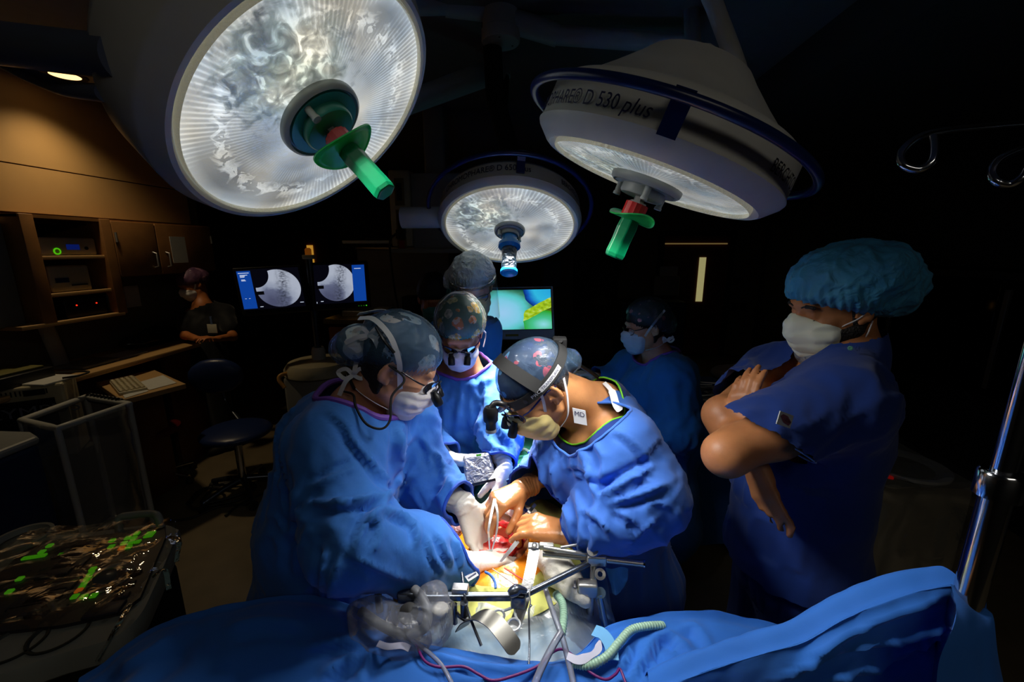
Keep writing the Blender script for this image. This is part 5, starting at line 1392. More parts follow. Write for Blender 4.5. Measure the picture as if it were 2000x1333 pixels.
def cutter(openings):
    """openings: (point, outward axis, radius) - cloth beyond the point along the axis is removed"""
    def fn(X, Y, Z):
        r = None
        for p, ax, rad in openings:
            ax = nrm(ax); x, y, z = X - p[0], Y - p[1], Z - p[2]; al = x * ax[0] + y * ax[1] + z * ax[2]
            di = np.sqrt(np.maximum((x - al * ax[0]) ** 2 + (y - al * ax[1]) ** 2 + (z - al * ax[2]) ** 2, 0))
            v = np.minimum(al, rad - di); r = v if r is None else np.maximum(r, v)
        return r
    return fn
def garment(name, t, m, prims, openings, folds, k=.05, h=.012, fine=(), trim=None, trim_r=.006, pad=.03, smooth=3, minus=()):
    f0 = s_union([s_cone(*p) if not callable(p) else p for p in prims], k)
    f = f0
    if minus:
        def f(X, Y, Z):
            d = f0(X, Y, Z)
            for g in minus: d = smax(d, -g(X, Y, Z), .02)
            return d
        f.lo, f.hi = f0.lo, f0.hi
    o, V, F = sdf_obj(name, f, m, t, h, fine, pad, smooth, folds, cutter(openings) if openings else None)
    if trim:
        for tp in trim:
            i, nm, mm, r = tp[:4]; p = np.asarray(openings[i][0]); best = None
            for lp in boundary_loops(V, F):
                c = lp.mean(0); e = np.linalg.norm(c - p)
                if best is None or e < best[0]: best = (e, lp)
            lp = best[1]; n = len(lp); kk = max(1, n // 40); lp = np.stack([(np.roll(lp, s_, 0)) for s_ in range(-2, 3)]).mean(0)[::kk]
            MB().tube(lp, r, 8, closed=True, flat=1.0).build(nm, mm, t)
    return o
def cap_edge(M, Hc, zf, zb, yf=.10, yb=-.10):
    H = at_head(Hc, M); n = nrm(M @ nrm(A(0, -(zf - zb), yf - yb))); p = H(0, yf, zf)
    return lambda X, Y, Z: -((X - p[0]) * n[0] + (Y - p[1]) * n[1] + (Z - p[2]) * n[2])
def cap(name, t, m, Hc, M, e, zf, zb, lobes=(), pleat=.003, npl=46, crumple=.004, h=.0055, puff=(0, 0, 0), flare=0.0, k=.03):
    base = [s_ell((0, -.016, .046), (.077 + e + puff[0], .098 + e + puff[1], .087 + e + puff[2]))] + [s_ell(c, r) for c, r in lobes]
    f = s_local(s_union(base, k), M, Hc); ed = cap_edge(M, Hc, zf, zb)
    def dsp(V):
        q = (V - Hc) @ M; ang = np.arctan2(q[:, 0], q[:, 1]); he = -ed(V[:, 0], V[:, 1], V[:, 2])
        w = np.exp(-np.clip(he, 0, 1) / .035)
        r = crumple * (ridged(q * 16 + e * 90) - .3) + .6 * crumple * ridged(q * 34 + 3)
        return pleat * np.sin(ang * npl + 3 * perlin(q * 12)) * w + r * (1 - .6 * w) - (.35 * (e + max(puff)) + .002) * np.exp(-np.clip(he, 0, 1) / .012)
    return sdf_obj(name, f, m, t, h, (), .015, 1, dsp, ed)
def mask(t, m, Hc, M, zt=.008, size=1.0, band=None, drop=0.0):
    E = s_union([s_ell((0, .052, -.050), (.069 * size, .072 * size, .070 * size + drop)), s_ell((0, .088, -.028), (.026, .040, .030)), s_ell((0, .062, -.105 - drop), (.040, .036, .022))], .03)
    top = s_plane((0, .105, zt), (0, -.50, .86)); bk = s_plane((0, .022, 0), (0, -1, -.12)); bt = s_plane((0, .05, -.128 - drop), (0, .05, -1))
    def f0(x, y, z): return smax(smax(E(x, y, z), top(x, y, z), .004), smax(bk(x, y, z), bt(x, y, z), .01), .004)
    f0.lo, f0.hi = E.lo, E.hi
    def dsp(V):
        q = (V - Hc) @ M
        w = np.clip((q[:, 1] - .035) / .03, 0, 1)
        return w * (.0030 * np.abs(np.sin(q[:, 2] * 105 + 2.0 * perlin(q * 14) + 10 * np.abs(q[:, 0]))) + .0042 * (ridged(q * A(20, 20, 34) + 5) - .3))
    o = sdf_obj('mask', s_local(f0, M, Hc), m, t, .0042, (), .01, 1, dsp)
    return o[0]
def strap(t, name, m, Hc, M, pts, w=.011, centre=(0, -.01, .03), parent=None):
    H = at_head(Hc, M); sp = spline(pts, 8); c = A(*centre)
    MB().ribbon(np.array([H(*p) for p in sp]), w, np.array([M @ nrm(p - c) for p in sp]), .0016).build(name, m, parent or t)
def glasses(t, Hc, M, m_frame, loupes=True, lens=None, tilt=0.0, drop=0.0):
    H = at_head(Hc, M)
    def rim(s):
        pts = []
        for a in np.linspace(0, 2 * PI, 22, endpoint=False):
            x = s * .034 + .026 * math.copysign(abs(math.cos(a)) ** .7, math.cos(a)); z = .002 - drop + .018 * math.copysign(abs(math.sin(a)) ** .8, math.sin(a))
            y = .116 - 9.0 * x * x * .9
            pts.append(H(x, y, z))
        return np.array(pts)
    fr = MB()
    for s in (-1, 1): fr.tube(rim(s), .0017, 8, closed=True)
    fr.tube(spline([H(-.009, .115, .006 - drop), H(0, .117, .010 - drop), H(.009, .115, .006 - drop)], 4), .0018, 8)
    for s in (-1, 1): fr.tube(spline([H(s * .060, .083, .008 - drop), H(s * .074, .06, .012), H(s * .083, .0, .020), H(s * .083, -.03, .012)], 5), .0023, 8)
    f = fr.build('glasses', m_frame, t)
    for s in (-1, 1):
        r = rim(s); c = r.mean(0); link_mesh('lens', [c] + list(r), [(0, i + 1, (i + 1) % len(r) + 1) for i in range(len(r))], lens or film('clear_lens', L(230, 235, 240), .12, .03, 0, 5), f)
    if loupes:
        for s in (-1, 1):
            a = H(s * .031, .112, -.004 - drop); d = M @ nrm(A(-s * .06, .80, -.60))
            lp = MB().lathe([(1e-4, 0), (.0085, 0), (.0095, .012), (.0125, .016), (.0132, .040), (.0118, .044), (.0105, .042), (1e-4, .0415)], a, d, 28).build('loupe', M_black, t)
            MB().lathe([(1e-4, .0425), (.0098, .0425)], a, d, 24).build('loupe_lens', mat('loupe_glass', L(120, 90, 160), .05, spec=1.0), lp)
            MB().tube([H(s * .006, .120, .012 - drop), H(s * .02, .124, .012 - drop), a + d * .012], .003, 8).build('loupe_arm', M_black, lp)
    return f
def gown_parts(cfg): pass
def glove(t, m, name, *a, fore=None, cuff_r=None, **kw):
    f = hand_sdf(*a, fat=.0012, fore=fore, **kw)
    d0 = f.d
    def dsp(V):
        q = V * A(1, 1, 1); s_ = (V - np.asarray(a[0])) @ d0
        return np.where(s_ < .012, .0009 * (np.abs(np.sin(s_ * 230 + 9 * perlin(V * 16))) ** 3 * 2 - .6), .0004 * ridged(V * 60))
    return sdf_obj(name, f, m, t, .0034, (), .01, 1, dsp), f
def shoe(t, p, yaw, m=None):
    c, s = math.cos(yaw), math.sin(yaw); M = np.stack([A(c, s, 0), A(-s, c, 0), A(0, 0, 1)], 1)
    f = s_local(s_union([s_ell((.06, 0, .04), (.125, .048, .042)), s_cone((-.03, 0, .04), (-.02, 0, .09), .042)], .03), M, A(p[0], p[1], 0))
    g = lambda X, Y, Z: np.maximum(f(X, Y, Z), -Z + .004)
    g.lo, g.hi = f.lo, f.hi
    sdf_obj('shoe', g, m or M_blackm, t, .014, (), .02, 1)
def pattern_mat(name, base, spots, scale=22.0, thr=.42, film_col=None, film_amt=0.0, rough=.6, detail=True):
    """printed cloth: scattered blotches of the given colours on a base"""
    t = NT(name); t.set(Roughness=rough); v = t.coord('Object')
    n = t.new('TexNoise', Scale=scale * 1.2, Detail=2.0); t.link(v, n.inputs['Vector'])
    wv = t.new('VectorMath', operation='ADD'); t.link(v, wv.inputs[0]); sc = t.new('VectorMath', operation='SCALE'); t.link(n.outputs['Color'], sc.inputs[0]); sc.inputs['Scale'].default_value = .5 / scale
    t.link(sc.outputs[0], wv.inputs[1])
    vo = t.new('TexVoronoi', Scale=scale, feature='F1'); t.link(wv.outputs[0], vo.inputs['Vector'])
    vo2 = t.new('TexVoronoi', Scale=scale * 4.2, feature='F1'); t.link(v, vo2.inputs['Vector'])
    sep = t.new('SeparateColor'); t.link(vo.outputs['Color'], sep.inputs[0])
    k = len(spots); col = t.ramp(sep.outputs[0], [(i / k, s_) for i, s_ in enumerate(spots)], 'CONSTANT')
    if detail:
        col = t.mix(t.math('LESS_THAN', vo2.outputs['Distance'], .30), col, t.mix(.55, col, base))
        col = t.mix(t.math('MULTIPLY', t.math('GREATER_THAN', vo2.outputs['Distance'], .62), .6), col, L(225, 225, 220))
    c = t.mix(t.math('LESS_THAN', vo.outputs['Distance'], thr), base, col)
    if film_col: c = t.mix(film_amt, c, film_col)
    t.link(c, t.b.inputs['Base Color'])
    nb = t.new('TexNoise', Scale=30.0, Detail=4.0); t.link(v, nb.inputs['Vector']); t.bump(nb.outputs['Fac'], .3, .01)
    return t.m
SK_A = skin('skin_light', L(214, 160, 128)); SK_B = skin('skin_tan', L(205, 146, 96)); SK_T = skin('skin_brown', L(188, 128, 84)); SK_C = skin('skin_warm', L(205, 148, 112)); SK_G = skin('skin_dim', L(190, 120, 70))
GOWN = cloth('gown_blue', L(54, 120, 206), .60, 11)
GOWNB = cloth('gown_blue_violet', L(60, 112, 204), .55, 10)
GOWN2 = cloth('gown_teal_blue', L(40, 122, 196), .45, 9)
SCRUB = cloth('scrub_navy', L(19, 52, 126), .35, 9)
SCRUBD = cloth('scrub_black', L(20, 22, 28), .35, 9)
TRIM = mat('purple_binding', L(118, 72, 175), .6)
CUFF = mat('cuff_blue', L(30, 80, 190), .7)
MASKW = cloth('mask_white', L(232, 228, 230), .25, 26, .7)
MASKG = cloth('mask_pale_green', L(240, 243, 222), .25, 26, .7)
MASKY = cloth('mask_yellow', L(240, 216, 140), .3, 26, .6)
TIE = mat('tie_white', L(225, 225, 228), .7)
HAIR = mat('hair_black', L(20, 15, 12), .5, bump=.5, bscale=220)
GLOVEW = mat('glove_white', L(236, 230, 218), .42, bump=.12, bscale=90, sss=.1)
GLOVEB = mat('glove_brown', L(186, 122, 72), .30, bump=.12, bscale=90)
FRAMEK = mat('glasses_dark', L(24, 20, 30), .25)
BOUF = film('bouffant_clear', L(140, 195, 240), .15, .35, .4, 30, .6)
BOUFB = film('bouffant_blue', L(92, 188, 240), .82, .5, .6, 26, .5)
def mid(a, b, s=.5): return np.asarray(a) * (1 - s) + np.asarray(b) * s
# ================================================================== surgeon on the left
def standing(t, foot, yaw, sep=.11, m=None):
    c, s = math.cos(yaw + PI / 2), math.sin(yaw + PI / 2)
    for k in (-1, 1): shoe(t, (foot[0] + c * sep * k, foot[1] + s * sep * k), yaw, m)
def legs(hip, foot, yaw, sep=.10):
    c, s = math.cos(yaw + PI / 2), math.sin(yaw + PI / 2); o = A(c, s, 0) * sep
    return [(hip + o * k, A(foot[0], foot[1], .06) + o * k, .075, .045) for k in (-1, 1)]
def hair_back(t, Hc, M, lo_z=-.075, front=-.005, e=.006, m=None, sides=True):
    hd = s_local(head_sdf(ears=False), M, Hc); H = at_head(Hc, M)
    pl = s_plane(H(0, front, 0), M[:, 1]); bt = s_plane(H(0, 0, lo_z), M @ nrm(A(0, .35, -1)))
    def f(X, Y, Z): return smax(smax(hd(X, Y, Z) - e, pl(X, Y, Z), .012), bt(X, Y, Z), .012)
    f.lo, f.hi = hd.lo - e, hd.hi + e
    sdf_obj('hair', f, m or HAIR, t, .006, (), .01, 1, lambda V: .0015 * ridged(((V - Hc) @ M) * A(60, 25, 60)))
Hc = P(776, 714, 1.106); M = HMAT(11.3, 32.5, 2)
H = at_head(Hc, M)
NB = P(694, 800, 1.15)
SR, SL = P(645, 868, 1.02), P(797, 835, 1.32)
ER, EL = P(692, 1058, .93), P(838, 948, 1.30)
WR, WL = P(915, 1097, 1.10), P(901, 984, 1.20)
CH, WA, HP = P(668, 860, 1.18), P(640, 1030, 1.20), P(628, 1175, 1.28)
FT = A(HP[0] - .02, HP[1], 0)
t = thing('person', (FT[0], FT[1], 0), 'surgeon on the left in blue gown and loupes bending right over the wound', 'person', 'gowned surgical team')
hR = hand_sdf(P(925, 1099, 1.11), P(1012, 1086, 1.18) - P(925, 1099, 1.11), A(.1, .55, -.8), 'R', curls=((18, 18, 10), (22, 22, 12), (24, 24, 14), (26, 26, 16)), scale=.9, fat=-.003)
body(t, SK_A, Hc, M, NB, [(NB, CH, .07, .10), (CH, HP, .10, .11), (NB, SR, .05, .05), (NB, SL, .05, .05), (SR, ER, .045, .038), (ER, WR, .036, .024), (SL, EL, .045, .038), (EL, WL, .036, .024)] + legs(HP, FT, .1))
standing(t, FT, .1)
garment('gown', t, GOWN, [(NB, CH, .072, .15), (NB, SR, .075, .088), (NB, SL, .07, .08), (CH, WA, .155, .165), (mid(SR, SL, .3), WA, .12, .17), (WA, HP, .165, .19), (HP, A(HP[0], HP[1], .35), .19, .24),
        (SR, ER, .090, .092), (ER, mid(ER, WR, .5), .090, .080), (mid(ER, WR, .5), WR, .080, .055), (SL, EL, .085, .080), (EL, WL, .078, .056), (H(0, -.05, -.09), NB, .066, .075)],
        [(P(706, 792, 1.13), A(.28, .05, .95), .115), (WR, WR - ER, .12), (WL, WL - EL, .12), (A(HP[0], HP[1], .30), A(0, 0, -1), .5)],
        [seg_folds([(SR, ER, 1.15, 8, .9), (ER, WR, 1.25, 11, .8), (SL, EL, 1.1, 10, .8), (EL, WL, 1.2, 14, .8), (CH, WA, 1.0, 2.5, 3.0), (WA, A(HP[0], HP[1], .3), 1.2, .8, 4.0), (NB, CH, .5, 3, 2)], .016, seed=1.3), px_creases([
        (((592, 981), (670, 984), (742, 969), (770, 957)), .014, 9), (((770, 966), (735, 998), (708, 1030), (690, 1085)), .014, 9), (((700, 912), (655, 930), (606, 956)), .009, 8),
        (((670, 834), (705, 880), (742, 924), (765, 950)), .010, 8), (((750, 994), (790, 1012), (812, 1030), (815, 1066)), .012, 7), (((640, 1068), (632, 1120), (626, 1192)), .012, 9), (((668, 1085), (650, 1130), (645, 1185)), .010, 8),
        (((857, 1043), (868, 1075), (884, 1104)), .009, 6), (((888, 1052), (898, 1080), (902, 1110)), .008, 5), (((835, 1045), (845, 1085), (868, 1120)), .007, 6), (((690, 1088), (740, 1112), (800, 1135)), .009, 8),
        (((778, 816), (783, 850), (781, 890), (776, 930)), .012, 8), (((820, 894), (800, 925), (778, 951)), .010, 7), (((846, 880), (862, 905), (866, 935)), .010, 6), (((880, 925), (868, 955), (850, 980)), .009, 6), (((890, 950), (880, 975), (878, 992)), .007, 5), (((820, 850), (838, 880), (842, 915)), .009, 7),
        (((565, 880), (575, 960), (570, 1050)), .008, 10), (((735, 1010), (742, 1045), (730, 1080)), .007, 8), (((640, 800), (675, 830), (690, 850)), .006, 8)])],
        k=.045, h=.0085, trim=[(0, 'collar_binding', TRIM, .008), (1, 'cuff', CUFF, .005), (2, 'cuff', CUFF, .005)])
glove(t, GLOVEW, 'glove', P(926, 1099, 1.11), P(1012, 1084, 1.18) - P(926, 1099, 1.11), A(.1, -.10, -1), 'R', curls=((8, 12, 10), (10, 16, 12), (14, 20, 14), (18, 24, 16)), thumb=(0, 6, 4), thumb_out=.42, spread=.09, scale=.93, fore=(mid(ER, WR, .82), .036))
glove(t, GLOVEW, 'glove', P(908, 990, 1.205), P(940, 1072, 1.215) - P(908, 990, 1.205), A(.8, -.5, -.2), 'L', curls=((20, 24, 14), (22, 24, 14), (24, 24, 14), (26, 26, 16)), thumb=(0, 14, 8), spread=.05, scale=1.05, fore=(mid(EL, WL, .80), .037))
PAT_A = pattern_mat('skull_print', L(86, 106, 128), (L(235, 240, 242), L(205, 218, 225), L(240, 215, 195), L(175, 200, 215)), 15, .45)
cap('cap', t, PAT_A, Hc, M, .004, .052, -.035, lobes=(((0, -.115, .0), (.055, .05, .05)),), crumple=.002)
cap('bouffant_cover', t, BOUF, Hc, M, .008, .046, -.055, lobes=(((0, -.120, -.02), (.056, .052, .048)),), puff=(.003, .003, .001), crumple=.005, pleat=.004)
hair_back(t, Hc, M)
mask(t, MASKW, Hc, M)
strap(t, 'mask_tie', TIE, Hc, M, [(.066, .036, -.03), (.078, .018, .005), (.092, -.005, .045), (.088, -.05, .085), (.06, -.105, .095), (.03, -.14, .07)], .013)
strap(t, 'mask_tie', TIE, Hc, M, [(.055, .035, -.098), (.066, -.005, -.092), (.055, -.05, -.090), (.028, -.088, -.085), (.0, -.098, -.08)], .013)
strap(t, 'mask_tie', TIE, Hc, M, [(-.066, .036, -.03), (-.086, -.005, .045), (-.088, -.05, .085), (-.06, -.105, .095), (0.0, -.15, .07)], .013)
def bow(t, c, r_, u_, n_, s=1.0, tails=((-1.6, -.9), (.4, -1.6))):
    m = MB(); c = np.asarray(c, float)
    for sx in (-1, 1): m.ribbon(spline([c, c + (r_ * sx * .5 + u_ * .45) * .035 * s + n_ * .006, c + (r_ * sx * 1.1 + u_ * .2) * .035 * s, c + (r_ * sx * .6 - u_ * .25) * .035 * s + n_ * .004, c], 5), .010, n_, .0014)
    for a, b in tails: m.ribbon(spline([c, c + (r_ * a * .5 + u_ * b * .3) * .04 * s + n_ * .008, c + (r_ * a + u_ * b) * .04 * s], 5), .011, n_, .0014)
    m.build('tie_bow', TIE, t)
vw = nrm(_O - Hc)
bow(t, P(722, 655, 1.02), -_rt, -_dn, vw, 1.0, ((1.5, -.5), (-.6, -.9)))
bow(t, P(690, 733, 1.06), -_rt, -_dn, vw, 1.0, ((.9, -1.3), (-.2, .9)))
glasses(t, Hc, M, FRAMEK)
MB().tube(spline([H(.085, -.02, .02), H(.092, .03, .01), P(765, 775, 1.0), P(762, 820, .98), P(745, 838, .97), P(715, 828, .97), P(695, 795, 1.0), P(690, 772, 1.03), P(672, 765, 1.06)], 8), .003, 8).build('loupe_cord', M_black, t)
MB().tube(spline([P(735, 640, 1.01), P(750, 665, .98), P(770, 690, .985)], 6), .004, 8).build('headlight_cable', M_black, t)
MB().tube(spline([P(700, 655, 1.03), P(684, 690, 1.05), P(680, 730, 1.07), P(692, 760, 1.05)], 6), .004, 8).build('glasses_strap', M_black, t)
# ================================================================== surgeon on the right with headlight
Hc = P(1051, 757, 1.162); M = HMAT(-157.7, 43, -2)
H = at_head(Hc, M)
NB = P(1176, 800, 1.27)
SL, SR = P(1205, 880, 1.12), P(1108, 835, 1.42)
EL, ER = P(1258, 972, 1.05), P(1070, 925, 1.42)
WL, WR = P(1128, 1047, 1.10), P(1024, 955, 1.29)
CH, WA, HP = P(1165, 870, 1.28), P(1180, 1010, 1.36), P(1210, 1130, 1.48)
FT = A(HP[0] + .05, HP[1] + .05, 0)
t = thing('person', (FT[0], FT[1], 0), 'surgeon on the right in brown gloves and yellow mask wearing a black headlight', 'person', 'gowned surgical team')
body(t, SK_B, Hc, M, NB, [(NB, CH, .08, .10), (CH, HP, .11, .12), (NB, SR, .05, .05), (NB, SL, .06, .05), (SR, ER, .045, .038), (ER, WR, .036, .024), (SL, EL, .045, .038), (EL, WL, .036, .024)] + legs(HP, FT, 3.5), neck=.062)
standing(t, FT, 3.5)
garment('scrub_top', t, SCRUB, [(NB, CH, .085, .115), (NB, SL, .07, .07), (NB, SR, .06, .06), (CH, HP, .12, .14), (H(0, -.06, -.08), NB, .075, .08)], [(mid(NB, H(0, -.028, -.045), .10), H(0, -.028, -.045) - NB, .13)],
        seg_folds([(NB, CH), (CH, HP)], .006), k=.04, h=.012, trim=[(0, 'neckline', mat('lime_binding', L(120, 210, 40), .6), .0028)])
garment('gown', t, GOWNB, [(NB + A(.015, 0, -.03), CH, .085, .16), (NB + A(.02, 0, -.035), SL, .085, .105), (NB + A(.0, .03, -.04), SR, .07, .085), (CH, WA, .165, .165), (WA, HP, .165, .19), (HP, A(HP[0], HP[1], .35), .19, .24),
        (P(1118, 905, 1.27), P(1112, 1015, 1.33), .125, .12), (P(1112, 1015, 1.33), P(1140, 1110, 1.4), .12, .10),
        (SL, EL, .105, .098), (EL, mid(EL, WL, .5), .096, .088), (mid(EL, WL, .5), WL, .088, .058), (SR, ER, .076, .066), (ER, WR, .064, .054)],
        [(P(1150, 812, 1.17), nrm(H(0, 0, -.03) - NB) + A(.15, -.35, .55), .125), (WL, WL - EL, .12), (WR, WR - ER, .12), (A(HP[0], HP[1], .30), A(0, 0, -1), .5)],
        [seg_folds([(SL, EL, 1.2, 8, .9), (EL, WL, 1.3, 10, .8), (SR, ER, 1.0, 10, .8), (ER, WR, 1.2, 14, .8), (CH, WA, .7, 2, 2.8), (P(1118, 905, 1.27), P(1120, 1060, 1.35), 1.0, 1.4, 4), (WA, A(HP[0], HP[1], .3), 1.2, .8, 4)], .015, seed=5.7), px_creases([
        (((1053, 854), (1056, 890), (1060, 930), (1062, 990)), .012, 6), (((1076, 905), (1084, 950), (1099, 999)), .010, 6), (((1145, 915), (1156, 940), (1163, 968)), .013, 8), (((1101, 916), (1124, 910), (1145, 920)), .007, 5),
        (((1201, 838), (1240, 868), (1277, 907)), .008, 7), (((1277, 910), (1225, 938), (1168, 974)), .014, 9), (((1191, 984), (1250, 968), (1306, 945)), .013, 8), (((1137, 994), (1171, 1017), (1196, 1051)), .011, 7),
        (((1199, 994), (1225, 1008), (1247, 1022)), .010, 7), (((1128, 1022), (1133, 1050), (1130, 1075)), .008, 5), (((1150, 1020), (1160, 1050), (1150, 1082)), .008, 6), (((1225, 1060), (1250, 1040), (1285, 1010)), .010, 8), (((1120, 1060), (1108, 1010), (1090, 960)), .007, 7),
        (((1030, 880), (1022, 905), (1008, 930)), .009, 5), (((1048, 905), (1040, 930), (1042, 955)), .009, 5), (((1160, 860), (1180, 900), (1176, 940)), .008, 9)])],
        k=.045, h=.0085, trim=[(0, 'collar_fold', GOWNB, .004), (1, 'cuff', CUFF, .005), (2, 'cuff', CUFF, .005)])
MB().ribbon(spline([P(1180, 748, 1.22), P(1195, 765, 1.18), P(1203, 790, 1.14), P(1212, 803, 1.13)], 6), [.012] * 6 + [.02] * 12 + [.012], nrm(_O - Hc), .002).build('closure_strip', TIE, t)
gB1, fB1 = glove(t, GLOVEB, 'glove', P(1017, 957, 1.275), P(962, 985, 1.20) - P(1017, 957, 1.275), A(-.1, .1, -1), 'R', curls=((38, 34, 12), (46, 40, 20), (54, 46, 26), (58, 50, 30)), thumb=(12, 16, 10), thumb_out=.7, spread=.06, scale=1.0, fore=(mid(ER, WR, .78), .036))
gB2, fB2 = glove(t, GLOVEB, 'glove', P(1112, 1044, 1.105), P(1040, 1026, 1.135) - P(1112, 1044, 1.105), A(-.15, .25, -1), 'L', curls=((30, 32, 18), (34, 38, 22), (34, 40, 24), (14, 22, 14)), thumb=(18, 20, 14), thumb_out=.5, spread=.08, scale=1.04, fore=(mid(EL, WL, .80), .040))
PAT_B = pattern_mat('navy_print', L(20, 26, 62), (L(215, 62, 66), L(140, 200, 235), L(28, 36, 78), L(205, 60, 66), L(120, 190, 230)), 24, .40, detail=False)
cap('cap', t, PAT_B, Hc, M, .001, .040, -.030, crumple=.002)
cap('bouffant_cover', t, film('bouffant_thin', L(150, 195, 240), .12, .22, .35, 22, .6), Hc, M, .006, .052, -.03, lobes=(((0, -.108, -.01), (.05, .04, .035)),), crumple=.003, pleat=.003)
hair_back(t, Hc, M, -.06, -.03, .003, mat('hair_grey', L(60, 52, 46), .6, bump=.5, bscale=220))
mask(t, MASKY, Hc, M, drop=.006)
for s in (-1, 1):
    strap(t, 'mask_tie', TIE, Hc, M, [(s * .066, .036, -.03), (s * .076, .022, .0), (s * .088, .012, .03)], .008)
    strap(t, 'mask_tie', TIE, Hc, M, [(s * .058, .035, -.105), (s * .072, .0, -.085), (s * .074, -.035, -.04), (s * .080, -.06, .01)], .010)
glasses(t, Hc, M, mat('glasses_navy', L(24, 32, 90), .25))
def band(name, rx, ry, z0, slope, w, m, a0, a1, n=40, parent=None, th=.004):
    pts, nn = [], []
    for a in np.linspace(a0, a1, n):
        p = A(rx * math.sin(a), -.014 + ry * math.cos(a), z0 + slope * ry * math.cos(a)); pts.append(H(*p)); nn.append(M @ nrm(A(math.sin(a), math.cos(a), .25)))
    return MB().ribbon(np.array(pts), w, np.array(nn), th).build(name, m, parent or t)
hb = band('headband', .090, .113, .044, -.03, .027, M_blackm, 0, 2 * PI, 72)
pts = [A(.091 * math.cos(a), .002 + .022 * math.sin(a), .046 + .098 * math.sin(a)) for a in np.linspace(.05, PI - .05, 30)]
MB().ribbon(np.array([H(*p) for p in pts]), .034, np.array([M @ nrm(p - A(0, .02, .03)) for p in pts]), .004).build('top_strap', M_blackm, hb)
def on_band(x, y, a0, off):
    a = a0 - x / .100; p = A((.090 + off) * math.sin(a), -.014 + (.113 + off) * math.cos(a), .044 - .03 * .113 * math.cos(a) + y); return H(*p)
lab = MB(); xs = np.linspace(-.036, .036, 12)
vs = [on_band(x, y, -1.75, .0045) for x in xs for y in (-.007, .007)]
lab.add(vs, [(2 * i, 2 * i + 1, 2 * i + 3, 2 * i + 2) for i in range(11)]).build('name_label', TIE, hb)
text_mesh('TRANSPLANT', .0125, M_letter, hb, 'lettering', lambda x, y: on_band(x, y, -1.75, .0062), xs=.82)
text_mesh('PRO', .014, TIE, hb, 'lettering', lambda x, y: on_band(x, y, -1.28, .0055), xs=1.1)
for a in (-.35, -.95): MB().lathe([(1e-4, .003), (.006, .003), (.006, 0)], on_band(0, 0, a, .002), M @ nrm(A(math.sin(a), math.cos(a), .2)), 14).build('rivet', M_black, hb)
q0 = H(0, .118, .038)
lt0, lt1 = P(958, 800, 1.015), P(959, 848, 1.03)
MB().tube(spline([q0, P(985, 793, 1.03), P(968, 788, 1.015), P(958, 798, 1.012)], 6), .008, 12).build('light_arm', M_black, hb)
MB().lathe([(1e-4, 0), (.014, 0), (.019, .012), (.018, .035), (.0125, .042), (.0125, .066), (.0105, .066), (1e-4, .064)], lt0 - (lt1 - lt0) * .1, lt1 - lt0, 28).build('headlight', M_black, hb)
MB().lathe([(.0125, .058), (.0132, .060), (.0132, .066), (1e-4, .0665)], lt0 - (lt1 - lt0) * .1, lt1 - lt0, 28).build('light_ring', M_steel, hb)
MB().tube(spline([H(0, -.135, .05), P(1120, 705, 1.25), P(1165, 735, 1.3), P(1190, 765, 1.32)], 6), .006, 10).build('light_cable', M_black, hb)
MB().box(H(.02, -.13, .035) - .02, H(.02, -.13, .035) + .02, bev=.006).build('rear_knob', M_blackm, hb)
q = P(1132, 812, 1.13); ux = nrm(P(1150, 815, 1.13) - P(1116, 808, 1.13)); uy = nrm(P(1130, 798, 1.13) - P(1133, 824, 1.135))
nb_ = nrm(np.cross(ux, uy)); bd = obox(q - ux * .018 - uy * .024, ux * .036, uy * .042, nb_ * .0025).build('badge', TIE, t, smooth=False)
text_mesh('MD', .019, M_letter, bd, 'lettering', frame_from(q + uy * .004 + nb_ * .0035, ux, uy))
# ================================================================== surgeon facing the camera, animal print cap
Hc = P(899, 650, 1.63); M = HMAT(-82, 31, -1)
H = at_head(Hc, M)
NB = P(902, 712, 1.74)
SR, SL = P(828, 770, 1.74), P(950, 755, 1.72)
EL, ER = P(978, 850, 1.55), P(815, 850, 1.62)
WL, WR = P(980, 905, 1.43), P(870, 893, 1.50)
CH, WA, HP = P(898, 790, 1.76), P(890, 920, 1.82), P(890, 1000, 1.9)
FT = A(HP[0], HP[1] + .02, 0)
t = thing('person', (FT[0], FT[1], 0), 'surgeon facing the camera in loupes and a yellow and green printed cap', 'person', 'gowned surgical team')
body(t, SK_C, Hc, M, NB, [(NB, CH, .07, .10), (CH, HP, .11, .12), (NB, SR, .05, .05), (NB, SL, .05, .05), (SR, ER, .045, .038), (ER, WR, .036, .024), (SL, EL, .045, .038), (EL, WL, .036, .024)] + legs(HP, FT, -1.5))
standing(t, FT, -1.5)
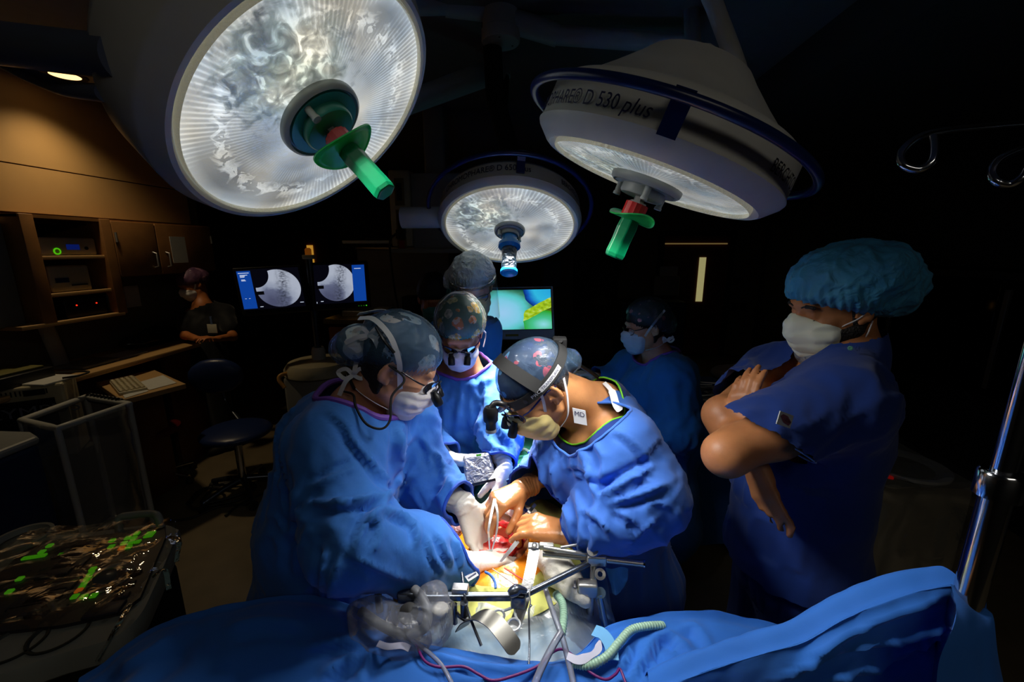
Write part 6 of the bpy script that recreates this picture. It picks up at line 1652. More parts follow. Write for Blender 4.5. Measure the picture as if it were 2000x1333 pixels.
garment('gown', t, GOWN, [(NB, CH, .07, .15), (NB, SR, .07, .085), (NB, SL, .07, .085), (mid(SR, CH), WA, .13, .15), (mid(SL, CH), WA, .13, .15), (CH, WA, .16, .16), (WA, HP, .17, .18), (HP, A(HP[0], HP[1], .35), .18, .23),
        (SL, EL, .085, .075), (EL, WL, .075, .050), (SR, ER, .085, .078), (ER, WR, .075, .055), (H(0, -.02, -.08), NB, .062, .07)],
        [(mid(NB, H(0, -.028, -.045), .12), H(0, -.02, 0) - NB, .13), (WL, WL - EL, .1), (WR, WR - ER, .1), (A(HP[0], HP[1], .30), A(0, 0, -1), .5)],
        [seg_folds([(SR, ER, 1.2, 10, 1.5), (ER, WR, 1.2, 12, 1.6), (SL, EL, 1.2, 10, 1.6), (EL, WL, 1.4, 14, 1.6), (CH, HP, 1.0, 1.6, 4.0)], .014, seed=9.1), px_creases([
        (((940, 735), (950, 775), (948, 820)), .010, 6), (((962, 800), (975, 835), (992, 860)), .012, 6), (((985, 880), (965, 870), (945, 850)), .009, 5), (((905, 760), (895, 810), (890, 870)), .008, 7), (((862, 760), (868, 820), (858, 880)), .009, 7), (((925, 740), (918, 790), (925, 850)), .007, 6)])], k=.04, h=.012, trim=[(0, 'collar_binding', TRIM, .007), (1, 'cuff', CUFF, .005), (2, 'cuff', CUFF, .005)])
glove(t, GLOVEW, 'glove', P(985, 918, 1.41), P(972, 968, 1.36) - P(985, 918, 1.41), A(-.9, -.1, -.3), 'L', curls=((22, 24, 14),) * 4, thumb_out=.2, thumb=(5, 10, 8), scale=.95, spread=.03, fore=(mid(EL, WL, .8), .036))
glove(t, GLOVEW, 'glove', P(880, 898, 1.48), P(930, 900, 1.43) - P(880, 898, 1.48), A(.1, -.2, -1), 'R', curls=((22, 30, 18),) * 4, thumb_out=.3, scale=.95, spread=.05, fore=(mid(ER, WR, .8), .036))
PAT_C = pattern_mat('animal_print', L(20, 92, 84), (L(225, 175, 40), L(215, 110, 35), L(180, 180, 180), L(210, 200, 140), L(120, 140, 140)), 17, .44)
cap('cap', t, PAT_C, Hc, M, .010, .040, -.03, crumple=.002)
cap('bouffant_cover', t, film('bouffant_grey', L(200, 215, 215), .16, .35, .5, 24, .6), Hc, M, .017, .062, -.05, puff=(.004, .002, .004), crumple=.005, pleat=.004)
hair_back(t, Hc, M)
mask(t, MASKW, Hc, M)
for s in (-1, 1):
    strap(t, 'mask_tie', TIE, Hc, M, [(s * .066, .036, -.03), (s * .080, .02, .01), (s * .094, -.01, .06), (s * .075, -.03, .12)], .010)
strap(t, 'mask_tie', TIE, Hc, M, [(.075, -.03, .12), (.03, -.04, .16), (-.02, -.035, .165)], .012)
glasses(t, Hc, M, mat('glasses_violet', L(58, 24, 80), .2))
MB().tube(spline([H(-.085, .0, .02), H(-.10, -.01, -.02), H(-.09, .03, -.05)], 6), .0025, 8).build('loupe_cord', TIE, t)
# ================================================================== assistant with face shield
Hc = P(925, 562, 1.93); M = HMAT(-78, 26, 6)
H = at_head(Hc, M)
NB = P(915, 622, 2.02)
SR, SL = P(850, 668, 2.05), P(946, 650, 2.0)
EL, ER = P(950, 740, 2.02), P(840, 760, 2.05)
CH, HP = P(900, 690, 2.06), P(900, 850, 2.1)
FT = A(HP[0], HP[1], 0)
t = thing('person', (FT[0], FT[1], 0), 'assistant with clear face shield and pale blue bouffant behind the loupes surgeon', 'person', 'gowned surgical team')
WL_, WR_ = P(935, 800, 1.95), P(880, 830, 1.9)
body(t, SK_C, Hc, M, NB, [(NB, CH, .07, .10), (CH, HP, .11, .12), (NB, SR, .05, .05), (NB, SL, .05, .05), (SR, ER, .045, .036), (SL, EL, .045, .036), (EL, WL_, .036, .026), (ER, WR_, .036, .026)] + legs(HP, FT, -1.5))
standing(t, FT, -1.5)
garment('warmup_jacket', t, GOWN2, [(NB, CH, .07, .14), (NB, SR, .07, .08), (NB, SL, .07, .08), (CH, HP, .15, .17), (SL, EL, .08, .07), (SR, ER, .08, .07), (EL, WL_, .07, .045), (ER, WR_, .07, .045), (HP, A(HP[0], HP[1], .5), .17, .2), (H(0, -.02, -.08), NB, .062, .07)],
        [(mid(NB, H(0, -.028, -.045), .12), H(0, -.02, 0) - NB, .13)], seg_folds([(SR, ER, 1, 9, 1.5), (SL, EL, 1, 9, 1.6), (CH, HP, 1, 3, 3)], .014, seed=2.1), k=.04, h=.014)
for w_, e_ in ((WL_, EL), (WR_, ER)): glove(t, GLOVEW, 'glove', w_, w_ - e_ + A(.0, -.1, 0), A(0, -.5, -1), 'L' if w_ is WL_ else 'R', scale=.9)
cap('bouffant_cap', t, film('bouffant_pale', L(225, 242, 252), .94, .35, 1.0, 26), Hc, M, .018, .055, -.05, lobes=(((.085, -.05, .01), (.05, .07, .055)),), puff=(.008, .006, .006), crumple=.008, pleat=.005)
hair_back(t, Hc, M)
mask(t, MASKY, Hc, M)
glasses(t, Hc, M, FRAMEK, False)
vs = []; nA, nZ = 22, 6
for j in range(nZ):
    z = .075 - .20 * j / (nZ - 1)
    for k in range(nA):
        a = math.radians(-78 + 156 * k / (nA - 1)); vs.append(H(.112 * math.sin(a) * 1.0, -.005 + .148 * math.cos(a) + .01 * j / nZ, z - .035 * (abs(math.sin(a)) ** 3) * (j / nZ)))
link_mesh('face_shield', vs, [(j * nA + k, j * nA + k + 1, (j + 1) * nA + k + 1, (j + 1) * nA + k) for j in range(nZ - 1) for k in range(nA - 1)], film('shield_film', L(215, 235, 235), .13, .04, .1, 6), t)
MB().ribbon(np.array([H(.108 * math.sin(a), .0 + .125 * math.cos(a), .066) for a in np.linspace(-1.25, 1.25, 20)]), .012, np.array([M @ A(math.sin(a), math.cos(a), 0) for a in np.linspace(-1.25, 1.25, 20)]), .004).build('shield_headband', film('shield_foam', L(190, 200, 200), .35), t)
# ================================================================== dark clothed helper behind the face shield
Hc = P(848, 585, 2.35); M = HMAT(-70, 22, 0)
H = at_head(Hc, M)
NB, CH, HP = P(846, 640, 2.45), P(838, 700, 2.48), P(835, 840, 2.5)
SR, SL = P(785, 675, 2.48), P(890, 675, 2.46); EL, ER = P(890, 760, 2.4), P(780, 765, 2.4); WL_, WR_ = P(865, 800, 2.25), P(815, 800, 2.25)
FT = A(HP[0], HP[1], 0)
t = thing('person', (FT[0], FT[1], 0), 'dim person in black cap and teal mask far behind the left surgeon', 'person')
body(t, SK_G, Hc, M, NB, [(NB, CH, .07, .10), (CH, HP, .11, .12), (NB, SR, .05, .05), (NB, SL, .05, .05), (SR, ER, .045, .036), (SL, EL, .045, .036), (EL, WL_, .036, .026), (ER, WR_, .036, .026)] + legs(HP, FT, -1.5), hf=.007,
     hands=[hand_sdf(WL_, A(-.3, -.9, -.2), A(0, 0, -1), 'L'), hand_sdf(WR_, A(.3, -.9, -.2), A(0, 0, -1), 'R')], fine=[(WR_ + A(-.08, -.22, -.1), WL_ + A(.08, .03, .06), .008)])
standing(t, FT, -1.5)
garment('scrub_top', t, SCRUBD, [(NB, CH, .07, .14), (NB, SR, .07, .075), (NB, SL, .07, .075), (CH, HP, .15, .16), (SL, mid(SL, EL, .6), .078, .075), (SR, mid(SR, ER, .6), .078, .075)], [(mid(NB, H(0, -.028, -.045), .1), H(0, -.02, 0) - NB, .13)], seg_folds([(CH, HP, 1, 3, 3)], .01), k=.04, h=.018)
garment('trousers', t, SCRUBD, [(HP, HP + A(0, 0, .05), .15)] + [(a + A(0, 0, -.0), A(b[0], b[1], .08), .10, .085) for a, b, _, _ in legs(HP, FT, -1.5)], None, seg_folds([(HP, FT, 1, 3, 3)], .008), k=.05, h=.02)
cap('cap', t, mat('black_cap', L(22, 22, 26), .7), Hc, M, .014, .05, -.045, crumple=.004)
mask(t, cloth('mask_teal', L(60, 130, 130), .25, 26), Hc, M)
# ================================================================== gowned nurse on the right
Hc = P(1261, 640, 2.16); M = HMAT(-170, 9, 1)
H = at_head(Hc, M)
NB = P(1288, 698, 2.2)
SL, SR = P(1312, 742, 2.06), P(1230, 716, 2.4)
EL, ER = P(1322, 838, 2.0), P(1195, 745, 2.42)
WL_, WR_ = P(1232, 858, 2.02), P(1160, 735, 2.35)
CH, WA, HP = P(1275, 770, 2.22), P(1285, 880, 2.28), P(1290, 960, 2.35)
FT = A(HP[0], HP[1], 0)
t = thing('person', (FT[0], FT[1], 0), 'nurse in glasses and black printed cap standing behind the headlight surgeon', 'person', 'gowned surgical team')
body(t, SK_A, Hc, M, NB, [(NB, CH, .07, .10), (CH, HP, .11, .12), (NB, SR, .05, .05), (NB, SL, .05, .05), (SR, ER, .045, .036), (SL, EL, .045, .036), (EL, WL_, .036, .026), (ER, WR_, .036, .026)] + legs(HP, FT, -3), hf=.005)
standing(t, FT, -3)
garment('gown', t, GOWN2, [(NB, CH, .07, .155), (NB, SR, .08, .09), (NB, SL, .08, .105), (CH, WA, .17, .18), (WA, HP, .18, .19), (HP, A(HP[0], HP[1], .35), .19, .23), (SL, EL, .11, .105), (EL, WL_, .105, .065), (SR, ER, .09, .08), (ER, WR_, .08, .055), (P(1325, 730, 2.25), P(1330, 860, 2.3), .10, .14), (H(0, -.02, -.08), NB, .062, .07)],
        [(mid(NB, H(0, -.028, -.045), .12), H(0, -.02, 0) - NB, .13), (WL_, WL_ - EL, .1), (WR_, WR_ - ER, .1)], seg_folds([(SR, ER, 1, 9, 1.5), (SL, EL, 1.2, 8, 1.6), (EL, WL_, 1.2, 9, 1.6), (CH, HP, 1, 3, 3)], .015, seed=4.4), k=.05, h=.014, trim=[(0, 'collar_binding', TRIM, .007)])
for w_, e_, sd in ((WL_, EL, 'L'), (WR_, ER, 'R')): glove(t, GLOVEW, 'glove', w_, w_ - e_, A(0, 0, -1), sd, scale=.9)
PAT_N = pattern_mat('small_pink_print', L(12, 12, 16), (L(215, 120, 125), L(14, 14, 18), L(210, 190, 185), L(13, 13, 17)), 26, .30, detail=False)
cap('cap', t, PAT_N, Hc, M, .010, .038, -.035, crumple=.002)
cap('bouffant_cover', t, film('bouffant_dim', L(110, 140, 165), .30, .3, .6, 24), Hc, M, .018, .098, -.06, lobes=(((0, -.11, .0), (.06, .05, .06)),), puff=(.004, .004, .004), crumple=.005)
hair_back(t, Hc, M)
mask(t, cloth('mask_pale_blue', L(205, 222, 240), .25, 26), Hc, M)
for s in (-1, 1):
    strap(t, 'mask_tie', TIE, Hc, M, [(s * .066, .036, -.03), (s * .079, .015, .005), (s * .094, -.02, .05), (s * .085, -.07, .09)], .011)
    strap(t, 'mask_tie', TIE, Hc, M, [(s * .055, .035, -.105), (s * .070, -.01, -.098), (s * .06, -.06, -.085), (s * .02, -.1, -.075)], .011)
bow(t, H(-.05, -.085, -.075), -_rt, -_dn, nrm(_O - Hc), .9, ((-.9, .6), (.9, .3)))
glasses(t, Hc, M, FRAMEK, False)
# ================================================================== tall man in scrubs with folded arms
Hc = P(1630, 600, 1.12); M = HMAT(-176, 17, -3)
H = at_head(Hc, M)
NB = P(1650, 690, 1.14)
SL, SR = P(1640, 790, 1.02), P(1505, 735, 1.34)
EL, ER = P(1418, 888, .95), P(1412, 812, 1.12)
WL_, WR_ = P(1440, 838, 1.07), P(1462, 898, 1.07)
CH, WA, HP = P(1592, 830, 1.17), P(1560, 980, 1.20), P(1545, 1110, 1.25)
FT = A(HP[0] - .03, HP[1] + .02, 0)
t = thing('person', (FT[0], FT[1], 0), 'tall man in navy scrubs and blue bouffant standing with folded arms', 'person')
hL = hand_sdf(WL_, P(1452, 765, 1.06) - WL_, nrm(_O - WL_) * -1 + A(.5, 0, 0), 'L', curls=((16, 18, 12), (18, 20, 12), (20, 22, 12), (22, 24, 14)), thumb=(0, 10, 8), scale=.92, spread=.03)
hR = hand_sdf(P(1468, 902, 1.06), P(1492, 965, 1.02) - P(1468, 902, 1.06), A(.7, .6, .1), 'R', curls=((6, 8, 6), (6, 10, 6), (10, 12, 8), (14, 14, 8)), thumb=(30, 40, 20), thumb_out=.15, scale=.92, spread=.03)
body(t, SK_T, Hc, M, NB, [(NB, CH, .075, .11), (CH, HP, .12, .13), (NB, SL, .06, .055), (NB, SR, .06, .055), (SL, mid(SL, EL, .6), .062, .056), (mid(SL, EL, .6), EL, .056, .046), (EL, WL_, .046, .030), (SR, ER, .056, .046), (ER, mid(ER, WR_, .4), .048, .044), (mid(ER, WR_, .4), WR_, .044, .030)] + legs(HP, FT, 3.2, .1),
     fine=[(A(WL_[0] - .12, WL_[1] - .2, 1.26), A(WL_[0] + .16, WL_[1] + .18, 1.62), .0058)], hands=[hL, hR], neck=.062)
standing(t, FT, 3.3)
vfront = M[:, 1] * A(1, 1, 0)
vn = P(1545, 735, 1.10)
arm_d = s_cone(SL + (EL - SL) * .45, EL + (EL - SL) * .3, 0.0)
def vneck(X, Y, Z):
    f0_ = nrm(vfront); r0_ = A(f0_[1], -f0_[0], 0)
    x, y, z = X - NB[0], Y - NB[1], Z - NB[2]
    fr = x * f0_[0] + y * f0_[1]; lat = np.abs(x * r0_[0] + y * r0_[1] + .0)
    a = np.minimum(fr - .0, (z + .135) * .36 - lat)
    ax = nrm(H(0, -.02, -.02) - NB); al = x * ax[0] + y * ax[1] + z * ax[2] - .050
    di = np.sqrt(np.maximum((x * x + y * y + z * z) - (al + .050) ** 2, 0)); b = np.minimum(al, .14 - di)
    e = nrm(nrm(EL - SL) * .62 + A(0, 0, -.78)); q = P(1528, 866, .985); c = (X - q[0]) * e[0] + (Y - q[1]) * e[1] + (Z - q[2]) * e[2]; c = np.minimum(c, .128 - arm_d(X, Y, Z))
    q2 = SR + (ER - SR) * .62; e2 = nrm(ER - SR); dx, dy, dz = X - q2[0], Y - q2[1], Z - q2[2]; g = dx * e2[0] + dy * e2[1] + dz * e2[2]; d2 = np.sqrt(np.maximum(dx * dx + dy * dy + dz * dz - g * g, 0)); g = np.minimum(g, .10 - d2)
    hem = (HP[2] + .052) - Z + .10 * (Y - HP[1])
    return np.maximum(np.maximum(np.maximum(a, b), np.maximum(c, g)), hem)
f_ = s_union([s_cone(*q) for q in [(NB, CH, .075, .16), (NB, SL, .08, .095), (NB, SR, .075, .085), (CH, WA, .168, .160), (WA, HP, .16, .185), (HP, HP - A(0, 0, .1), .185, .19), (mid(SL, CH, .4), WA, .12, .13), (mid(SR, CH, .4), WA, .12, .13), (SL, SL + (EL - SL) * .80 + A(0, 0, .012), .100, .088), (SR, SR + (ER - SR) * .68, .085, .080), (H(0, -.03, -.07), NB, .066, .075)]], .045)
o_, V_, F_ = sdf_obj('scrub_top', f_, SCRUB, t, .010, (), .03, 3, seg_folds([(SL, EL, .8, 9, 1.4), (SR, ER, .8, 9, 1.4), (CH, WA, 1.0, 7, 1.2), (WA, HP, .9, 5, 1.8), (NB, CH, .3, 4, 2)], .015, seed=7.7), vneck)
garment('trousers', t, SCRUB, [(HP + A(0, 0, .05), HP, .14, .14)] + [(a - A(0, 0, .02), mid(a, b, .5), .105, .092) for a, b, _, _ in legs(HP, FT, 3.2, .09)] + [(mid(a, b, .5), A(b[0], b[1], .09), .095, .085) for a, b, _, _ in legs(HP, FT, 3.2, .09)], None, seg_folds([(HP, FT, 1, 2, 3)], .012, seed=3), k=.05, h=.014)
ax_ = nrm(nrm(EL - SL) * .62 + A(0, 0, -.78)); st_ = P(1532, 870, .985); u_ = nrm(np.cross(ax_, A(0, 0, 1))); w_ = np.cross(ax_, u_)
MB().tube([st_ + .062 * math.cos(a) * u_ + .080 * math.sin(a) * w_ for a in np.linspace(0, 2 * PI, 40, endpoint=False)], .0022, 8, closed=True).build('undershirt_cuff', mat('pale_blue_knit', L(190, 205, 235), .8), t)
for s in (1,):
    c_ = P(1532, 820, .985); ux = nrm(P(1552, 828, 1.0) - P(1516, 815, .975)); uy = nrm(P(1538, 803, .985) - P(1530, 836, .985)); uy = nrm(uy - ux * (uy @ ux)); nb_ = np.cross(ux, uy)
    if nb_ @ (_O - c_) < 0: nb_ = -nb_
    # lay the patch on the sleeve: nearest cloth vertex
    dr = nrm(c_ - _O); tt = (V_ - _O) @ dr; off = np.linalg.norm(V_ - _O - tt[:, None] * dr, axis=1); near = np.where(off < .02)[0]; c_ = _O + dr * (tt[near].min() - .004)
    pt = obox(c_ - ux * .022 - uy * .014, ux * .044, uy * .028, nb_ * .002).build('sleeve_patch', mat('patch_grey', L(178, 182, 180), .7), t, smooth=False)
    hx = [c_ + ux * x + uy * y + nb_ * .0028 for x, y in ((-.019, .004), (-.012, .010), (.003, .009), (.019, -.001), (.014, -.010), (-.004, -.007))]
    link_mesh('hexagon_mark', hx, [tuple(range(6))], mat('patch_maroon', L(120, 70, 82), .7), pt, smooth=False)
    text_mesh('ZOM', .0085, mat('patch_dark', L(40, 26, 36), .7), pt, 'lettering', frame_from(c_ + ux * .006 + uy * -.001 + nb_ * .0034, nrm(ux * 1.0 - uy * .25), nrm(uy + ux * .25)), shear=.2)
cl = P(1668, 681, 1.06); ux = nrm(P(1700, 684, 1.08) - P(1655, 680, 1.06)); uy = A(0, 0, 1.0)
dr = nrm(cl - _O); tt = (V_ - _O) @ dr; off = np.linalg.norm(V_ - _O - tt[:, None] * dr, axis=1); near = np.where(off < .02)[0]
if len(near): cl = _O + dr * (tt[near].min() - .004)
text_mesh('UI', .016, mat('embroidery_blue', L(96, 130, 190), .7), t, 'lettering', frame_from(cl + ux * .012, ux, nrm(uy)))
MB().lathe([(1e-4, 0), (.0035, .001), (.006, 0)], cl - ux * .012, nrm(_O - cl), 6).build('emblem', mat('embroidery_green', L(70, 130, 110), .7), t)
cap('bouffant_cap', t, BOUFB, Hc, M, .014, .050, -.055, lobes=(((.0, -.125, .02), (.088, .085, .078)), ((-.03, -.06, .085), (.088, .10, .062))), puff=(.012, .010, .008), crumple=.012, pleat=.006, npl=34)
hair_back(t, Hc, M, -.07, .01)
hd_ = s_local(head_sdf(ears=False), M, Hc)
pa_ = s_plane(H(0, .0, -.03), M @ nrm(A(0, .15, 1))); pb_ = s_plane(H(0, .09, 0), M[:, 1])
def beard(X, Y, Z): return smax(smax(hd_(X, Y, Z) - .004, pa_(X, Y, Z), .01), pb_(X, Y, Z), .01)
beard.lo, beard.hi = hd_.lo, hd_.hi
bk_ = s_plane(H(0, -.025, 0), -M[:, 1])
def beard2(X, Y, Z): return smax(beard(X, Y, Z), bk_(X, Y, Z), .01)
beard2.lo, beard2.hi = hd_.lo, hd_.hi
sdf_obj('beard', beard2, HAIR, t, .006, (), .01, 1, lambda V: .001 * ridged(V * 90))
for s in (-1, 1):
    MB().tube(spline([H(s * .016, .096, .030), H(s * .032, .096, .036), H(s * .05, .082, .030)], 6), [.002] * 6 + [.0042] * 6 + [.002], 8, flat=1.2).build('eyebrow', HAIR, t)
    MB().tube(spline([H(s * .019, .0905, -.001), H(s * .032, .0925, -.0045), H(s * .046, .086, -.002)], 6), .0011, 6).build('eyelashes', HAIR, t)
mask(t, MASKG, Hc, M, .010, 1.02)
g_, _, _ = sdf_obj('beard_cover', s_local(s_ell((0, .045, -.115), (.072, .062, .042)), M, Hc), film('beard_net', L(190, 195, 210), .6, .5, .8, 24), t, .006, (), .01, 1, lambda V: .004 * ridged(((V - Hc) @ M) * 24))
MB().tube(spline([H(-.066, .035, -.03), H(-.083, .0, -.012), H(-.088, -.02, .01)], 6), .0016, 6).build('ear_loop', TIE, t)
MB().tube(spline([H(-.05, .03, -.10), H(-.075, -.01, -.075), H(-.083, -.03, -.03)], 6), .0016, 6).build('ear_loop', TIE, t)
# ================================================================== person in dark scrubs far left
Hc = P(376, 556, 3.75); M = HMAT(-115, 25, 0)
H = at_head(Hc, M)
NB, CH, HP = P(396, 598, 3.8), P(400, 640, 3.85), P(410, 735, 3.9)
SR, SL = P(372, 615, 3.78), P(440, 612, 3.9); EL, ER = P(455, 658, 3.8), P(362, 655, 3.7); WL_, WR_ = P(425, 662, 3.62), P(385, 662, 3.58)
FT = A(HP[0], HP[1], 0)
t = thing('person', (FT[0], FT[1], 0), 'person in black scrubs and purple cap by the far end of the worktop', 'person')
body(t, SK_G, Hc, M, NB, [(NB, CH, .07, .10), (CH, HP, .11, .12), (NB, SR, .05, .05), (NB, SL, .05, .05), (SR, ER, .045, .036), (SL, EL, .045, .036), (EL, WL_, .036, .026), (ER, WR_, .036, .026)] + legs(HP, FT, -2), hf=.007,
     hands=[hand_sdf(WL_, P(405, 660, 3.55) - WL_, A(0, 0, -1), 'L', scale=.9), hand_sdf(WR_, P(405, 658, 3.55) - WR_, A(0, 0, -1), 'R', scale=.9)], fine=[(np.minimum(WL_, WR_) - .12, np.maximum(WL_, WR_) + .08, .008)])
standing(t, FT, -2)
garment('scrub_top', t, SCRUBD, [(NB, CH, .07, .14), (NB, SR, .07, .075), (NB, SL, .07, .075), (CH, HP, .15, .16), (SL, mid(SL, EL, .6), .078, .075), (SR, mid(SR, ER, .6), .078, .075)], [(mid(NB, H(0, -.028, -.045), .1) + A(0, -.04, -.02), H(0, .02, 0) - NB, .12)], seg_folds([(CH, HP, 1, 3, 3)], .01), k=.04, h=.016)
garment('trousers', t, SCRUBD, [(HP, HP + A(0, 0, .05), .15)] + [(a, A(b[0], b[1], .08), .10, .085) for a, b, _, _ in legs(HP, FT, -2)], None, seg_folds([(HP, FT, 1, 3, 3)], .008), k=.05, h=.02)
cap('cap', t, pattern_mat('purple_print', L(95, 62, 92), (L(130, 90, 120), L(80, 50, 84), L(150, 110, 130)), 20, .4, detail=False), Hc, M, .016, .045, -.045, lobes=(((0, -.1, .03), (.08, .06, .06)),), crumple=.004, h=.008)
mask(t, MASKW, Hc, M)
strap(t, 'mask_tie', TIE, Hc, M, [(-.066, .036, -.03), (-.08, .01, .01), (-.092, -.01, .06), (-.06, -.03, .13)], .012)
q = P(414, 638, 3.70)
bd = MB().box(q + A(-.045, -.003, -.06), q + A(.045, .003, .02), bev=.002).build('id_badge', mat('badge_pale', L(190, 190, 175), .6), t)
MB().box(q + A(-.008, -.003, .02), q + A(.012, .003, .09)).build('badge_clip', mat('badge_strap', L(70, 90, 130), .6), bd, smooth=False)
# ================================================================== patient, drapes, table
def zt(x, y): return 1.052 - 1.2 * (x + .07) ** 2 - .22 * (y - 1.0) ** 2
def onb(px, py, off=0.0):
    z = 1.05
    for _ in range(6): q = Ph(px, py, z); z = zt(q[0], q[1]) + off
    return Ph(px, py, z)
def onrow(pts, off): return [onb(x, y, off) for x, y in pts]
t = thing('operating_table', (-.07, 1.0, 0), 'operating table under the blue drapes in the middle of the room', 'table')
MB().box((-.26, .12, .80), (.13, 1.98, .87), bev=.02).build('mattress', M_black, t)
MB().box((-.24, .14, .76), (.11, 1.96, .80), bev=.01).build('table_frame', M_dsteel, t)
MB().box((-.18, .85, .12), (.06, 1.25, .76), bev=.03).build('column', M_dsteel, t)
MB().box((-.30, .55, .01), (.17, 1.55, .12), bev=.03).build('base', M_dsteel, t)
t = thing('person', (-.07, 1.0, .87), 'patient under drapes with an open red wound in orange painted skin', 'patient')
pc = -.07
trunk = s_union([s_ell((pc, .70, .945), (.185, .26, .085)), s_ell((pc, 1.05, .95), (.175, .32, .095)), s_cone((pc - .09, 1.35, .93), (pc - .06, 1.75, .92), .07, .055), s_cone((pc + .10, 1.35, .93), (pc + .10, 1.75, .92), .07, .055), s_cone((pc - .06, 1.75, .92), (pc - .06, 1.95, .91), .05, .04), s_cone((pc + .10, 1.75, .92), (pc + .10, 1.95, .91), .05, .04),
                 s_cone((pc, .45, .94), (pc, .33, .955), .06), s_ell((pc, .24, .97), (.075, .10, .09)), s_cone((pc - .17, .55, .93), (pc - .21, 1.0, .90), .05, .035), s_cone((pc + .17, .55, .93), (pc + .21, 1.0, .90), .05, .035)], .05)
wc = onb(972, 1052, 0)
cav = s_ell(wc + A(0, 0, .01), (.075, .075, .060))
def pbody(X, Y, Z): return smax(trunk(X, Y, Z), -cav(X, Y, Z), .02)
pbody.lo, pbody.hi = trunk.lo, trunk.hi
sdf_obj('body', pbody, SK_B, t, .018)
M_gut = NT('wet_red_tissue'); _v = M_gut.coord(); _n = M_gut.new('TexNoise', Scale=26.0, Detail=6.0, Distortion=.6); M_gut.link(_v, _n.inputs['Vector'])
M_gut.link(M_gut.ramp(_n.outputs['Fac'], [(.30, L(120, 12, 16)), (.46, L(200, 40, 38)), (.60, L(226, 88, 78)), (.75, L(240, 165, 130))]), M_gut.b.inputs['Base Color']); M_gut.set(Roughness=.22); M_gut.b.inputs['Subsurface Weight'].default_value = .15
_n2 = M_gut.new('TexNoise', Scale=120.0, Detail=4.0); M_gut.link(_v, _n2.inputs['Vector']); M_gut.bump(_n2.outputs['Fac'], .35, .006)
rg = random.Random(11)
lumps = [s_ell(wc + A(rg.uniform(-.055, .055), rg.uniform(-.055, .055), rg.uniform(-.055, -.02)), (rg.uniform(.018, .032), rg.uniform(.018, .032), rg.uniform(.012, .02))) for _ in range(16)]
sdf_obj('wound_bed', s_union(lumps + [s_ell(wc + A(0, 0, -.06), (.085, .085, .03)), s_ell(wc + A(.005, -.01, -.022), (.034, .028, .018))], .012), M_gut.m, t, .004, (), .01, 1, lambda V: .003 * ridged(V * 38))
rim = [wc + A(.074 * math.cos(a) * (1 + .08 * math.sin(3 * a)), .072 * math.sin(a), 0) for a in np.linspace(0, 2 * PI, 40, endpoint=False)]
for r_ in rim: r_[2] = zt(r_[0], r_[1]) - .001
MB().tube(np.array(rim), [.010 + .003 * math.sin(i * 1.7) for i in range(40)], 10, closed=True).build('wound_edge', M_gut.m, t)
# layered coverings around the wound
def ring_patch(name, inner, outer, off0, off1, m, label, cat, amp=.002, n=64):
    """annular sheet between two pixel outlines lying on the body"""
    a_, b_ = spline(inner, 8, closed=True), spline(outer, 8, closed=True); k = min(len(a_), len(b_))
    ia = a_[np.linspace(0, len(a_), n, endpoint=False).astype(int)]; ib = b_[np.linspace(0, len(b_), n, endpoint=False).astype(int)]
    vs = []; R = 9
    for j in range(R):
        s_ = j / (R - 1)
        for i in range(n):
            p_ = ia[i] * (1 - s_) + ib[i] * s_; vs.append(onb(p_[0], p_[1], off0 * (1 - s_) + off1 * s_))
    vs = np.array(vs); vs[:, 2] += amp * (ridged(vs * A(28, 28, 28)) - .3)
    o = link_mesh(name, vs, [(j * n + i, j * n + (i + 1) % n, (j + 1) * n + (i + 1) % n, (j + 1) * n + i) for j in range(R - 1) for i in range(n)], m)
    return tag(o, label, cat)
win = [(972 + 62 * math.cos(a), 1052 + 54 * math.sin(a)) for a in np.linspace(-PI, PI, 16, endpoint=False)]
o1 = [(972 + 62 * math.cos(a) * 2.15, 1062 + 54 * math.sin(a) * (2.0 if math.sin(a) > 0 else 1.6)) for a in np.linspace(-PI, PI, 16, endpoint=False)]
FILM_O = mat('orange_antiseptic_film', L(236, 140, 34), .22, var=.22, vscale=9, bump=.35, bscale=24)
ring_patch('incise_film', win, o1, .003, .004, FILM_O, 'glossy orange film around the open wound', 'film', .002)
TOWY = cloth('towel_yellow_green', L(178, 178, 92), .5, 16)
o2 = [(976 + 62 * math.cos(a) * 2.7, 1070 + 54 * math.sin(a) * (2.75 if math.sin(a) > 0 else 2.0)) for a in np.linspace(-PI, PI, 16, endpoint=False)]
i2 = [(972 + 62 * math.cos(a) * 1.75, 1062 + 54 * math.sin(a) * (1.62 if math.sin(a) > 0 else 1.35)) for a in np.linspace(-PI, PI, 16, endpoint=False)]
ring_patch('towel', i2, o2, .008, .010, TOWY, 'yellow green towel under the near end of the orange film', 'towel', .006)
PAD = cloth('pad_light_blue', L(150, 192, 230), .35, 8)
o_ = sheet('absorbent_pad', [onrow([(850, 1160), (930, 1180), (1000, 1190), (1080, 1180), (1150, 1150)], -.012), onrow([(845, 1215), (930, 1235), (1000, 1240), (1090, 1232), (1185, 1195)], -.006), onrow([(820, 1262), (920, 1290), (1010, 1305), (1110, 1290), (1200, 1245)], -.006), onrow([(800, 1290), (920, 1320), (1010, 1335), (1120, 1320), (1220, 1275)], -.03)], PAD, None, 6, 6, .005, (9, 9, 9), thick=.002)
tag(o_, 'light blue absorbent pad between the towel and the near blue drape', 'pad')
FILM_P = film('frosted_drape_film', L(225, 230, 222), .42, .38, .4, 12, .6)
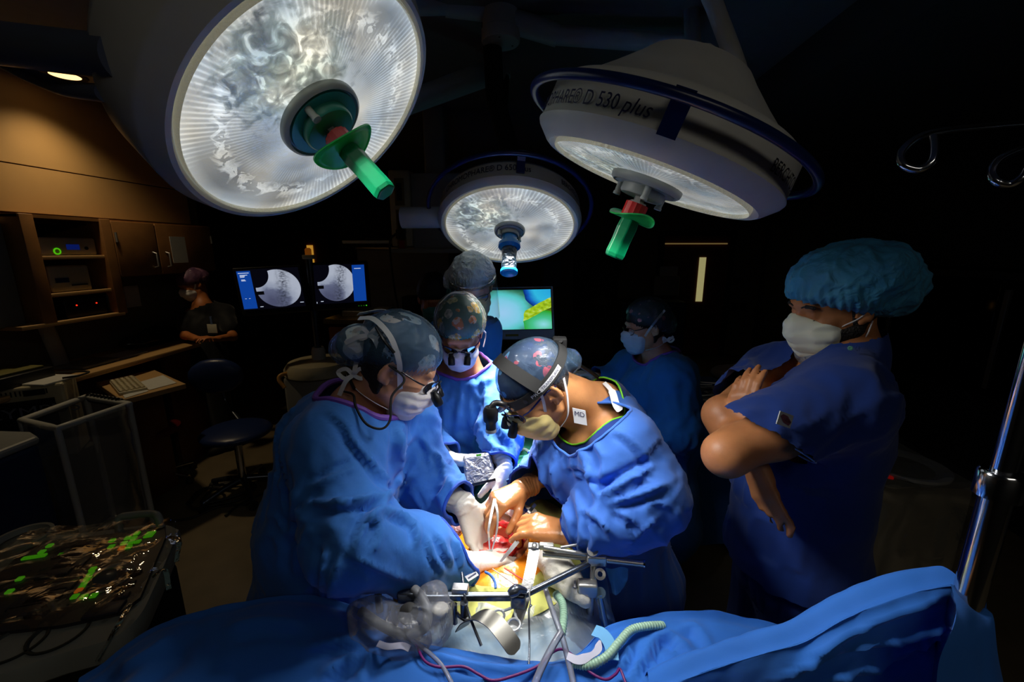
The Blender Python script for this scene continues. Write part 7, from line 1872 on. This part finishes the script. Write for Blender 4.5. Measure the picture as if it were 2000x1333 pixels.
o_ = sheet('plastic_drape', [onrow([(850, 1178), (930, 1172), (1000, 1190), (1080, 1165), (1140, 1128)], .020), onrow([(838, 1215), (930, 1208), (1000, 1222), (1090, 1205), (1165, 1165)], .018), onrow([(815, 1250), (920, 1250), (1010, 1262), (1105, 1250), (1178, 1215)], .012), onrow([(800, 1275), (915, 1285), (1010, 1298), (1110, 1285), (1186, 1240)], .008)], FILM_P, None, 8, 8, .010, (11, 11, 11), fine=.002)
tag(o_, 'translucent frosted plastic drape over the pad below the wound', 'drape')
# side drape hanging to the left and right of the open field
DRP = cloth('drape_blue', L(44, 112, 205), .50, 7)
DRP2 = cloth('drape_pale_blue', L(92, 150, 215), .35, 7)
ys = [.78, .95, 1.10, 1.30, 1.55, 1.95]
o_ = sheet('side_drape', [[A(-.235, y, zt(-.235, min(y, 1.25)) - .004) for y in ys], [A(-.30, y, .985) for y in ys], [A(-.36, y, .90) for y in ys], [A(-.385, y, .60) for y in ys]], DRP2, None, 6, 6, .012, (6, 6, 4)); tag(o_, 'blue drape hanging down on the left side of the open field', 'drape')
o_ = sheet('side_drape', [[A(.100, y, zt(.10, min(y, 1.25)) - .004) for y in ys], [A(.165, y, .985) for y in ys], [A(.22, y, .90) for y in ys], [A(.24, y, .60) for y in ys]], DRP2, None, 6, 6, .012, (6, 6, 4)); tag(o_, 'blue drape hanging down on the right side of the open field', 'drape')
GRN = cloth('drape_green', L(16, 120, 92), .5, 8)
xs_ = [-.26, -.16, -.04, .08, .18]
o_ = sheet('green_drape', [[A(x, 1.97, 1.02 - .9 * (x + .04) ** 2) for x in xs_], [A(x, 1.7, 1.03 - 1.2 * (x + .04) ** 2) for x in xs_], [A(x, 1.45, 1.05 - 1.2 * (x + .04) ** 2) for x in xs_], [A(x, 1.30, 1.04 - 1.1 * (x + .04) ** 2) for x in xs_], [A(x, 1.20, 1.035 - 1.2 * (x + .07) ** 2) for x in xs_]], GRN, None, 8, 8, .012, (7, 7, 7)); tag(o_, 'green drape over the far part of the table between two surgeons', 'drape')
q = Ph(1000, 866, 1.07)
t = thing('stapler_handles', tuple(q), 'pale grey instrument with open handles lying on the green drape', 'instrument')
MB().tube(spline([q + A(-.05, .0, .02), q + A(-.01, .01, .03), q + A(.05, .03, .035)], 6), [.016] * 6 + [.012] * 6 + [.010]).build('body', M_white, t)
for dy in (0, .03):
    MB().tube([q + A(.0, dy, .03) + .03 * A(math.cos(a), .3 * math.sin(a), math.sin(a) * .6) + A(.02, 0, -.02) for a in np.linspace(0, 2 * PI, 16, endpoint=False)], .005, 8, closed=True).build('handle', M_grey, t)
q = Ph(1010, 900, 1.03)
tag(MB().tube(spline([q + A(-.05, -.02, .01), q + A(-.01, .03, .03), q + A(.04, .02, .035), q + A(.06, -.04, .02), q + A(.0, -.07, .012)], 8), .008, 10).build('clear_tube', film('tube_clear', L(200, 225, 220), .30, .06, .2, 20)), 'loop of clear tubing on the green drape', 'tube')
# near blue drape over the patient's chest and head
def dz(x, y, z): return Ph(x, y, z)
cols = [170, 300, 430, 560, 650, 730, 820, 910, 1010, 1110, 1190, 1290, 1400, 1490, 1575]
far = [(150, 1345, 1.00), (300, 1240, 1.04), (430, 1197, 1.06), (560, 1174, 1.07), (650, 1186, 1.07), (730, 1216, 1.06), (820, 1252, 1.062), (910, 1272, 1.064), (1010, 1288, 1.066), (1110, 1286, 1.064), (1190, 1238, 1.055), (1290, 1212, 1.06), (1400, 1209, 1.06), (1490, 1226, 1.05), (1575, 1252, 1.04)]
row1 = [dz(*p_) for p_ in far]
row2 = [dz(x, min(1500, y + 45), z + (.012 if i > 5 and i < 11 else .006)) for i, (x, y, z) in enumerate(far)]
row3 = [A(p_[0], p_[1] - .10 - .02 * math.sin(i), 1.055 + .01 * math.sin(i * 1.3)) for i, p_ in enumerate(row2)]
row4 = [A(p_[0] * .98, max(.20, p_[1] - .14), 1.04) for p_ in row3]
row5 = [A(p_[0] * .98, max(.12, p_[1] - .06), .72) for p_ in row4]
row0 = [A(p_[0] * 1.0 - (.03 if i < 3 else 0) + (.05 if i > 12 else 0), p_[1] + .035, p_[2] - .05) if i < 6 or i > 9 else A(p_[0], p_[1] + .012, p_[2] - .018) for i, p_ in enumerate(row1)]
rowm = [A(p_[0] - (.05 if i < 3 else 0) + (.06 if i > 12 else 0), p_[1] + .04, p_[2] - .45) if i < 6 or i > 9 else A(p_[0], p_[1] + .01, p_[2] - .06) for i, p_ in enumerate(row0)]
o_ = sheet('surgical_drape', [rowm, row0, row1, row2, row3, row4, row5], DRP, None, 10, 12, .007, (6, 8, 5), seed=2.0, fine=.001, cre=[
    (((1235, 1322), (1262, 1280), (1282, 1243)), .014, 9), (((1280, 1243), (1310, 1243), (1326, 1262), (1312, 1292)), .013, 8), (((1332, 1256), (1347, 1280), (1360, 1300)), .012, 8), (((1327, 1230), (1357, 1226), (1390, 1272)), .009, 9),
    (((1260, 1330), (1275, 1300), (1272, 1280)), .010, 7), (((1205, 1310), (1222, 1290), (1228, 1262)), .010, 8), (((589, 1270), (650, 1256), (704, 1252)), .012, 11), (((622, 1328), (665, 1300), (706, 1272)), .014, 11), (((700, 1328), (722, 1290), (742, 1262)), .012, 9),
    (((440, 1230), (520, 1215), (600, 1222)), .010, 14), (((230, 1322), (300, 1278), (345, 1240)), .014, 22), (((830, 1275), (900, 1300), (1000, 1312), (1100, 1308)), .010, 10), (((845, 1300), (930, 1330), (1010, 1338)), .010, 10)]); tag(o_, 'wide blue surgical drape across the bottom of the picture', 'drape')
# raised sheet clipped to the drip stand
top = [P(1270, 1350, .78), P(1380, 1302, .75), P(1480, 1272, .72), P(1565, 1247, .70), P(1640, 1205, .685), P(1720, 1172, .67), P(1800, 1146, .655), P(1870, 1136, .635), P(1915, 1165, .615)]
ra = [p_ + A(.0, .05, -.03) for p_ in top]
rb = [p_ + A(-.01, .09, -.40) for p_ in top]
rc = [p_ + A(.0, -.012, -.018) for p_ in top]
rd = [p_ + A(.004, -.036 + .012 * math.sin(i * 1.3), -.10 - .008 * i) for i, p_ in enumerate(top)]
re_ = [p_ + A(.01, -.055 + .02 * math.sin(i * 1.9), -.23 - .012 * i) for i, p_ in enumerate(top)]
rf = [p_ + A(.02, -.075, -.62) for p_ in top]
o_ = sheet('screen_drape', [rb, ra, top, rc, rd, re_, rf], DRP, None, 10, 12, .008, (7, 7, 5), seed=8.0, cre=[(((1520, 1330), (1640, 1270), (1780, 1232), (1860, 1215)), .018, 12), (((1600, 1335), (1700, 1300), (1800, 1260), (1870, 1230)), .014, 10), (((1560, 1290), (1700, 1215), (1850, 1160)), .012, 12), (((1835, 1245), (1880, 1280), (1920, 1290)), .010, 8)]); tag(o_, 'darker blue drape rising to the chrome drip stand at lower right', 'drape')
q = P(1905, 1170, .615)
o_ = sheet('screen_drape', [[P(1855, 1142, .632), P(1900, 1168, .618), P(1930, 1185, .612)], [P(1868, 1200, .60), P(1915, 1215, .60), P(1945, 1210, .60)], [P(1850, 1290, .57), P(1910, 1300, .58), P(1955, 1290, .59)], [P(1830, 1420, .55), P(1920, 1420, .56), P(1985, 1420, .58)]], DRP, None, 8, 8, .01, (8, 8, 5), seed=3.0); tag(o_, 'corner of blue drape hanging straight below the chrome drip stand', 'drape')
# ================================================================== instruments on the field
M_brt = mat('bright_steel', L(225, 228, 230), .32, .55)
def tool(name, label, cat, px, py, z, group=None): return thing(name, tuple(Ph(px, py, z)), label, cat, group)
def pz(*pts): return np.array([Ph(x, y, z) for x, y, z in pts])
t = tool('surgical_retractor', 'dark steel bar with angled joint lying across the field below the wound', 'retractor', 1010, 1166, 1.12)
b0, b1, b2 = Ph(778, 1166, 1.125), Ph(1008, 1166, 1.125), Ph(1152, 1100, 1.135)
def bar(a, b, w, h):
    d = nrm(b - a); s_ = nrm(np.cross(d, A(0, 0, 1))); u_ = np.cross(s_, d); L_ = np.linalg.norm(b - a)
    return obox(a - s_ * w / 2 - u_ * h / 2, d * L_, s_ * w, u_ * h)
bar(b0, b1, .014, .016).build('bar', M_dsteel, t, smooth=False, bevel=.003)
MB().tube([b1 + A(.01, 0, 0), b2], .0075, 18).build('angled_bar', M_dsteel, t)
jj = MB(); jj.box(b1 + A(-.012, -.016, -.022), b1 + A(.022, .014, .016), bev=.007); jj.build('joint', M_dsteel, t)
MB().tube(spline([b1 + A(-.014, -.02, .024), b1 + A(.004, -.01, .028), b1 + A(.022, -.004, .020)], 6), [.008, .010, .011, .012, .012, .012, .011, .010, .009, .008, .008, .007, .006], 14).build('lever', M_dsteel, t)
q = Ph(790, 1160, 1.125)
MB().box(q + A(-.012, -.016, -.018), q + A(.05, .014, .014), bev=.004).build('end_block', M_dsteel, t)
q = Ph(896, 1152, 1.135)
MB().box(q + A(-.014, -.012, -.008), q + A(.022, .010, .010), bev=.003).build('slider', M_steel, t)
MB().cyl(q + A(-.006, -.02, -.02), q + A(-.006, -.02, -.07), .006).cyl(q + A(.016, -.022, -.012), q + A(.016, -.022, -.045), .009).build('screw_pin', M_dsteel, t)
MB().tube(pz((735, 1133, 1.13), (737, 1150, 1.13), (742, 1195, 1.08)), .008, 14).build('post', M_dsteel, t)
MB().lathe([(1e-4, -.012), (.014, -.008), (.017, 0), (.014, .010), (1e-4, .014)], Ph(731, 1131, 1.135), A(.1, -.6, .6), 22).build('ball_knob', M_dsteel, t)
t = tool('retractor_clamp', 'shiny steel clamp joining several rods right of the wound', 'clamp', 1160, 1090, 1.14)
c = Ph(1163, 1090, 1.145)
MB().tube(pz((1062, 1070, 1.16), (1140, 1083, 1.155), (1228, 1075, 1.155)), .0055, 14).build('upper_rod', M_steel, t)
MB().tube(pz((1095, 1070, 1.165), (1168, 1058, 1.17)), .0035, 12).build('thin_rod', M_steel, t)
MB().tube(pz((1060, 1082, 1.14), (1130, 1088, 1.14), (1256, 1102, 1.14)), .0078, 18).build('main_rod', M_steel, t)
MB().lathe([(1e-4, 0), (.009, 0), (.0095, .004), (1e-4, .006)], Ph(1256, 1102, 1.14), Ph(1262, 1103, 1.14) - Ph(1250, 1101, 1.14), 18).build('rod_cap', M_chrome, t)
MB().box(c + A(-.022, -.014, -.016), c + A(.026, .014, .012), bev=.005).build('clamp_body', M_steel, t)
MB().lathe([(1e-4, 0), (.013, .0), (.0135, .004), (1e-4, .005)], Ph(1158, 1076, 1.18), nrm(_O - c) + A(-.3, .1, .1), 28).build('round_knob', M_steel, t)
MB().cyl(c + A(0, 0, .0), Ph(1158, 1076, 1.178), .006).cyl(Ph(1163, 1060, 1.185), Ph(1163, 1050, 1.19), .006).build('bolt', M_steel, t)
MB().lathe([(.006, 0), (.013, .001), (.013, .007), (.006, .008)], Ph(1172, 1122, 1.12), nrm(_O - c), 24).build('ring_knob', M_steel, t)
MB().tube(pz((1160, 1105, 1.125), (1158, 1145, 1.09), (1152, 1200, 1.0)), .0085, 16).build('post', M_steel, t)
MB().box(Ph(1152, 1148, 1.09) + A(-.030, -.014, -.020), Ph(1152, 1148, 1.09) + A(.018, .014, .016), bev=.006).build('hinge_block', M_steel, t)
MB().lathe([(.006, -.006), (.013, -.006), (.013, .006), (.006, .006)], Ph(1136, 1166, 1.07), nrm(_O - c), 24).build('eye_lug', M_steel, t)
MB().tube(pz((1120, 1132, 1.10), (1122, 1150, 1.09)), .007, 12).build('side_bolt', M_steel, t)
MB().lathe([(1e-4, 0), (.012, 0), (.012, .008), (1e-4, .008)], Ph(1173, 1158, 1.08), nrm(_O - c), 24).build('handle_head', mat('blue_steel', L(120, 150, 180), .3, .8), t)
MB().tube(pz((1172, 1162, 1.08), (1178, 1195, 1.04), (1185, 1226, 1.0)), .0055, 12).build('handle', mat('blue_steel', L(120, 150, 180), .3, .8), t)
t = tool('ratchet_block', 'pale steel ratchet block with slots beside the brown glove', 'clamp', 1050, 1066, 1.15)
q = Ph(1050, 1069, 1.155)
MB().box(q + A(-.024, -.010, -.006), q + A(.004, .010, .006), bev=.003).build('block', M_steel, t)
MB().box(q + A(.004, -.006, -.005), q + A(.040, .008, .010), bev=.003).build('slotted_block', mat('satin_steel', L(190, 190, 180), .4, .7), t)
MB().lathe([(.003, 0), (.007, 0), (.007, .006), (.003, .006)], q + A(-.008, -.004, .008), A(0, -.8, .6), 18).build('eyelet', M_steel, t)
def strip(name, label, cat, pts, w, m=None, up=None, th=.002):
    p_ = spline(pz(*pts), 8); o = MB().ribbon(p_, w, nrm(_O - p_.mean(0)) if up is None else up, th).build(name, m or M_steel); tag(o, label, cat); return o
strip('flat_retractor', 'straight flat steel retractor blade running from wound edge towards the camera', 'retractor', ((1044, 1072, 1.155), (1035, 1120, 1.13), (1022, 1175, 1.10), (1006, 1222, 1.075)), .026)
p_ = spline(pz((902, 1228, 1.065), (915, 1210, 1.095), (940, 1202, 1.115), (966, 1216, 1.115), (992, 1248, 1.10), (1010, 1274, 1.085)), 8)
nn_ = np.cross(np.gradient(p_, axis=0), A(.70, .70, 0)); nn_ = np.array([n_ if n_[2] > 0 else -n_ for n_ in nn_])
ww = np.full(len(p_), .038); ww[-5:] *= np.array([1, .97, .88, .7, .4])
tag(MB().ribbon(p_, ww, nn_, .0022).build('malleable_retractor', mat('satin_blade', L(112, 110, 104), .36, .9)), 'wide curved grey retractor blade lying on the plastic near the camera', 'retractor')
def scissor(name, label, cat, a, b, ringr, m, open_=.25, z=1.1):
    """ring handled clamp from tip a to rings b (world)"""
    t = thing(name, tuple(a), label, cat); d = nrm(b - a); s_ = nrm(np.cross(d, A(0, 0, 1))); L_ = np.linalg.norm(b - a)
    for sg in (-1, 1):
        e = b + s_ * sg * ringr * 1.5; j = a + d * L_ * .45
        MB().tube(spline([a + s_ * sg * -.001, j, j + (e - j) * .5 + s_ * sg * .002, e - d * ringr], 6), [.0022] * 6 + [.003] * 12 + [.0026], 8).tube([e + ringr * (math.cos(k) * d + math.sin(k) * s_) for k in np.linspace(0, 2 * PI, 22, endpoint=False)], .0026, 8, closed=True).build('handle', m, t)
    MB().lathe([(1e-4, -.003), (.004, -.003), (.004, .003), (1e-4, .003)], a + d * L_ * .45, np.cross(d, s_), 12).build('pivot', m, t)
    return t
scissor('needle_holder', 'ring handled steel clamp hanging below the bar joint', 'clamp', Ph(1022, 1160, 1.11), Ph(988, 1212, 1.10), .0135, M_brt)
def rod(name, label, cat, pts, r, m, n=10): o = MB().tube(spline(pz(*pts), 8), r, n).build(name, m); tag(o, label, cat); return o
rod('hook_probe', 'thin dark steel rod crossing the bar left of the joint', 'instrument', ((902, 1120, 1.14), (907, 1160, 1.135), (914, 1195, 1.11), (940, 1262, 1.08)), .0032, M_dsteel)
rod('short_rod', 'short steel rod reaching from the bar to the curved blade', 'instrument', ((880, 1178, 1.11), (893, 1200, 1.09), (912, 1214, 1.075)), .0045, M_dsteel)
rod('twisted_hook', 'thin black twisted hook standing upright below the joint', 'instrument', ((1038, 1182, 1.12), (1033, 1195, 1.115), (1034, 1250, 1.09), (1033, 1304, 1.075)), .0021, M_dsteel)
rod('grey_loop', 'thin grey loop of cord hooked round the angled bar', 'cord', ((1040, 1142, 1.14), (1034, 1158, 1.14), (1036, 1175, 1.13), (1034, 1188, 1.12)), .0016, M_grey)
rod('vessel_loop', 'thin red rubber loop running from wound to bar', 'cord', ((985, 1110, 1.07), (1010, 1126, 1.09), (1036, 1142, 1.11)), .0016, mat('red_rubber', L(215, 70, 70), .4))
rod('vessel_loop', 'thin pale rubber loop left of the red one', 'cord', ((962, 1112, 1.07), (995, 1135, 1.09), (1030, 1160, 1.11)), .0014, mat('pale_rubber', L(190, 170, 165), .4))
CLR = film('tube_clear_grey', L(200, 205, 225), .42, .06, .1, 20)
rod('suction_tube', 'clear tube running down from the white pad to the bottom edge', 'tube', ((1064, 1148, 1.10), (1078, 1190, 1.10), (1098, 1245, 1.09), (1112, 1300, 1.085), (1125, 1360, 1.08)), .0062, CLR, 14)
rod('suction_tube', 'clear tube slanting to the bottom edge left of the other tubes', 'tube', ((1096, 1236, 1.12), (1080, 1262, 1.11), (1058, 1305, 1.10), (1035, 1360, 1.09)), .0070, CLR, 14)
rod('suction_tube', 'thin clear tube curving from the frosted sleeve over the near drape', 'tube', ((800, 1248, 1.08), (828, 1268, 1.085), (862, 1300, 1.085), (890, 1350, 1.08)), .0042, CLR, 12)
def hose(name, label, pts, r, m):
    sp = spline(pz(*pts), 26); rr = r * (1 + .10 * np.sin(np.arange(len(sp)) * 2 * PI / 4)); tag(MB().tube(sp, rr, 12).build(name, m), label, 'hose')
HOS = mat('hose_green', L(168, 205, 180), .35)
hose('corrugated_hose', 'short pale green corrugated hose beside the clear tube', ((1085, 1160, 1.09), (1098, 1178, 1.09), (1101, 1205, 1.085), (1097, 1240, 1.08)), .0085, HOS)
hose('corrugated_hose', 'long pale green corrugated hose curving over the drape to the right', ((1118, 1296, 1.085), (1150, 1300, 1.085), (1185, 1283, 1.085), (1210, 1255, 1.085), (1232, 1232, 1.08), (1262, 1224, 1.075), (1295, 1222, 1.06)), .0080, HOS)
PUR = mat('purple_cord', L(110, 20, 105), .4)
rod('purple_cord', 'purple cord winding across the near blue drape', 'cord', ((808, 1248, 1.08), (818, 1272, 1.085), (832, 1294, 1.085), (860, 1304, 1.085), (905, 1303, 1.085), (935, 1318, 1.085), (962, 1330, 1.085), (1000, 1322, 1.085), (1050, 1302, 1.085), (1078, 1276, 1.085), (1098, 1269, 1.085), (1120, 1282, 1.085), (1150, 1312, 1.08), (1182, 1328, 1.08), (1202, 1318, 1.08), (1211, 1308, 1.08), (1222, 1335, 1.075)), .0026, PUR)
t = tool('tube_holder_clip', 'white plastic clip tab holding the tubes on the drape', 'clip', 1150, 1280, 1.08)
p_ = spline(pz((1108, 1282, 1.095), (1128, 1290, 1.095), (1148, 1284, 1.095), (1166, 1272, 1.095), (1172, 1252, 1.10)), 6)
MB().ribbon(p_, np.interp(np.linspace(0, 1, len(p_)), [0, .4, .6, .85, 1], [.013, .017, .010, .015, .004]), A(0, -.35, .95), .002).build('tab', mat('clip_white', L(205, 205, 225), .5), t)
strip('drape_strap', 'pale blue fabric strap lying on the drape beside the hose', 'strap', ((1160, 1232, 1.075), (1178, 1240, 1.08), (1192, 1262, 1.082), (1196, 1290, 1.078)), .026, cloth('strap_blue', L(110, 175, 225), .3, 16), A(0, -.2, 1), .002)
# gauze and pads
GAU = cloth('gauze_white', L(228, 222, 208), .8, 28, .85)
p_ = pz((1066, 1092, 1.085), (1090, 1115, 1.085), (1115, 1142, 1.075), (1138, 1172, 1.06))
sdf_obj('gauze_pad', s_union([s_cone(p_[0], p_[1], .022, .030), s_cone(p_[1], p_[2], .030, .024), s_cone(p_[2], p_[3], .024, .015)], .02), GAU, None, .006, (), .01, 1, lambda V: .008 * ridged(V * 24))
tag(bpy.data.objects['gauze_pad'], 'long crumpled white pad right of the flat steel blade', 'pad')
q = onb(1020, 1003, .02)
o_, _, _ = sdf_obj('gauze_pad', s_union([s_ell(q, (.045, .03, .018)), s_ell(q + A(-.03, .01, .004), (.025, .025, .015))], .02), GAU, None, .006, (), .01, 1, lambda V: .006 * ridged(V * 30)); tag(o_, 'small crumpled white gauze between the two brown gloves', 'pad')
q = onb(895, 1142, .012)
o_, _, _ = sdf_obj('gauze_pad', s_union([s_ell(q + A(0, 0, 0), (.045, .022, .012)), s_ell(q + A(-.03, -.05, 0), (.025, .05, .012))], .02), GAU, None, .006, (), .01, 1, lambda V: .005 * ridged(V * 30)); tag(o_, 'small white gauze under the white gloved hand', 'pad')
t = tool('printed_tag', 'small white printed tag on the gauze under the white glove', 'tag', 922, 1126, 1.09)
a_, b_ = Ph(912, 1133, 1.09), Ph(932, 1120, 1.092); ux = nrm(b_ - a_); nn_ = nrm(A(-.1, -.5, .9)); uy = nrm(np.cross(nn_, ux))
obox(a_ - uy * .007, ux * np.linalg.norm(b_ - a_), uy * .016, nn_ * .002).build('tag_sheet', TIE, t, smooth=False)
obox(a_ + ux * .004 - uy * .002 + nn_ * .002, ux * .024, uy * .004, nn_ * .0006).build('print_line', M_letter, t, smooth=False)
rod('blue_clip_cord', 'short blue fabric loop at the wound edge below the white glove', 'cord', ((948, 1118, 1.08), (958, 1124, 1.085), (966, 1136, 1.08), (968, 1150, 1.075)), .0034, mat('blue_loop', L(60, 110, 190), .7))
# forceps
t = tool('forceps', 'open silver forceps held upright by the brown glove', 'forceps', 962, 1030, 1.12)
tp = Ph(966, 975, 1.175)
for a_, b_, c_ in (((955, 1030, 1.13), (955, 1050, 1.10), (957, 1082, 1.06)), ((972, 1005, 1.15), (970, 1040, 1.11), (959, 1082, 1.06))):
    p_ = spline(np.vstack([[tp], pz(a_, b_, c_)]), 6); MB().ribbon(p_, np.linspace(.0075, .0035, len(p_)), nrm(_O - tp), .0018).build('prong', M_brt, t)
t = tool('forceps', 'silver forceps in the lower brown glove pointing into the wound', 'forceps', 988, 1082, 1.10)
for dx in (0, 5):
    p_ = spline(pz((1008 + dx, 1058, 1.115), (992 + dx, 1078, 1.095), (976 + dx * .5, 1098, 1.07)), 6); MB().ribbon(p_, np.linspace(.0065, .0035, len(p_)), nrm(_O - p_[0]), .0018).build('prong', M_brt, t)
strip('spatula', 'steel spatula handle pointing away behind the lower brown glove', 'spatula', ((1022, 1012, 1.085), (1034, 1000, 1.10), (1046, 985, 1.115)), .010, M_chrome)
# plastic wrapped probe device and clear bag
t = tool('wrapped_device', 'grey block in frosted plastic held by the loupes surgeon behind the wound', 'device', 940, 930, 1.15)
tp4 = [P(902, 890, 1.42), P(956, 884, 1.42), P(958, 884, 1.52), P(915, 886, 1.52)]
bt4 = [P(908, 955, 1.36), P(973, 940, 1.36), P(975, 935, 1.46), P(915, 945, 1.46)]
v = bt4 + tp4
cn = np.mean(v, 0)
MB().add([cn + (q_ - cn) * .86 for q_ in v], [(3, 2, 1, 0), (4, 5, 6, 7), (0, 1, 5, 4), (1, 2, 6, 5), (2, 3, 7, 6), (3, 0, 4, 7)]).build('block', mat('device_grey', L(150, 155, 165), .4), t, smooth=False, bevel=.006)
MB().add(v, [(3, 2, 1, 0), (4, 5, 6, 7), (0, 1, 5, 4), (1, 2, 6, 5), (2, 3, 7, 6), (3, 0, 4, 7)]).build('plastic_cover', film('device_film', L(225, 225, 235), .45, .2, .9, 30), t, smooth=False, bevel=.01)
MB().ribbon(np.array([bt4[0] * (1 - s_) + bt4[1] * s_ + nrm(_O - cn) * .006 + A(0, 0, .008) for s_ in np.linspace(.15, .92, 6)]), .008, nrm(_O - cn), .002).build('dark_slot', M_black, t)
MB().ribbon(np.array([tp4[0] * (1 - s_) + tp4[1] * s_ + nrm(_O - cn) * .006 - A(0, 0, .006) for s_ in np.linspace(.52, .7, 3)]), .006, nrm(_O - cn), .002).build('green_light', M_key, t)
t = tool('clear_pouch', 'clear plastic pouch tinged red left of the white glove', 'pouch', 885, 1035, 1.07)
q = onb(880, 1035, .02)
sdf_obj('pouch', s_union([s_ell(q, (.045, .04, .02)), s_ell(q + A(-.04, .0, 0), (.03, .03, .02))], .02), film('pouch_film', L(235, 200, 205), .4, .08, 1.0, 40), t, .006, (), .01, 1, lambda V: .006 * ridged(V * 30))
sdf_obj('red_content', s_ell(q + A(.012, .0, .004), (.028, .022, .012)), M_gut.m, t, .005)
MB().tube([q + A(-.055, -.01, .008) + .022 * A(math.cos(a), math.sin(a) * .7, .3 * math.sin(a)) for a in np.linspace(0, 2 * PI, 20, endpoint=False)], .007, 10, closed=True).build('tube_end', CLR, t)
# frosted plastic sleeve over the holding arm at lower left of the field
t = tool('sleeved_arm', 'bent holding arm inside a frosted plastic sleeve left of the bar', 'holding arm', 790, 1210, 1.10)
arm = spline(pz((705, 1195, 1.10), (745, 1222, 1.10), (790, 1240, 1.09), (828, 1228, 1.10), (835, 1195, 1.12), (822, 1165, 1.135), (808, 1150, 1.14)), 8)
MB().tube(arm, .010, 14).build('arm', mat('arm_dark_grey', L(118, 120, 124), .4), t)
MB().lathe([(1e-4, 0), (.020, .002), (.020, .03), (1e-4, .034)], Ph(795, 1200, 1.11), A(.3, -.5, .6), 20).build('arm_joint', M_black, t)
SLV = film('sleeve_film', L(220, 224, 236), .20, .25, .5, 20, .7)
def tubefilm(name, pts, rr, seed):
    sp = spline(pz(*pts), 8); r_ = np.interp(np.linspace(0, 1, len(sp)), np.linspace(0, 1, len(rr)), rr); m_ = MB().tube(sp, r_, 28, caps=True)
    V = np.array(m_.v); V = V + (V - sp[np.argmin(((V[:, None, :] - sp[None]) ** 2).sum(2), 1)]) * (.34 * ridged(V * 19 + seed) + .12 * ridged(V * 45 + seed))[:, None]
    link_mesh(name, V, m_.f, SLV, t)
tubefilm('sleeve', ((690, 1190, 1.09), (715, 1205, 1.10), (755, 1225, 1.10), (800, 1238, 1.09), (835, 1225, 1.09)), (.012, .032, .036, .036, .026), 1.0)
tubefilm('sleeve', ((800, 1255, 1.08), (830, 1230, 1.09), (845, 1195, 1.11), (850, 1165, 1.13), (862, 1142, 1.14)), (.02, .038, .036, .030, .012), 4.0)
MB().ribbon(spline(pz((738, 1258, 1.085), (758, 1264, 1.088), (785, 1262, 1.088), (800, 1268, 1.085)), 6), .012, A(0, -.3, .95), .002).build('sleeve_tab', mat('clip_white', L(205, 205, 225), .5), t)
o_ = sheet('drape_tie', [pz((1182, 1110, 1.1), (1196, 1112, 1.1), (1215, 1108, 1.1), (1226, 1112, 1.1)), pz((1188, 1130, 1.08), (1200, 1135, 1.08), (1212, 1128, 1.08), (1226, 1130, 1.08)), pz((1196, 1160, 1.05), (1203, 1163, 1.05), (1212, 1158, 1.05), (1222, 1148, 1.05))], cloth('tie_blue', L(70, 140, 200), .3, 16), None, 6, 6, .004, (20, 20, 20)); tag(o_, 'pale blue gown tie hanging behind the steel rods', 'tie')
